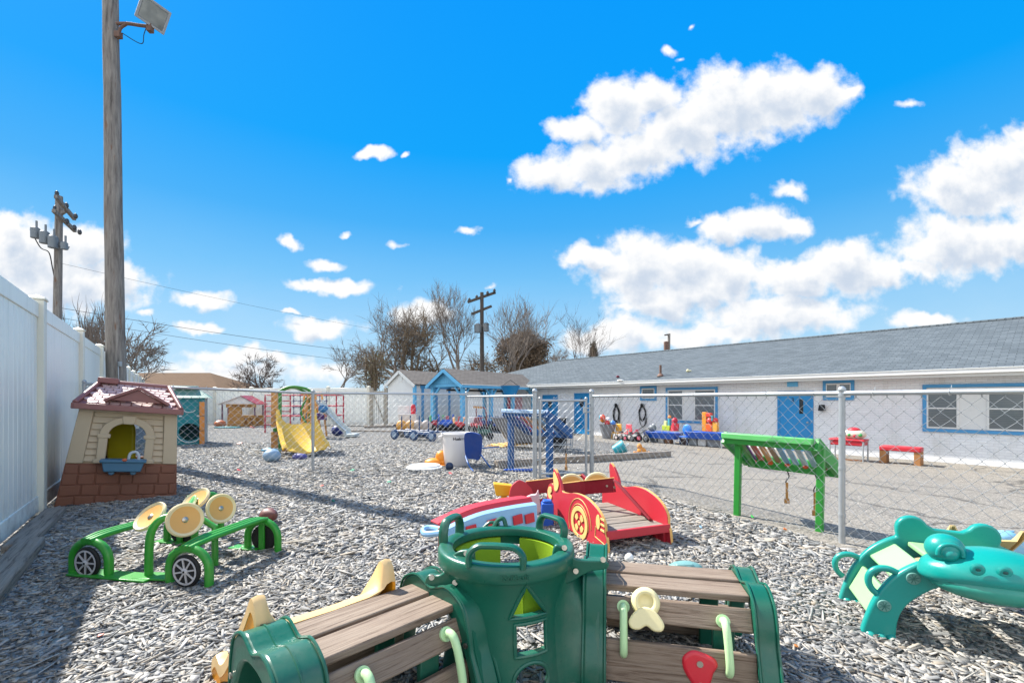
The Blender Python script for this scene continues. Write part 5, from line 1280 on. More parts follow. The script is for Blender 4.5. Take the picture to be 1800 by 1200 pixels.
# ---------------- green metal buggy with discs
gm = plastic('bright_green_paint', '#2c8c2a', .35, .12, .15); disc_y = plastic('amber_disc', '#d9a45a', .42, .08); disc_r = plastic('disc_rim', '#e2cfa0', .45, .08); wheel_g = plastic('wheel_grey', '#b4b4b8', .45)
NL, NR, FL, FR = G(160, 1014), G(333, 1030), G(318, 958), G(462, 970)
for p in (NL, NR, FL, FR): p.z = 0
bg = thing('buggy_climber', 'bright green tube buggy with spoked wheels and four amber discs', 'climber', (NL+NR+FL+FR)/4)
ac = (NR-NL).normalized(); al = (FL-NL).normalized()
r_t = .024
for i, wp in enumerate((NL, NR, FL, FR)):
    far = i > 1
    hw2 = .155 if not far else .14; z_ = .255
    pts = [wp-ac*hw2-up*.03, wp-ac*hw2+up*.13]+[wp+ac*(-hw2*math.cos(a))+up*(.13+(z_-.13)*math.sin(a)) for a in [pi*k/10 for k in range(1, 10)]]+[wp+ac*hw2+up*.13, wp+ac*hw2-up*.03]
    MB().tube(pts, .028, 12).build('wheel_arch', gm, bg)
    wc = wp+up*.112+(al*(-.012) if not far else al*.02); n = -al if not far else -al
    wh = MB(); wh.lathe([(.0, .0), (.098, .0), (.109, .006), (.109, .016), (.100, .0235), (.0, .020)], wc, *(basis(n)), n=36)
    wo = wh.build('wheel', rubber, bg)
    if not far:
        X, Y, N_ = basis(n); k = MB(); k.lathe([(.078, .0235), (.090, .0265), (.090, .0275), (.078, .0275)], wc, X, Y, N_, 36, closed=True); k.lathe([(0, .034), (.014, .034), (.022, .028), (.022, .02), (0, .02)], wc, X, Y, N_, 20)
        for a in range(8):
            d = X*math.cos(pi*a/4+.2*i)+Y*math.sin(pi*a/4+.2*i); k.bar(wc+d*.02+N_*.0245, wc+d*.081+N_*.0245, .0095, .008, N_)
        k.build('spokes', wheel_g, wo)
        MB().ell(wc+N_*.034, (.008, .008, .004), X, Y, 10, 6).build('axle_bolt', rubber, wo)
    else:
        MB().box(wp+up*.12-al*.012, (.05, .02, .25), ac, al).build('fork', gm, bg, bevel=.005)
for a, b in ((NL, FL), (NR, FR)):
    mb = MB()
    for s_ in (-1, 0, 1): mb.tube(crom([a+up*.265+ac*(s_*.03)-al*.03, a+up*.283+ac*(s_*.042)+al*.10, a.lerp(b, .5)+up*.285+ac*(s_*.042), b+up*.283+ac*(s_*.042)-al*.10, b+up*.268+ac*s_*.03+al*.01], 6), .0185, 10)
    mb.build('bench', gm, bg)
hA, hB = G(262, 1019), G(388, 947); hA.z = hB.z = 0
h1 = (hA+V((.14, .12, .42))); h2 = hB+V((-.11, -.16, .42))
MB().tube(crom([hA-up*.03, hA+up*.2, hA+up*.335+V((.01, .01, 0)), hA+V((.05, .05, .41)), h1], 6), .026, 12).tube(crom([hB-up*.03, hB+up*.25, hB+up*.36+V((-.01, -.02, 0)), hB+V((-.04, -.06, .41)), h2], 6), .026, 12).tube(crom([h1, h1.lerp(h2, .2)-up*.01, h1.lerp(h2, .8)-up*.01, h2], 5), .026, 12).build('hoop', gm, bg)
q = h1.lerp(h2, .12)
MB().tube([hA+V((.30, .24, -.03)), hA+V((.30, .24, .30)), h1.lerp(h2, .25)], .024, 10).build('hoop_leg', gm, bg)
bp = MB(); bp.box(NL.lerp(hA, .42)+up*.028-al*.01, (.66, .13, .014), ac, al).box(hA+up*.031+ac*.06, (.26, .12, .014), ac+al*.1, al).box(FL+up*.028-ac*.02, (.42, .1, .014), ac, al).box(FR+up*.028-ac*.16, (.26, .1, .014), ac, al); each(bp, 'base_plate', gm, bg, bevel=.004)
def dish(px, py, d, n):
    c = P(px, py, d); X, Y, N_ = basis(V(n)); mb = MB()
    R_ = .118; mb.lathe([(.092, .010), (R_-.008, .020), (R_, .012), (R_, .0), (R_-.012, -.012), (.092, -.004)], c, X, Y, N_, 40, closed=True); do = mb.build('disc', disc_r, bg)
    MB().lathe([(0, .002), (.05, .003), (.0925, .011), (.0925, -.004), (.05, -.02), (0, -.03)], c, X, Y, N_, 40).build('disc_face', disc_y, do)
    MB().lathe([(0, .012), (.012, .012), (.02, .007), (.02, 0)], c, X, Y, N_, 16).build('bolt', bolt, do)
dish(265, 908, 3.30, (-.26, -.67, .70)); dish(325, 913, 3.20, (.80, -.56, .20)); dish(345, 879, 3.82, (-.24, -.64, .74)); dish(388, 893, 3.68, (.86, -.44, .20))
for p in (h1, h2): MB().box(p+V((-.03, .02, -.02)), (.10, .05, .05), (1, .3, 0), (0, 1, 0)).disc(p+V((-.05, -.0, -.03)), .03, (.4, -.9, .2), .03, 14).build('disc_bracket', gm, bg, bevel=.006)
# american football
fb_c = G(472, 922); m_fb = mat('football_leather', '#6d4038', .5, .15, 20, .3, 300)
fo = thing('toy_football', 'brown toy football with a white stripe lying behind the green buggy', 'football', fb_c)
X, Y, N_ = basis(V((.80, -.50, .35))); c = fb_c+up*.085
prof = [(.085*math.cos(pi/2*k/10)**.85 if abs(k) < 10 else 0, .12*k/10) for k in range(-10, 11)]
MB().lathe([(max(r_, 0), z) for r_, z in prof], c, X, Y, N_, 24).build('ball', m_fb, fo)
MB().lathe([(.0855*math.cos(pi/2*k/10)**.85+.0006, .12*k/10) for k in (4.6, 5.1, 5.6)], c, X, Y, N_, 24, a0=-150, a1=60).build('stripe', white_pl, fo)

# ---------------- red plywood car seat with profile panels
red = plastic('red_panel', '#b52b38', .42, .10, .06); red_d = plastic('dark_red_panel', '#8e1626', .45, .08); edge = plastic('panel_cut_edge', '#d8a65c', .5); yel = plastic('engraved_yellow', '#e5bb73', .45)
K0, K1 = G(1068, 974), G(1179, 958); K0.z = K1.z = 0
kd = V((-.345, .94, 0)).normalized()                # panels run away from us this way
cs = thing('plywood_car', 'red plywood car shaped play seat with eared profile panels and a plank floor', 'play seat', (K0+K1)/2)
sc_ = 1.0
PR = crom([(-.02, 0, 0), (0, .13, 0), (.02, .17, 0), (.03, .26, 0), (.10, .34, 0), (.22, .40, 0), (.36, .43, 0), (.52, .425, 0), (.66, .395, 0), (.75, .385, 0)], 4)
EAR = crom([(.78, .40, 0), (.80, .46, 0), (.87, .55, 0), (.94, .60, 0), (.965, .56, 0), (.955, .47, 0), (.96, .42, 0), (1.0, .43, 0), (1.06, .41, 0), (1.10, .34, 0), (1.11, .24, 0)], 4)
OUT = [(p.x, p.y) for p in PR]+[(p.x, p.y) for p in EAR]+[(1.11, .0), (.9, .03), (.3, .03), (.2, .0)]
def profile(K, k, zs, face):
    o = MB().prism([(a*k, b*zs) for a, b in OUT], .028, K, kd, up).build('side_panel', [red], cs, bevel=.003)
    e = MB(); pts = [K+kd*(a*k)+up*(b*zs) for a, b in OUT]
    # light cut edge band
    n = kd.cross(up).normalized(); nn = len(OUT)
    for i in range(nn-4): e.add([pts[i]+n*.0125, pts[i+1]+n*.0125, pts[i+1]-n*.0125, pts[i]-n*.0125], [(0, 1, 2, 3)])
    e.v = [p+(V((p.x, p.y, p.z))-K-kd*.5*k-up*.2).normalized()*.0022 for p in e.v]; e.build('cut_edge', edge, o, ang=None)
    return o, n
kz = .92
pan, n = profile(K0, 1.03, kz, True); nf = n if n.dot(V((0, -1, 0))) > 0 or n.x < 0 else -n
nf = V((-kd.y, kd.x, 0)); nf = nf if nf.x < 0 else -nf           # outward (camera-left) face of the near panel
en = MB(); fc = lambda u, z: K0+kd*u+up*z+nf*.0165
def ringp(mb, c, r0, r1, th=.006, sx=1.): mb.lathe([(r0, 0), (r1, 0), (r1, th), (r0, th)], c, kd, up, nf, 36, closed=True)
ringp(en, fc(.44, .145), .106, .150); en.disc(fc(.44, .145)+nf*.003, .022, nf, .006, 20)
for a in range(4):
    an = R(45+90*a); en.prism([(.045*math.cos(an-.5), .045*math.sin(an-.5)), (.088*math.cos(an-.38), .088*math.sin(an-.38)), (.092*math.cos(an+.0), .092*math.sin(an+.0)), (.088*math.cos(an+.38), .088*math.sin(an+.38)), (.045*math.cos(an+.5), .045*math.sin(an+.5))], .006, fc(.44, .145)+nf*.003, kd, up)
en.prism(arc((.115, .235), .032, 0, 360, 20, .062)[:-1], .006, fc(0, 0)+nf*.003, kd, up)
for z in (.17, .215, .26): en.prism([(.015, z), (.075, z+.005), (.075, z+.022), (.018, z+.02)], .006, fc(0, 0)+nf*.003, kd, up)
en.prism([(p.x*1.03, p.y*kz) for p in crom([(.83, .46, 0), (.875, .525, 0), (.93, .57, 0), (.95, .53, 0), (.94, .44, 0), (.92, .37, 0), (.86, .385, 0)], 4, True)], .006, fc(0, 0)+nf*.003, kd, up)
en.prism([(p.x*1.03, p.y*kz) for p in crom([(1.0, .39, 0), (1.05, .385, 0), (1.08, .33, 0), (1.06, .27, 0), (1.0, .255, 0), (.985, .29, 0), (1.02, .31, 0), (.985, .345, 0)], 4, True)], .006, fc(0, 0)+nf*.003, kd, up)
eo = each(en, 'engraving', yel, pan, bevel=.002)
gl_ = MB(); gl_.tube([fc(.44, .145)+kd*(.205*math.cos(R(a)))+up*(.215*math.sin(R(a))) for a in range(-25, 190, 8)], .0035, 5); gl_.tube([fc(.44, .145)+kd*(.16*math.cos(R(a)))+up*(.168*math.sin(R(a))) for a in range(-20, 200, 8)], .003, 5); gl_.tube([fc(.17, .10), fc(.02, .075)], .0035, 5); gl_.tube([fc(.17, .10), fc(.16, .19)], .003, 5).build('groove_line', yel, pan)
pan2, _ = profile(K1, .98, kz*1.06, False)
# floor planks between the panels and front edge board
fw = wood('floor_plank', '#6f675d', '#a79e92', .8, 1.2, 20, .6)
dK = (K1-K0); L = dK.length
for i in range(5):
    u = .06+i*.185; mtx = frame(K0+dK*.5+kd*(u+.085)+up*.155, dK, kd); MB().box((0, 0, 0), (L-.04, .165, .026)).build('floor_plank', fw, cs, mtx=mtx, bevel=.004)
MB().bar(K0+kd*.02+up*.145, K1+kd*.02+up*.145, .03, .07).build('edge_board', red, cs, bevel=.004)
MB().bar(K1-dK*.03+up*.05+kd*.05, K1-dK*.03+up*.05+kd*.2, .03, .13).build('foot_block', red, cs, bevel=.004)
# rails and slanted brace
A = K0+kd*.93+up*.44; B = K1+kd*.60+up*.425-dK.normalized()*.18
rl = MB(); nrm = V((.2, -.98, 0)); pts = crom([K0+kd*.98+up*.325, K0.lerp(K1, .45)+kd*.86+up*.365, B], 6); w_ = .055
ro = MB()
for i in range(len(pts)-1): ro.bar(pts[i], pts[i+1]+(pts[i+1]-pts[i])*.02, .026, .135)
ro.build('rail', red_d, cs, ang=30); 
MB().bar(pts[0]+up*.07, pts[5]+up*.07, .024, .006).bar(pts[5]+up*.07, pts[-1]+up*.07, .024, .006).build('rail_edge', edge, cs)
MB().bar(B+up*.04+kd*-.03, K1+kd*.20+up*.17-dK.normalized()*.05, .022, .12, (-.5, -.6, .4)).build('brace', red_d, cs, bevel=.003)
mb = MB()
for q in (pts[-1]-up*.02, pts[-3], pts[-1]+up*.04): mb.disc(q+V((.0, -.02, 0)), .011, (.1, -1, 0), .012, 12)
each(mb, 'bolt', bolt, cs)
# far pair: low fin panel, back rail, two round seat backs
Q0 = G(895, 892); Q0.z = 0
fin = [(p.x, p.y) for p in crom([(0, .0, 0), (0, .14, 0), (.03, .25, 0), (.10, .31, 0), (.17, .30, 0), (.24, .24, 0), (.28, .17, 0), (.30, 0, 0)], 4)]
MB().prism(fin, .028, Q0, (1, .18, 0), up).build('fin_panel', red, cs, bevel=.003)
q1 = P(925, 858, 5.3); q2 = P(1024, 846, 5.7)
MB().bar(q1, q2, .026, .16).build('rail', red_d, cs, bevel=.003); MB().bar(q1+up*.083, q2+up*.083, .024, .006).build('rail_edge', edge, cs)
MB().bar(P(935, 886, 5.2), P(1000, 876, 5.4), .03, .09).build('rail', red_d, cs, bevel=.003)
for (x, y, d) in ((1005, 853, 5.15), (1050, 850, 5.25)):
    c = P(x, y, d); s_ = MB(); s_.prism([(a, b) for a, b in arc((0, 0), .15, 0, 180, 18, .135)]+[(-.15, -.05), (.15, -.05)], .035, c, (1, -.12, 0), up); so_ = s_.build('seat_back', disc_r, cs, bevel=.008)
    MB().prism([(a, b) for a, b in arc((0, 0), .125, 0, 180, 18, .11)]+[(-.125, -.04), (.125, -.04)], .006, c+V((-.12, -1, 0)).normalized()*.02, (1, -.12, 0), up).build('seat_pad', disc_y, so_)
MB().bar(P(1022, 838, 5.7), P(1040, 856, 5.5), .026, .1).build('rail', red_d, cs, bevel=.003)
# toys round the seat
q = G(886, 884); ty = thing('toy_dump_bucket', 'yellow toy digger bucket standing left of the red plywood panel', 'toy', q)
MB().prism([(-.10, .10), (.09, .10), (.10, .22), (-.13, .25)], .14, q, (1, .1, 0), up).build('bucket', plastic('toy_yellow', '#e2a81c'), ty, bevel=.01); MB().box(q+up*.05, (.07, .09, .11)).build('foot', plastic('toy_yellow', '#e2a81c'), ty, bevel=.008)
q = G(928, 905); q.z = 0; tag(MB().prism([(p.x, p.y) for p in crom([(-.10, 0, 0), (.12, 0, 0), (.125, .14, 0), (.11, .24, 0), (.085, .20, 0), (.03, .19, 0), (-.04, .15, 0), (-.085, .08, 0)], 4, True)], .07, q+V((0, 0, .03)), (1, -.1, 0), up).build('toy_shell', plastic('pale_pink', '#d8b9bd'), bevel=.025, seg=3), 'pale pink toy shell leaning on the red fin panel', 'toy')
q = G(962, 925); q.z = 0; tag(MB().box(q+V((0, 0, .12)), (.12, .12, .24)).box(q+V((0, 0, .25)), (.09, .09, .03)).build('toy_block', plastic('toy_blue', '#1a55b5'), bevel=.012), 'blue upright toy block left of the big red panel', 'toy')
# light blue slide-like toy with red lining behind the green barrel
lb = plastic('pale_blue_plastic', '#8ab4d6', .38, .08); rl_ = plastic('red_lining', '#c32a36', .42)
s0, s1 = P(775, 934, 3.35), P(940, 888, 3.75)
ts = thing('toy_trough', 'long pale blue and red plastic trough toy sloping behind the green barrel', 'toy', (s0.x, s0.y, 0))
d = (s1-s0); dn = V((-d.y, d.x, 0)).normalized()
prf = crom([s0, s0.lerp(s1, .35)+up*.045, s0.lerp(s1, .7)+up*.035, s1+up*.01], 5); mb = MB(); rows = []
for i, p in enumerate(prf):
    f = i/(len(prf)-1); rows.append([p-dn*.03-up*(.06+.16*f), p-dn*.02, p+dn*.02+up*.004])
for r_ in rows: r_[0].z = max(r_[0].z, .02)
mb.grid(rows, .012); so2 = mb.build('side_board', lb, ts)
mb = MB(); rows = [[p+dn*.03-up*.01, p+dn*.06+up*.035+up*.0, p+dn*.22+up*.02] for p in prf]; mb.grid(rows, .012); mb.build('lining', rl_, ts)
wn_ = MB()
for f in (.30, .52, .74, .93):
    p = prf[int(f*(len(prf)-1))]; wn_.box(p-dn*(.044+.005)-up*(.065+.03*f), (.085, .075, .016), d, up)
each(wn_, 'window_patch', rl_, ts, bevel=.004)
MB().tube([p-dn*.026+up*.0+V((0, 0, -.012)) for p in prf], .004, 6).build('edge_stripe', plastic('stripe_blue', '#2e5fae'), ts)
e0_ = P(775, 930, 3.35); MB().tube(crom([e0_, P(757, 927, 3.42), P(745, 930, 3.4), P(748, 938, 3.35), P(775, 936, 3.3)], 5), .022, 8).build('end_loop', lb, ts)
MB().box(P(776, 945, 3.32), (.05, .03, .16)).build('end_post', plastic('dusty_rose', '#a9746e'), ts, bevel=.01)
q = G(1106, 988); q.z = 0; tag(MB().ell(q+up*.035, (.035, .035, .035), nu=14, nv=10).build('small_ball', white_pl), 'small white ball on the chips under the red seat', 'ball')
q = G(1205, 1004); q.z = 0; tag(MB().ell(q+up*.02, (.13, .08, .055), nu=16, nv=8).box(q+V((-.02, -.02, .05)), (.13, .07, .04)).build('toy_boat', plastic('greyish_teal', '#6f9a97'), bevel=.012), 'greyish teal toy lying behind the right plank tunnel', 'toy')

# ---------------- xylophone tables
def xylo(Lp, Rp, zt, cname, col, rim, label, bars, out, drop=.36, low=.30, leg=.062):
    Lp, Rp = V(Lp), V(Rp); d = (Rp-Lp); L = d.length; d.normalize(); n = V((-d.y, d.x, 0)); n = n if n.dot(V((1, 1, 0))) > 0 else -n
    m1 = plastic(cname, col, .42, .12, .1); m2 = plastic(cname+'_rim', rim, .45)
    o = thing('xylophone_table', label, 'xylophone', Lp)
    for p in (Lp, Rp): MB().box(V((p.x, p.y, (zt-.05+p.z)/2)), (leg, leg, zt-.05-p.z), d, n).build('leg', m1, o, bevel=.008)
    hi = lambda t_: Lp+d*(t_*L)-n*.07+V((0, 0, zt-Lp.z)); lo = lambda t_: Lp+d*(t_*L)+n*drop+V((0, 0, zt-low-Lp.z))
    ov = .13/L
    MB().bar(hi(-ov), hi(1-ov*.3), .09, .06).build('top_rim', m2, o, bevel=.008); MB().bar(hi(-ov)-up*.05, hi(1-ov*.3)-up*.05, .03, .07).build('top_board', m1, o, bevel=.004)
    MB().bar(lo(-ov*.2), lo(1+ov*.6), .05, .14).build('low_board', m1, o, bevel=.006)
    sl_v = (lo(0)-hi(0)); nn = sl_v.cross(d).normalized()
    for t_ in (-ov*.9, 1-ov*.1): MB().bar(hi(t_)-up*.02, lo(t_+ov*.6)-up*.0, .04, .14, nn).build('end_board', m1, o, bevel=.006)
    for t_ in (.06, .94): MB().bar(hi(t_)-up*.06, lo(t_)-up*.05, .035, .05, nn).build('bearer', m1, o)
    k = len(bars)
    for i, c_ in enumerate(bars):
        t_ = .06+.88*i/(k-1); e = .05*(1-i/k)
        MB().bar(hi(t_).lerp(lo(t_), .10+e), hi(t_).lerp(lo(t_), .96-e), .055, .02, nn).build('tone_bar', plastic('bar_'+c_.strip('#'), c_, .35), o, bevel=.004)
        if i % 2 == 0: MB().ell(hi(t_).lerp(lo(t_), .93)-up*.02, (.03, .025, .02), nu=10, nv=6).build('bar_cap', plastic('cap_orange', '#d0502a'), o)
    # mallets on cords
    for f, ln_, ml in out:
        p = lo(f)-up*.06; pts = crom([p, p-up*ln_*.4+d*.02, p-up*ln_*.75-d*.01, p-up*ln_], 5)
        cd = MB().tube(pts, .006, 5).build('cord', dark_wire, o)
        q = pts[-1]; MB().tube([q+up*.03, q-up*ml*.2, q-up*ml*.75], .013, 8).tube([q-up*ml*.75, q-up*ml], [.024, .027], 10).build('mallet', plastic('wood_mallet', '#b98445', .6), o)
    return o
gl1, gr1 = G(1297, 906), G(1442, 935)
cols = ['#7c5a9a', '#b04a3a', '#c58a4a', '#8a6a4a', '#6f9ab8', '#8fb0c8', '#a8b8c0', '#9fc0d0', '#c0c8c8']
xylo(gl1, gr1, .86, 'leaf_green_paint', '#2a8d33', '#63c06a', 'green xylophone table with hanging mallets standing behind the long fence on the asphalt', cols, [(.48, .16, .19), (.82, .22, .21)])
bl1, br1 = G(898, 826), G(966, 838)
xylo(bl1, br1, 1.05, 'strong_blue_paint', '#174f86', '#a9c4e0', 'blue legged xylophone table with pale rim behind the gate', cols[:7], [(.95, .3, .25)], .45, .38, .09)
tag(MB().prism([(p.x, p.y) for p in crom([(-.25, 0, 0), (.2, -.03, 0), (.28, .03, 0), (-.2, .06, 0)], 3, True)], .04, G(914, 829)+up*.03, (1, .1, 0), (0, 1, 0)).build('toy_bat', plastic('toy_blue', '#1a55b5'), bevel=.01), 'flat blue toy lying at the foot of the blue xylophone table', 'toy')
# ---------------- far play yard
pcol = lambda n, c, r_=.45: plastic(n, c, r_)
tealp = pcol('teal_board', '#0f7f86'); orp = pcol('orange_post', '#d98a3f'); gryp = pcol('grey_board', '#7f8a8d'); grn_r = pcol('faded_green_roof', '#5d7f70')
def Gz(x, y): p = G(x, y); return p
# teal playhouse with round opening
t0, t1 = G(312, 783), G(360, 781); t0.z = t1.z = 0; td = (t1-t0).normalized(); tn = V((-td.y, td.x, 0))
w_ = (t1-t0).length; d_ = t0.y; th_ = H-(698-702)*0-(0) ; zt = H+(702-699)*d_/F
tp = thing('teal_playhouse', 'teal play hut with a smiling face board, round opening and orange corner post', 'play hut', t0)
fr = frame(t0-td*.25, td, z=tn) if 0 else None
W_ = w_+.25; o0 = t0-td*.25
ol = [(0, 0), (W_, 0), (W_, zt), (0, zt)]
# board with round hole as two halves
cxh, czh, rh = W_*.60, .36, .24
lft = [(0, 0), (cxh, 0)]+[(cxh+rh*math.cos(R(a)), czh+rh*math.sin(R(a))) for a in range(270, 89, -12)]+[(cxh, zt), (0, zt)]
rgt = [(cxh, 0), (W_, 0), (W_, zt), (cxh, zt)]+[(cxh+rh*math.cos(R(a)), czh+rh*math.sin(R(a))) for a in range(90, -91, -12)]
MB().prism(lft, .05, o0, td, up).prism(rgt, .05, o0, td, up).build('front_board', tealp, tp)
mb = MB(); face = lambda x, z: o0+td*x+up*z-tn*.035
mb.tube([face(cxh+.30*math.cos(R(a)), czh+.02+.30*math.sin(R(a))) for a in range(200, 341, 10)], .012, 6).tube([face(cxh+.14*math.cos(R(a)), 1.0+.1*math.sin(R(a))) for a in range(200, 341, 14)], .012, 6)
for s_ in (-1, 1): mb.box(face(cxh+.2*s_, .80), (.07, .012, .04), td, tn)
mb.build('smile_line', white_pl, tp)
MB().box(o0+td*(W_/2)+tn*1.1+up*zt/2, (W_, .05, zt), td, tn).build('back_board', tealp, tp)
for x in (0.03, W_-.03): MB().box(o0+td*x+tn*.55+up*zt/2, (.05, 1.05, zt), td, tn).build('side_board', tealp if x < .5 else gryp, tp)
for i in range(3): MB().box(o0+td*(W_-.06)-tn*.06+up*(.19+zt*.31*i), (.12, .08, zt*.30), td, tn).build('corner_block', orp, tp, bevel=.01)
mb = MB(); a, b = o0-td*.12-tn*.12+up*zt, o0+td*(W_+.14)-tn*.12+up*zt; c, d = o0+td*(W_+.14)+tn*1.25+up*zt, o0-td*.12+tn*1.25+up*zt; m_ = o0+td*(W_*.62)+tn*.5+up*(zt+.30)
m1, m2 = o0+td*(W_*.25)+tn*.5+up*(zt+.30), o0+td*(W_*.72)+tn*.5+up*(zt+.30)
mb.add([a, b, c, d, m1, m2], [(0, 1, 5, 4), (1, 2, 5), (2, 3, 4, 5), (3, 0, 4), (3, 2, 1, 0)]); mb.build('roof', grn_r, tp, ang=20)
MB().bar(m1-td*.3+up*.02, m2+td*.05+up*.02, .5, .04).build('ridge_board', pcol('pale_ridge', '#b7c4b4'), tp, bevel=.01)
tag(MB().box(G(400, 752)+up*.03, (1.0, .35, .06), (1, -.08, 0), (0, 1, 0)).build('step_board', tealp, bevel=.01), 'flat teal board lying on the chips right of the teal hut', 'board')
tag(MB().ell(G(387, 751)+up*.16, (.24, .24, .17), nu=18, nv=12).build('orange_ball', pcol('dull_orange', '#b5663d')), 'dull orange ball between the teal hut and the market stall', 'ball')
# market stall
ms0, ms1 = G(400, 749), G(449, 749); sd_ = (ms1-ms0).normalized(); sn = V((-sd_.y, sd_.x, 0)); sw_ = (ms1-ms0).length
stl = thing('market_stall', 'little wooden play market stall with a red and white awning', 'play stall', ms0)
owood = wood('stall_wood', '#b07a3c', '#d8a862', .6, 2, 18, .3)
MB().box(ms0+sd_*sw_/2+up*.25, (sw_, .06, .5), sd_, sn).box(ms0+sd_*sw_/2+sn*.7+up*.25, (sw_, .06, .5), sd_, sn).build('counter', owood, stl, bevel=.01)
pm = MB()
for x in (-.25, .03, sw_-.03):
    for y in (0, .7): pm.box(ms0+sd_*x+sn*y+up*.52, (.05, .05, 1.04), sd_, sn)
pm.build('post', pcol('mauve_post', '#6d4a5c'), stl)
MB().box(ms0+sd_*(sw_*.27)+up*.70, (sw_*.5, .04, .44), sd_, sn).build('side_board', owood, stl)
MB().box(ms0+sd_*(sw_/2)-sn*.03+up*.96, (sw_+.1, .04, .16), sd_, sn).build('sign_board', owood, stl, bevel=.01)
lt = MB()
for i in range(12): lt.box(ms0+sd_*(.25+i*.078)-sn*.055+up*(.96+.008*math.sin(i*2)), (.04, .008, .07 if i % 3 else .1), sd_, sn)
each(lt, 'sign_letter', wood('brown_brace2', '#5f3a1f', '#7d4f2b'), stl)
rwhite = pcol('awning_white', '#e3dcd6'); rred = pcol('awning_red', '#8f2530')
ap = ms0+sd_*(sw_*.5)+up*1.85
for i, (a, b, m) in enumerate(((-.35, .5, rwhite), (.5, 1.08, rred))):
    x0, x1 = sw_*a, sw_*b; z0, z1 = (1.04, 1.44) if i == 0 else (1.44, 1.04)
    MB().add([ms0+sd_*x0-sn*.1+up*z0, ms0+sd_*x1-sn*.1+up*z1, ms0+sd_*x1+sn*.85+up*z1, ms0+sd_*x0+sn*.85+up*z0]+[ms0+sd_*x0-sn*.1+up*(z0-.03), ms0+sd_*x1-sn*.1+up*(z1-.03), ms0+sd_*x1+sn*.85+up*(z1-.03), ms0+sd_*x0+sn*.85+up*(z0-.03)], [(0, 1, 2, 3), (7, 6, 5, 4), (0, 4, 5, 1), (1, 5, 6, 2), (2, 6, 7, 3), (3, 7, 4, 0)]).build('awning', m, stl, ang=None)
MB().prism([(-.35*sw_, 1.04), (1.08*sw_, 1.04), (.5*sw_, 1.42)], .02, ms0+sn*.0, sd_, up).build('awning_gable', rwhite, stl)
for x in (.62, .82): MB().bar(ms0+sd_*sw_*x-sn*.035+up*.08, ms0+sd_*sw_*(x+.12)-sn*.035+up*.42, .02, .05, sn).bar(ms0+sd_*sw_*(x+.12)-sn*.04+up*.08, ms0+sd_*sw_*x-sn*.04+up*.42, .02, .05, sn).build('counter_brace', wood('brown_brace', '#7d4f27', '#9b6a3a'), stl)
# red climbing frame
rbar = pcol('red_tube', '#b53a48'); r0 = G(466, 760); L_ = 2.6
cf = thing('climbing_frame', 'red tube climbing frame with crossing bars behind the yellow slide tower', 'climbing frame', r0)
mb = MB(); e1 = V((1, .12, 0)).normalized(); e2 = V((-.12, 1, 0)).normalized(); hh = 1.42
cn = [r0, r0+e1*.0+e2*1.1, r0+e1*L_, r0+e1*L_+e2*1.1]
for p in cn: mb.tube([p, p+up*hh+(-e1*.0)], .03, 8)
for p, q in ((cn[0], cn[1]), (cn[2], cn[3]), (cn[0], cn[2]), (cn[1], cn[3])):
    for z in (.62, 1.0, 1.42): mb.tube([p+up*z, q+up*z], .024, 7)
for z in (.3, .8, 1.2): mb.tube([cn[0]+up*z, cn[0].lerp(cn[2], .35)+up*z], .022, 6)
mb.tube([cn[0].lerp(cn[2], .35), cn[0].lerp(cn[2], .35)+up*hh], .026, 6); mb.build('red_frame', rbar, cf)
mb = MB()
for i in range(6):
    x = 1.0+i*.24; mb.tube([r0+e1*x+e2*.1+up*.45, r0+e1*x+e2*.1+up*1.55], .018, 6)
for z in (.7, .95, 1.2, 1.5): mb.tube([r0+e1*.95+e2*.1+up*z, r0+e1*2.25+e2*.1+up*z], .016, 6)
mb.build('net_bars', pcol('violet_bars', '#4a4a78'), cf)
# yellow slide tower
gpost = pcol('tower_green', '#3f7f2c'); carved = wood('carved_orange', '#c07f3a', '#e0ac66', .55, 6, 10, .6); yslide = pcol('yellow_slide', '#e0b648', .36)
y0 = G(487, 798); y0.z = 0; yd = V((.9, .43, 0)).normalized(); y1 = y0+yd*.72; yn = V((-yd.y, yd.x, 0)); yw = (y1-y0).length
st_ = thing('slide_tower', 'play tower with carved orange posts, green frame and a wide yellow slide', 'slide', y0)
zt = H+(702-690)*y0.y/F+.04
for x, y in ((.05, 0), (yw-.05, 0), (.05, 1.0), (yw-.05, 1.0)):
    p = y0+yd*x+yn*y; MB().box(p+up*(zt/2), (.05, .10, zt), yd, yn).build('green_post', gpost, st_, bevel=.008)
    if y < .5:
        for k in range(2):
            z0, z1 = ((.62, zt-.03) if k else (.14, .52)); q = p+(yd*(-.10 if x < .5 else .02))-yn*.02
            MB().box(q+up*(z0+z1)/2, (.14, .06, z1-z0), yd, yn).build('carved_post', carved, st_, bevel=.012)
            cv = MB()
            for i in range(int((z1-z0)/.09)): cv.ell(q-yn*.032+up*(z0+.06+i*.09)+yd*(.025*(-1)**i), (.035, .006, .03), yd, yn, 8, 6)
            cv.build('carving', pcol('carving_tan', '#c98f4a'), st_)
for x, y in ((.05, 0),): MB().box(y0+yd*(.02)+up*.56-yn*.03, (.2, .08, .09), yd, yn).build('green_post', gpost, st_, bevel=.008)
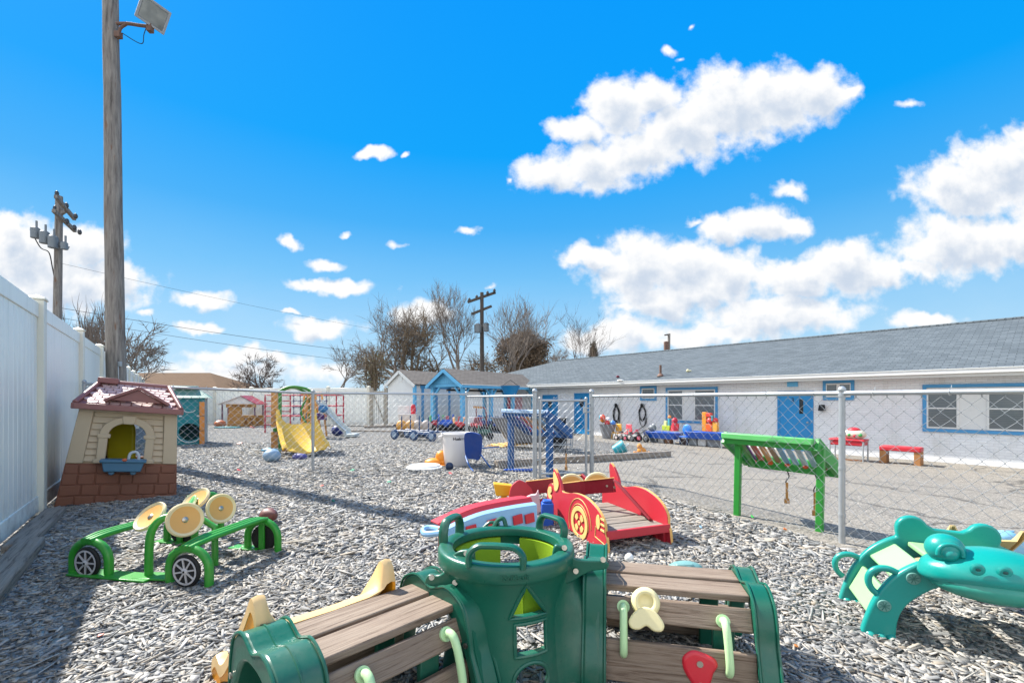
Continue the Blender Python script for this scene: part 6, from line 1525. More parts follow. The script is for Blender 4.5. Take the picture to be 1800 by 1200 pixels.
rp = MB(); rp.tube(crom([y0+yd*.0+up*(zt-.05), y0+yd*.15+up*(zt+.06), y0+yd*(yw*.5)+up*(zt+.10), y0+yd*(yw-.1)+up*(zt+.05), y0+yd*yw+up*(zt-.05)], 5), .03, 8).tube([p+yn*1.0 for p in crom([y0+up*(zt-.05), y0+yd*.15+up*(zt+.06), y0+yd*(yw*.5)+up*(zt+.10), y0+yd*yw+up*(zt-.05)], 5)], .03, 8).bar(y0+yd*.1+yn*.5+up*(zt+.08), y0+yd*(yw-.1)+yn*.5+up*(zt+.08), .9, .02); rp.tube(crom([y0+yd*(yw-.06)+up*.62, y0+yd*(yw-.22)+up*.95, y0+yd*(yw-.1)+up*(zt-.15)], 5), .025, 8).build('green_frame', gpost, st_)
MB().box(y0+yd*yw/2+yn*.5+up*.58, (yw, 1.0, .06), yd, yn).build('deck', gpost, st_)
MB().box(y0+yd*.22-yn*.0+up*.30, (.26, .04, .48), yd, yn).build('side_board', pcol('tower_orange', '#c9853f'), st_)
sb = (G(528, 806)-y0); sb.z = 0
def slide_mesh(O, d_x, d_y, wt, wb, L_, ztop, nm, m, par, thk=.03, peak=.16, sweep=V((0, 0, 0))):
    rows = []; n = 18
    for i in range(n+1):
        f = i/n; z = ztop*(1-f)**1.7*.98+.05+(.05*max(f-.8, 0)/.2); ww = (wt+(wb-wt)*f)/2; rim = .20+.05*math.sin(f*pi)+(.0 if f > .05 else peak)
        if f > .9: rim *= (1.15-f)/.25+.05
        O2 = O+d_y*(f*L_)+sweep*(f*f); row = []
        for u, h_ in ((-1.06, rim-.03), (-1.04, rim), (-.98, rim), (-.86, rim*.45), (-.62, .05), (-.3, .005), (0, 0), (.3, .005), (.62, .05), (.86, rim*.45), (.98, rim), (1.04, rim), (1.06, rim-.03)): row.append(O2+d_x*(u*ww)+up*(z+h_))
        rows.append(row)
    return MB().grid(rows, thk).build(nm, m, par, ang=60)
cs_ = y0+yd*.40-V((-.43, .9, 0))*.03; slide_mesh(cs_, V((.80, .60, 0)).normalized(), V((.60, -.80, 0)).normalized(), .78, .86, 1.05, .62, 'slide', yslide, st_)
# second, grey slide with orange ladder frames
g0 = G(560, 768); gs = thing('grey_slide', 'grey plastic slide with orange ladder frame in the far yard', 'slide', g0); grp_ = pcol('pale_grey_slide', '#b9c0bd'); orl = pcol('orange_ladder', '#d99a4e')
gd_ = (G(612, 768)-g0).normalized(); gn_ = V((-gd_.y, gd_.x, 0))
L_ = (G(612, 768)-g0).length; rows = []
for i in range(13):
    f = i/12; z = 1.02*(1-f)**1.15+.08; rows.append([g0+gd_*(f*L_)+gn_*u+up*(z+h_) for u, h_ in ((-.27, .14), (-.25, .16), (-.23, .04), (0, 0), (.23, .04), (.25, .16), (.27, .14))])
MB().grid(rows, .025).build('slide', grp_, gs, ang=50)
MB().box(g0+gd_*(L_+.12)+up*.07, (.35, .5, .1), gd_, gn_).build('slide_foot', grp_, gs, bevel=.02)
lf = MB()
for y in (-.30, .30):
    a = g0+gn_*y-gd_*.15; lf.tube([a-gd_*.30, a-gd_*.05+up*1.5, a+gd_*.12+up*1.5, a+gd_*.30], .035, 8)
for z in (.3, .58, .86): lf.tube([g0-gd_*(.40-z*.14)-gn_*.3+up*z, g0-gd_*(.40-z*.14)+gn_*.3+up*z], .03, 7)
for z in (.5, 1.0): lf.bar(g0-gd_*.32-gn_*.31+up*z, g0+gd_*.05-gn_*.31+up*z, .03, .09)
lf.build('ladder', orl, gs)
# orange easel in front
q = G(527, 768); es = thing('play_easel', 'orange framed easel standing behind the yellow slide', 'easel', q)
lf = MB()
for y in (0, .5):
    for x in (0, .5): lf.tube([q+V((x, y, 0)), q+V((.16+.18*(x > 0), y*.8, 1.45))], .032, 8)
for z in (.5, .9, 1.44): lf.tube([q+V((.05, 0, z)), q+V((.42, 0, z))], .03, 7)
lf.build('frame', orl, es); MB().box(q+V((.25, .02, .7)), (.34, .03, .35)).build('board', pcol('blue_grey_board', '#4b6a80'), es, bevel=.01)
def simple(nm, lab, cat, parts, group=None):
    """parts: (part name, MB, colour)"""
    base = parts[0][1].v; lo = V((sum(p.x for p in base)/len(base), sum(p.y for p in base)/len(base), min(p.z for p in base)))
    o = thing(nm, lab, cat, lo, group)
    for n_, mb, c in parts: mb.build(n_, c if not isinstance(c, str) else pcol('toy_'+c.strip('#'), c), o, bevel=.006, seg=2)
    return o
bb_ = lambda p, s_, X=(1, 0, 0): MB().box(p, s_, X, V((-X[1], X[0], 0)) if X != (1, 0, 0) else (0, 1, 0))
q = G(594, 765); tag(MB().ell(q+up*.17, (.22, .2, .2), nu=14, nv=8).box(q+up*.3, (.16, .16, .1)).build('toy_bucket', pcol('deep_blue', '#1d2f7a'), bevel=.02), 'dark blue bucket under the grey slide', 'bucket')
for (x, y, c, lab) in ((563, 747, '#2f6fa0', 'blue toy bucket hanging on the orange ladder frame'),): 
    p = P(x+5, 719, G(x, 768).y-.4); tag(MB().ell(p, (.16, .1, .12), nu=14, nv=8).box(p+up*.12, (.2, .12, .03)).build('hanging_bucket', pcol('toy_'+c[1:], c), bevel=.01), lab, 'toy')
p = G(566, 768)+V((0, -.3, .62)); tag(MB().box(p, (.42, .3, .05)).ell(p+V((-.05, 0, .1)), (.12, .1, .1), nu=10, nv=8).ell(p+V((.12, 0, .08)), (.08, .1, .07), nu=10, nv=8).build('toy_basket', pcol('toy_plum', '#5c3a70'), bevel=.01), 'plum coloured toy basket resting on the orange ladder frame', 'toy')
# balls and bits near the slide
c_ball = pcol('faded_blue_ball', '#7f9bb2', .5); q = G(478, 812); tag(MB().ell(q+up*.13, (.165, .165, .135), nu=24, nv=16).build('playground_ball', c_ball), 'large pale blue half flat ball lying in front of the yellow slide', 'ball')
q = G(527, 808); tag(MB().ell(q+up*.06, (.16, .10, .08), nu=14, nv=8).box(q+V((.03, -.06, .07)), (.16, .06, .06)).box(q+V((-.06, -.03, .11)), (.08, .08, .05)).build('toy_shoe', pcol('toy_purple', '#4c4a86'), bevel=.02), 'small purple toy lying at the foot of the yellow slide', 'toy')
q = G(474, 794); tag(MB().ell(q+up*.04, (.2, .12, .06), nu=16, nv=8).box(q+V((.22, -.02, .03)), (.22, .1, .04)).build('toy_ladle', pcol('toy_teal_blue', '#2c7c9c'), bevel=.01), 'flat teal and orange toy lying behind the pale blue ball', 'toy')

# cart of toddler seats
def wheel(mb, c, r_, n, w_=.05): mb.lathe([(0, -w_/2), (r_*.85, -w_/2), (r_, -w_*.3), (r_, w_*.3), (r_*.85, w_/2), (0, w_/2)], c, *basis(V(n)), n=16)
navy = pcol('navy_frame', '#27466e'); k0, k1 = G(693, 772), G(764, 776); kd_ = (k1-k0).normalized(); kn = V((-kd_.y, kd_.x, 0)); L_ = (k1-k0).length
cart = thing('pull_cart', 'long low navy framed pull cart with small wheels in front of the shed', 'cart', k0)
mb = MB()
for y in (0, .5): mb.tube([k0+kn*y+up*.28, k1+kn*y+up*.26], .02, 7)
for x in (0, .25, .5, .75, 1.): mb.tube([k0+kd_*L_*x+up*.27, k0+kd_*L_*x+kn*.5+up*.27], .02, 7); mb.tube([k0+kd_*L_*(x*.9+.05)+kn*.25+up*.27, k0+kd_*L_*(x*.9+.05)+kn*.25+up*.75], .02, 7)
mb.box(k0+kd_*L_*.5+kn*.25+up*.18, (.7, .3, .05), kd_, kn); mb.build('frame', navy, cart)
for x, y in ((.04, -.05), (.55, -.10), (.96, -.05), (.04, .55), (.55, .58)):
    w1 = MB(); wheel(w1, k0+kd_*L_*x+kn*y+up*.16, .16, kn); wo = w1.build('wheel', navy, cart); MB().disc(k0+kd_*L_*x+kn*(y-.03)+up*.16, .09, -kn, .02, 12).build('hub', pcol('hub_pale', '#8fa3b8'), wo)
for i, (x, c, lab) in enumerate(((706, '#d59a45', 'amber'), (722, '#d4a05a', 'tan'), (735, '#b8a89a', 'greyish'), (750, '#b9aaa0', 'pale'))):
    p = P(x, 748, k0.y+.9); simple('toddler_seat', '%s round backed toddler seat in the row behind the navy cart%s' % (lab, ', leftmost of the row' if i == 0 else ''), 'toddler seat', [('seat_back', MB().ell(p, (.18, .10, .19), nu=14, nv=10), c), ('seat', MB().box(p+V((0, .1, -.22)), (.34, .3, .08)), '#5a5350'), ('leg', MB().tube([p+V((-.12, .1, -.25)), p+V((-.14, .1, -p.z))], .02, 6).tube([p+V((.12, .1, -.25)), p+V((.14, .1, -p.z))], .02, 6), '#2b2b30')], 'toddler seats behind the cart')
p = P(718, 735, k0.y+1.6); simple('toy_kitchen', 'small white and red toy kitchen on a dark shelf beside the shed wall', 'toy kitchen', [('body', MB().box(p, (.62, .35, .30)), '#c9c3bd'), ('shelf', MB().box(p-up*.24, (.95, .5, .10)), '#55555a'), ('stand', MB().box(V((p.x, p.y, (p.z-.29)/2)), (.8, .4, p.z-.29)), '#77726c'), ('bottle', MB().lathe([(0, 0), (.09, 0), (.09, .26), (.05, .34), (0, .34)], p+V((.17, 0, .15)), n=12), '#c4162c'), ('rack', MB().box(p+V((-.2, .1, .3)), (.4, .04, .28)), '#dad6d2')])
# row of ride-on toys in front of the shed and under the pavilion
def rideon(px, py, c1, c2, lab, s=1., rz=0, grp='ride-on toys by the pavilion'):
    q = G(px, py); o = thing('ride_on_toy', lab, 'ride-on toy', q, grp, rot=(0, 0, rz), local=True)
    m1, m2 = pcol('toy_'+c1[1:], c1), pcol('toy_'+c2[1:], c2)
    MB().ell((0, 0, .30*s), (.32*s, .15*s, .15*s), nu=14, nv=8).box((-.02*s, 0, .42*s), (.26*s, .2*s, .05*s)).build('body', m1, o)
    MB().box((-.27*s, 0, .52*s), (.05*s, .24*s, .26*s)).build('backrest', m2, o, bevel=.02)
    MB().tube([V((.2*s, 0, .35*s)), V((.27*s, 0, .62*s))], .025*s, 6).tube([V((.27*s, -.14*s, .62*s)), V((.27*s, .14*s, .62*s))], .022*s, 6).build('handlebar', m2, o)
    for x, y, r_ in ((-.2, -.17, .14), (-.2, .17, .14), (.23, -.15, .16), (.23, .15, .16)):
        w1 = MB(); w1.lathe([(0, -.03), (r_*s*.9, -.03), (r_*s, 0), (r_*s*.9, .03), (0, .03)], V((x*s, y*s, r_*s)), V((1, 0, 0)), V((0, 0, 1)), V((0, 1, 0)), n=14); w1.build('wheel', rubber, o)
    return o
for args in ((768, 757, '#a32436', '#2d7f4a', 'red ride-on toy with green back, left end of the row by the shed', 1., .4), (784, 758, '#1f56b8', '#1f56b8', 'blue ride-on toy in front of the shed door', 1.1, .2), (797, 758, '#7c3a62', '#b8404a', 'mauve ride-on toy left of the pavilion corner post', 1., -.3), (807, 759, '#c23a3a', '#d9a36a', 'orange red ride-on toy touching the pavilion corner post', .95, .6), (834, 758, '#b92c3c', '#d0d0d0', 'red ride-on toy with grey back under the pavilion', 1., 1.2), (842, 759, '#c54a50', '#7a2832', 'pale red ride-on toy second under the pavilion', 1., 1.3), (852, 757, '#23407c', '#2f6fb0', 'navy ride-on toy with light blue back under the pavilion', 1.15, .8), (864, 757, '#1f3f8a', '#24242a', 'navy and black ride-on toy under the pavilion', 1.1, .5), (876, 758, '#2850a0', '#3a3a40', 'blue ride-on toy right of the navy ones', 1., .2), (889, 760, '#8f2330', '#333338', 'dark red ride-on toy by the right pavilion post', 1., .4)):
    rideon(*args)
# arched play frame under the pavilion
q = G(846, 757); pf = thing('play_arch', 'rusty red tube arch with a wooden top bar under the pavilion', 'play arch', q)
a, b = P(836, 715, q.y), P(854, 722, q.y); 
MB().tube(crom([a, P(850, 716, q.y), b, P(855, 735, q.y), V((b.x+.02, q.y, q.z))], 5), .03, 7).tube([V((a.x, q.y+.4, q.z)), V((a.x, q.y+.4, a.z)), a], .03, 7).build('tube_frame', pcol('rust_red', '#8f4a42'), pf); MB().bar(a-V((.1, 0, 0)), P(847, 716, q.y), .1, .1).build('top_bar', owood, pf)
# green wheeled toy near the bin
rideon(852, 772, '#2f5a4a', '#3a6a58', 'dark green wheeled toy behind the white bin and blue chair', .75, .2, 'low wheeled toys on the chips')
# grey wheelbarrow / cart tub
q = G(920, 790); wb = thing('cart_tub', 'big grey tub cart standing behind the blue xylophone table', 'cart', q)
gt_ = pcol('tub_grey', '#75777c'); rows = []
def ringp2(z, rx, ry, c): return [c+V((rx*math.copysign(abs(math.cos(a))**.5, math.cos(a)), ry*math.copysign(abs(math.sin(a))**.5, math.sin(a)), z)) for a in [2*pi*i/24+.001 for i in range(25)]]
c = V((q.x+.1, q.y+.3, q.z)); rows = [ringp2(.18, .48, .3, c), ringp2(.3, .6, .38, c), ringp2(.8, .95, .48, c), ringp2(.84, 1.0, .52, c), ringp2(.78, .92, .45, c), ringp2(.35, .55, .33, c), ringp2(.3, .02, .02, c)]
MB().grid(rows, 0).build('tub', gt_, wb, ang=40)
lg = MB()
for x in (-.45, .45): lg.tube([c+V((x, -.25, 0)), c+V((x, -.2, .3))], .03, 6)
lg.build('leg', galv, wb); w1 = MB(); wheel(w1, c+V((.85, -.1, .2)), .2, (0, 1, 0), .08); w1.build('wheel', rubber, wb)
tag(MB().ell(c+V((.35, 0, .75)), (.35, .3, .22), nu=14, nv=8).box(c+V((-.2, 0, .8)), (.5, .4, .1), (1, 0, .3), (0, 1, 0)).build('toy_pile', pcol('toy_dull_blue', '#3a5a80'), bevel=.02), 'dull blue toys piled in the grey tub cart', 'toy pile')
p = P(965, 738, 13.0); tag(MB().ell(p, (.2, .2, .17), nu=12, nv=8).box(p-up*.2, (1., .5, .06), (1, 0, -.25), (0, 1, 0)).build('sand_lid', pcol('pale_sand', '#d3c3ad')), 'pale sand coloured lid tilted on top of the grey tub cart', 'lid')
# yellow slatted sled
q = G(892, 787); ys = thing('slatted_sled', 'yellow slatted toy sled lying on the chips by the blue legged table', 'sled', q)
sm_ = MB()
for i in range(5): sm_.box(q+V((-.25+i*.19, .05*i, .07+.015*i)), (.12, .75, .03), (1, .5, .1), (-.5, 1, 0))
sm_.bar(q+V((-.6, -.25, .04)), q+V((.6, .1, .12)), .04, .05).bar(q+V((-.55, .2, .04)), q+V((.55, .5, .12)), .04, .05).build('slats', pcol('sled_yellow', '#e0b264'), ys, bevel=.006)
# folding stroller seat
q = G(990, 796); fs_ = thing('toy_stroller', 'toy stroller with thin metal frame and pale blue seat by the gate', 'toy stroller', q)
mb = MB()
for y in (0, .38):
    mb.tube(crom([q+V((-.36, y, .04)), q+V((-.38, y, .5)), q+V((-.28, y, .86)), q+V((.1, y, .90)), q+V((.25, y, .6)), q+V((.22, y, .04))], 5), .014, 6)
    mb.tube([q+V((-.36, y, .2)), q+V((.22, y, .2))], .012, 6); mb.tube([q+V((q.x*0-.1, y, .04)), q+V((.25, y, .55))], .012, 6)
for z, x in ((.86, -.28), (.90, .1), (.2, -.36), (.2, .22), (.6, .25)): mb.tube([q+V((x, 0, z)), q+V((x, .38, z))], .012, 6)
mb.build('frame', galv, fs_); MB().box(q+V((.0, -.015, .52)), (.44, .03, .24)).build('seat_cloth', pcol('pale_blue_cloth', '#6d98b4', .8), fs_, bevel=.01); MB().bar(q+V((-.3, -.03, .62)), q+V((-.06, -.03, .52)), .03, .05).build('strap', pcol('toy_red', '#c22a30'), fs_)
# bin, chair, orange toy, lid, ball by the bin
q = G(803, 818); q.z = 0; bn = thing('storage_bin', 'tall white plastic bin with a dark maker name standing on the chips', 'bin', q); mw, t = newmat('milky_plastic')
t.finish(t.mix(t.math('MULTIPLY', t.noise(t.coord(), 5, 4), .2), C('#dcd9d6'), C('#b9b1aa')), .42)
MB().lathe([(0, 0), (.225, 0), (.24, .02), (.275, .58), (.295, .585), (.30, .62), (.285, .63), (.265, .60), (.23, .03), (0, .03)], q, n=36).build('tub', mw, bn); MB().box(q+V((-.29, -.03, .55)), (.09, .16, .04)).build('handle', mw, bn, bevel=.012)
def bin_text(body_, r_, z, size, m, par, a_c, c, sp=1.):
    cu_ = bpy.data.curves.new('bin_lettering', 'FONT'); cu_.body = body_; cu_.size = size; cu_.extrude = .001; cu_.align_x = 'CENTER'; cu_.offset = .002
    o = bpy.data.objects.new('tmp', cu_); COL.objects.link(o); bpy.context.view_layer.update(); me = dg_mesh(o); bpy.data.objects.remove(o)
    for v in me.vertices:
        a = R(a_c)+v.co.x/r_; rr = r_+v.co.z+.002+v.co.y*.06; v.co = W[par].inverted() @ (c+V((math.cos(a)*rr, math.sin(a)*rr, z+v.co.y)))
    me.materials.clear(); me.materials.append(m); x = bpy.data.objects.new('bin_lettering', me); COL.objects.link(x); x.parent = par; W[x] = W[par]
bin_text('Huskee', .272, .505, .072, dark_wire, bn, 285, q)
q = G(831, 822); q.z = 0; ch = thing('blue_chair', 'blue plastic child chair tipped against the white bin', 'chair', q)
bc = pcol('chair_blue', '#123f8c', .35); X, Y, Z = V((.90, -.25, .25)).normalized(), V((.2, .95, .1)), None
o = P(832, 785, 7.9); x_ = V((.95, -.2, -.12)).normalized(); z_ = V((-.32, -.25, .9)); z_ = (z_-x_*x_.dot(z_)).normalized(); nrm = x_.cross(z_)
rows = []
for i in range(18):
    f = i/17; rows.append([o+x_*((u)*(.175-.05*abs(2*f-1)**5-.03*f))+z_*(.27-.52*f)-nrm*(.05*math.cos(u*1.4)-.02+.05*(f-.5)**2*(1 if f > .5 else -1)) for u in (-1, -.8, -.4, 0, .4, .8, 1)])
MB().grid(rows, .015).build('seat_shell', bc, ch, ang=60)
lg = MB(); lg.tube([o-z_*.04-x_*.15-nrm*.05, o+z_*.02+x_*.17-nrm*.05], .012, 6); lg.build('cross_tube', pcol('chair_steel', '#7ba0c8'), ch)
lg = MB(); lg.tube(crom([o-z_*.16+x_*.12, P(846, 800, 7.75), P(855, 812, 7.7), P(862, 821, 7.75)], 5), .013, 7).tube(crom([o-z_*.2-x_*.14, P(822, 812, 7.75), P(827, 822, 7.7), P(832, 827, 7.6)], 5), .013, 7).tube([o+x_*.16, P(878, 785, 8.3)], .011, 6); lg.build('leg', pcol('chair_leg_blue', '#2a5a9c'), ch)
MB().prism([(-.05, .0), (.05, .0), (.0, -.03)], .008, o+z_*.12-nrm*.07, x_, z_).build('grip_hole', mw, ch)
q = G(774, 818); tag(MB().ell(q+V((.03, 0, .17)), (.12, .1, .12), nu=14, nv=8).ell(q+V((-.10, 0, .07)), (.20, .14, .08), nu=14, nv=8).ell(q+V((.12, .02, .07)), (.17, .14, .09), nu=12, nv=8).box(q+V((.05, -.1, .02)), (.35, .15, .03)).build('toy_duck', pcol('toy_orange', '#e38a1c'), bevel=.01), 'orange toy lump leaning at the left of the white bin', 'toy')
q = G(746, 824); tag(MB().lathe([(0, .035), (.30, .03), (.325, .01), (.32, 0), (0, 0)], q+up*.025, n=32).lathe([(.24, .045), (.275, .05), (.29, .03), (.24, .03)], q+up*.025, n=32, closed=True).build('bin_lid', white_pl), 'round white lid lying flat on the chips left of the bin', 'lid')
q = G(790, 826); tag(MB().ell(q+up*.07, (.072, .072, .07), nu=18, nv=12).build('navy_ball', pcol('navy_ball_pl', '#182c4a')), 'small navy ball at the foot of the white bin', 'ball')

# ---------------- along the building wall (asphalt)
def wall_at(px, off): q = Wp(tpx(px, off), off, 0); return V((q.x, q.y, gz(q.x, q.y)+.006))
wd = -WU
def along(px, off): return wall_at(px, off)
# two blue water tables
def wtable(pxa, pxb, off, label):
    a, b = along(pxa, off), along(pxb, off); L_ = (b-a).length; c = (a+b)/2; d = (b-a).normalized(); n = WN; z0 = a.z
    o = thing('water_table', label, 'water table', c, 'blue water tables along the wall'); zt = zpx(757, pxa, off)
    m = pcol('water_table_blue', '#0d4fb0', .35); mb = MB(); 
    f = lambda z, k, w_: [c+d*(s_*L_/2*k)+n*(t_*w_)+up*(z-c.z) for s_, t_ in ((-1, -1), (1, -1), (1, 1), (-1, 1))]
    mb.add(f(zt-.26, .92, .26)+f(zt, 1., .34)+f(zt, .95, .29)+f(zt-.2, .9, .24), [(3, 2, 1, 0)]+[(i, (i+1) % 4, 4+(i+1) % 4, 4+i) for i in range(4)]+[(4+i, 4+(i+1) % 4, 8+(i+1) % 4, 8+i) for i in range(4)]+[(8+i, 8+(i+1) % 4, 12+(i+1) % 4, 12+i) for i in range(4)]+[(12, 13, 14, 15)]); mb.build('basin', m, o, bevel=.015)
    for s_ in (-1, 1):
        for t_ in (-1, 1): MB().tube([c+d*(s_*L_*.44)+n*(t_*.24)+up*(zt-.2-c.z), c+d*(s_*L_*.47)+n*(t_*.27)], .025, 8).build('leg', galv, o)
    return o, c, d, zt
w1_, c1_, d1_, z1_ = wtable(1138, 1194, 1.0, 'blue water table with a green and a red toy on it'); w2_, c2_, d2_, z2_ = wtable(1211, 1277, 1.0, 'blue water table carrying a tower of coloured blocks')
def at_w(px, py, off): q = Wp(tpx(px, off), off, 0); q.z = H-(py-HY)*q.y/F; return q
def blob(nm, label, cat, px, py, off, col, boxes, group=None):
    q = at_w(px, py, off); parts = []
    o = thing(nm, label, cat, q, group)
    for i, (pn, kind, pos, sz, c) in enumerate(boxes):
        mb = MB(); p = q+wd*pos[0]+WN*pos[1]+up*pos[2]
        if kind == 'b': mb.box(p, sz, wd, WN)
        elif kind == 'e': mb.ell(p, sz, wd, WN, 12, 8)
        elif kind == 'c': mb.lathe([(0, 0), (sz[0], 0), (sz[1], sz[2]), (0, sz[2])], p, n=14)
        elif kind == 'w': wheel(mb, p, sz[0], WN, sz[1])
        elif kind == 't': mb.tube(crom([p+wd*a+WN*b+up*c_ for a, b, c_ in sz], 4), pos[3], 6)
        mb.build(pn, pcol('toy_'+c[1:], c), o, bevel=.01 if kind == 'b' else 0)
    return o
blob('toy_helmet', 'grey toy helmet on the left end of the first blue water table', 'toy', 1147, 757, 1.0, 0, [('shell', 'e', (0, 0, .12), (.17, .15, .15), '#6f757a'), ('visor', 'b', (-.08, .1, .1), (.14, .06, .08), '#2d3034'), ('top', 'e', (.04, 0, .24), (.06, .06, .06), '#b9bdc0')])
blob('toy_castle', 'yellow green toy with an orange top on the first blue water table', 'toy', 1173, 756, 1.0, 0, [('base', 'b', (0, 0, .1), (.34, .24, .2), '#b7c838'), ('tower', 'b', (-.06, 0, .28), (.12, .14, .22), '#d5d8a0'), ('tower', 'c', (.1, 0, .2), (.08, .05, .3), '#3f9fb0'), ('top', 'e', (.1, 0, .54), (.07, .07, .07), '#e08a3a')])
blob('toy_pump', 'red toy figure shaped pump on the first blue water table', 'toy', 1186, 757, 1.0, 0, [('body', 'c', (0, 0, 0), (.17, .10, .32), '#c01f34'), ('head', 'e', (0, 0, .40), (.12, .12, .13), '#b32038'), ('arm', 'b', (.13, .02, .16), (.1, .1, .26), '#d8343c')])
blob('block_tower', 'tower of orange and red toy blocks on the second blue water table', 'toy blocks', 1246, 758, 1.0, 0, [('block', 'b', (-.15, 0, .36), (.16, .16, .72), '#e0912c'), ('block', 'b', (.05, 0, .14), (.22, .18, .28), '#e2632c'), ('block', 'e', (.06, 0, .40), (.14, .12, .13), '#d62f2f'), ('block', 'b', (.0, 0, .62), (.22, .16, .14), '#d8402c'), ('block', 'b', (.26, 0, .18), (.18, .16, .36), '#e8a23a'), ('block', 'e', (.24, 0, .42), (.12, .1, .1), '#c93a34'), ('block', 'b', (.17, .08, .5), (.06, .06, .2), '#2f8f9c')])
bx = along(1205, 1.05); bx2 = zpx(757, 1205, 1.05)
blob('child_chair', 'small bright blue child chair between the two blue water tables', 'chair', 1205, 781, 1.2, 0, [('seat', 'b', (0, 0, .30), (.36, .34, .05), '#1a5fb5'), ('backrest', 'e', (-.02, -.16, .56), (.2, .05, .22), '#2a78c8'), ('leg', 'b', (-.15, .14, .14), (.05, .05, .30), '#20304a'), ('leg', 'b', (.15, .14, .14), (.05, .05, .30), '#20304a')])
for i, (px, c, s_, lab) in enumerate(((1150, '#6d757c', (.30, .26, .24), 'grey crate under the left end of the first blue water table'), (1164, '#c9c9c6', (.26, .25, .24), 'white tub under the first blue water table'), (1176, '#8a6244', (.28, .25, .22), 'brown box under the first blue water table'), (1203, '#3a2c2c', (.3, .3, .2), 'dark box on the ground under the small blue chair'), (1220, '#8d949a', (.3, .25, .3), 'grey tub under the left end of the second blue water table'), (1236, '#c4c6c6', (.32, .25, .3), 'white tub under the second blue water table'), (1255, '#7b8087', (.4, .25, .3), 'grey box under the right half of the second blue water table'))):
    q = along(px, .95); o = thing('storage_tub', lab, 'tub', q, 'tubs under the water tables'); MB().box(q+up*s_[2]/2, s_, wd, WN).build('tub', pcol('toy_'+c[1:], c), o, bevel=.03); MB().box(q+up*(s_[2]+.012), (s_[0]+.03, s_[1]+.03, .03), wd, WN).build('lid', pcol('toy_'+c[1:], c), o, bevel=.01)
# toys left of the tables
q = along(1068, 1.3); gb_ = thing('toy_bin', 'grey tapered tub heaped with bright balls beside the gate post', 'tub', q)
MB().lathe([(0, 0), (.22, 0), (.36, .62), (.39, .63), (.39, .66), (.33, .64), (.2, .05), (0, .05)], q, n=20).build('tub', gt_, gb_)
r2 = random.Random(9)
for i, c in enumerate(('#d23a3a', '#e58a2a', '#2f9fb8', '#3a7fd0', '#dcdce0', '#e0604a', '#d8b83a')):
    p = q+V((r2.uniform(-.25, .25), r2.uniform(-.2, .2), .70+.13*(i % 3))); tag(MB().ell(p, (.13, .13, .13), nu=12, nv=8).build('play_ball', pcol('toy_'+c[1:], c)), '%s ball heaped in the grey tub by the gate post' % ('red', 'orange', 'turquoise', 'blue', 'white', 'coral', 'yellow')[i], 'ball', 'balls heaped in the grey tub')
def kchair(px, off, c, lab):
    q = along(px, off); o = thing('child_chair', lab, 'chair', q, 'small chairs along the wall'); m = pcol('toy_'+c[1:], c)
    MB().box(q+up*.30, (.34, .32, .04), wd, WN).build('seat', m, o, bevel=.01); MB().box(q-WN*.15+up*.52, (.32, .04, .34), wd, WN).build('backrest', m, o, bevel=.02)
    for s_ in (-1, 1):
        for t_ in (-1, 1): MB().tube([q+wd*(s_*.15)+WN*(t_*.13)+up*.29, q+wd*(s_*.17)+WN*(t_*.15)], .02, 6).build('leg', m, o)
kchair(1084, 1.2, '#e0a83a', 'yellow child chair below the open looped hose'); kchair(1102, 1.2, '#dd5560', 'coral pink child chair right of the yellow one')
def trike(px, off, c, lab):
    q = along(px, off); o = thing('tricycle', lab, 'tricycle', q, 'tricycles along the wall'); m = pcol('toy_'+c[1:], c)
    MB().tube(crom([q-wd*.25+up*.18, q+up*.32, q+wd*.25+up*.5], 4), .025, 6).tube([q+wd*.25+up*.5+WN*.16, q+wd*.25+up*.5-WN*.16], .02, 6).tube([q+wd*.25+up*.5, q+wd*.32+up*.16], .022, 6).build('frame', m, o)
    MB().ell(q-wd*.12+up*.36, (.13, .11, .04), wd, WN, 12, 6).build('saddle', rubber, o)
    for x, y, r_ in ((.32, 0, .16), (-.25, .16, .12), (-.25, -.16, .12)):
        w1 = MB(); wheel(w1, q+wd*x+WN*y+up*r_, r_, WN, .05); wo = w1.build('wheel', rubber, o); w2 = MB(); wheel(w2, q+wd*x+WN*(y+.01)+up*r_, r_*.55, WN, .06); w2.build('hub', m, wo)
trike(1096, 1.5, '#c7b9b4', 'pale grey tricycle in front of the two small chairs'); trike(1112, 1.4, '#c04a60', 'dusty pink tricycle below the dense hose coil'); trike(1124, 1.4, '#5c5f66', 'dark grey tricycle next to the first blue water table')
q = along(985, .8); tag(MB().lathe([(0, 0), (.24, 0), (.30, .75), (.33, .76), (.33, .82), (.26, .88), (0, .9)], q, n=20).build('trash_can', rubber), 'black trash can standing between the two far blue doors', 'trash can')
q = along(1000, 1.4); tag(MB().ell(q+up*.22, (.34, .2, .22), wd, WN, 14, 8).box(q+up*.1, (.5, .3, .2), wd, WN).build('toy_wagon', pcol('dark_slate', '#3c4046'), bevel=.03), 'dark slate toy wagon in front of the right far blue door', 'toy')
q = along(972, 1.6); tag(MB().ell(q+up*.25, (.25, .25, .25), wd, WN, 14, 8).ell(q+up*.5+wd*.1, (.15, .15, .15), wd, WN, 12, 8).build('rubber_ball_pile', rubber), 'black rounded toy heap below the left far blue door', 'toy')
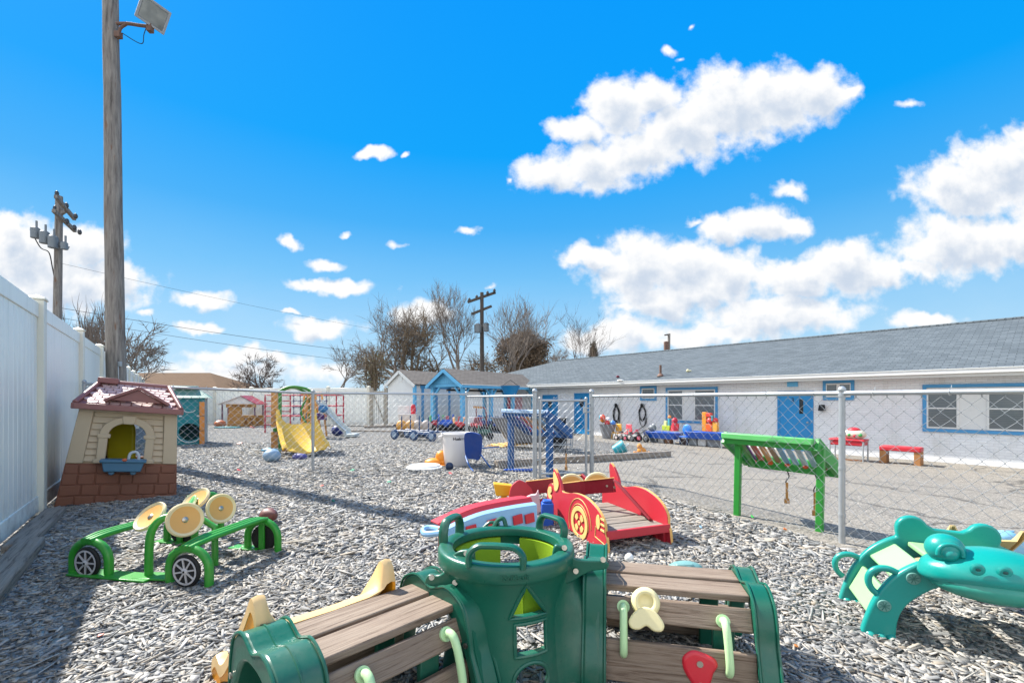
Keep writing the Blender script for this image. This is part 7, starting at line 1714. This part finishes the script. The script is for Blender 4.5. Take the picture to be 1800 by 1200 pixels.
# bucket and orange toy on the border chips
q = G(1086, 801); bk = thing('toy_bucket', 'teal bucket lying tipped on the chips behind the border timber', 'bucket', q); X, Y, N_ = basis(V((.85, -.1, .45)))
MB().lathe([(0, 0), (.12, 0), (.17, .28), (.18, .28), (.18, .30), (.15, .29), (.11, .02), (0, .02)], q+up*.13-V((.1, 0, 0)), X, Y, N_, 20).build('pail', pcol('pail_teal', '#1591a0'), bk)
b0 = q+up*.13-V((.1, 0, 0))+N_*.28; MB().tube(crom([b0+X*.175, b0+X*.12+N_*.10, b0+N_*.13, b0-X*.12+N_*.10, b0-X*.175], 5), .008, 6).build('pail_handle', pcol('pail_pale', '#c9d8d8'), bk)
q = G(1128, 798); tag(MB().ell(q+up*.1, (.13, .1, .1), nu=12, nv=8).ell(q+V((-.06, 0, .22)), (.07, .07, .08), nu=10, nv=8).box(q+V((-.17, 0, .04)), (.12, .08, .08)).box(q+V((.17, 0, .04)), (.12, .08, .08)).build('stuffed_toy', pcol('toy_tan_orange', '#d08a3c', .8), bevel=.02), 'tan orange stuffed toy lying on the chips behind the border timber', 'toy')
# red table with cover, red bench
a, b = along(1461, 1.5), along(1524, 1.5); d = (b-a).normalized(); L_ = (b-a).length; c = (a+b)/2; zt = zpx(772, 1490, 1.5)-c.z
rt = thing('activity_table', 'small red activity table on thin metal legs against the white wall', 'table', c); rdt = pcol('table_red', '#b8202e')
MB().box(c+up*zt, (L_, .55, .06), d, WN).box(c+up*(zt-.09), (L_*.92, .5, .14), d, WN).build('tabletop', rdt, rt, bevel=.03, seg=3)
for s_ in (-1, 1):
    for t_ in (-1, 1): MB().tube([c+d*(s_*L_*.46)+WN*(t_*.24)+up*zt, c+d*(s_*L_*.46)+WN*(t_*.24)], .02, 8).build('leg', galv, rt)
MB().bar(c-d*L_*.46+WN*.24+up*.04, c+d*L_*.46+WN*.24+up*.04, .03, .03).build('foot_bar', wood('bar_wood', '#8a5a34', '#a9764a'), rt)
q = c+d*L_*.15+up*(zt+.03); cu = thing('toy_cushion', 'red and white domed toy resting on the red activity table', 'toy', q)
MB().ell(q+up*.13, (.30, .2, .15), d, WN, 16, 10).build('dome', pcol('pale_mix', '#c9bfae'), cu); MB().ell(q+up*.24, (.17, .14, .09), d, WN, 14, 8).build('cap', rdt, cu)
for k in range(4): MB().ell(q+d*(-.2+.13*k)+WN*.17+up*(.10+.02*(k % 2)), (.05, .04, .05), d, WN, 10, 6).build('spot', (pcol('toy_green', '#3f9a50') if k % 2 else rdt), cu)
a, b = along(1549, 1.3), along(1621, 1.3); d = (b-a).normalized(); L_ = (b-a).length; c = (a+b)/2; zt = zpx(785, 1585, 1.3)-c.z
rb_ = thing('low_bench', 'low red bench with tan end blocks against the white wall', 'bench', c)
MB().box(c+up*(zt-.05), (L_, .45, .12), d, WN).build('seat', rdt, rb_, bevel=.02)
for s_ in (-1, 1): MB().box(c+d*(s_*L_*.42)+up*(zt-.11)/2, (.14, .4, zt-.11), d, WN).build('end_block', wood('tan_block', '#a9713f', '#c08a55'), rb_, bevel=.01)

# ---------------- litter of small bright pieces on the chips
lit = ((420, 829, '#c8383c', 'red scrap on the chips left of the fence post'), (421, 781, '#c2603f', 'orange red scrap lying near the teal hut'), (444, 752, '#c24a4a', 'dull red scrap in front of the market stall'), (619, 829, '#3f8f6a', 'green plastic bottle scrap beyond the fence post'), (685, 850, '#1f8a6a', 'deep green scrap in the middle of the yard'), (792, 835, '#c93a3f', 'tiny red scrap in front of the navy ball'), (586, 884, '#1e6b50', 'dark green round scrap beside the pole shadow'), (566, 857, '#c0614f', 'salmon scrap on the chips above the pole shadow'), (176, 1126, '#c2401f', 'orange red scrap on the chips between the split timber and the beige slide'), (1380, 935, '#b5652a', 'rusty leaf scrap along the asphalt edge'), (1400, 1145, '#b5702f', 'tan orange scrap below the frog climber'), (1232, 931, '#7fa0b8', 'pale blue scrap on the chips by the red seat'), (1322, 912, '#3fae4a', 'bright green scrap on the asphalt by the green table'))
for i, (x, y, c, lab) in enumerate(lit):
    if len(lab) < 12: continue
    q = G(x, y); s_ = .011*q.y/2.5; r2 = random.Random(i); a = r2.uniform(0, 3)
    ol = crom([(s_*(1.2+r2.uniform(-.4, .5))*math.cos(k), s_*(.8+r2.uniform(-.3, .4))*math.sin(k), 0) for k in (0, 1, 2, 3, 4, 5.2)], 3, True)
    tag(MB().prism([(p.x, p.y) for p in ol], s_*.5, q+up*(.03), (math.cos(a), math.sin(a), .25), (-math.sin(a), math.cos(a), .3)).build('plastic_scrap', pcol('toy_'+c[1:], c), bevel=s_*.12), lab, 'scrap', 'bright scraps on the chips')
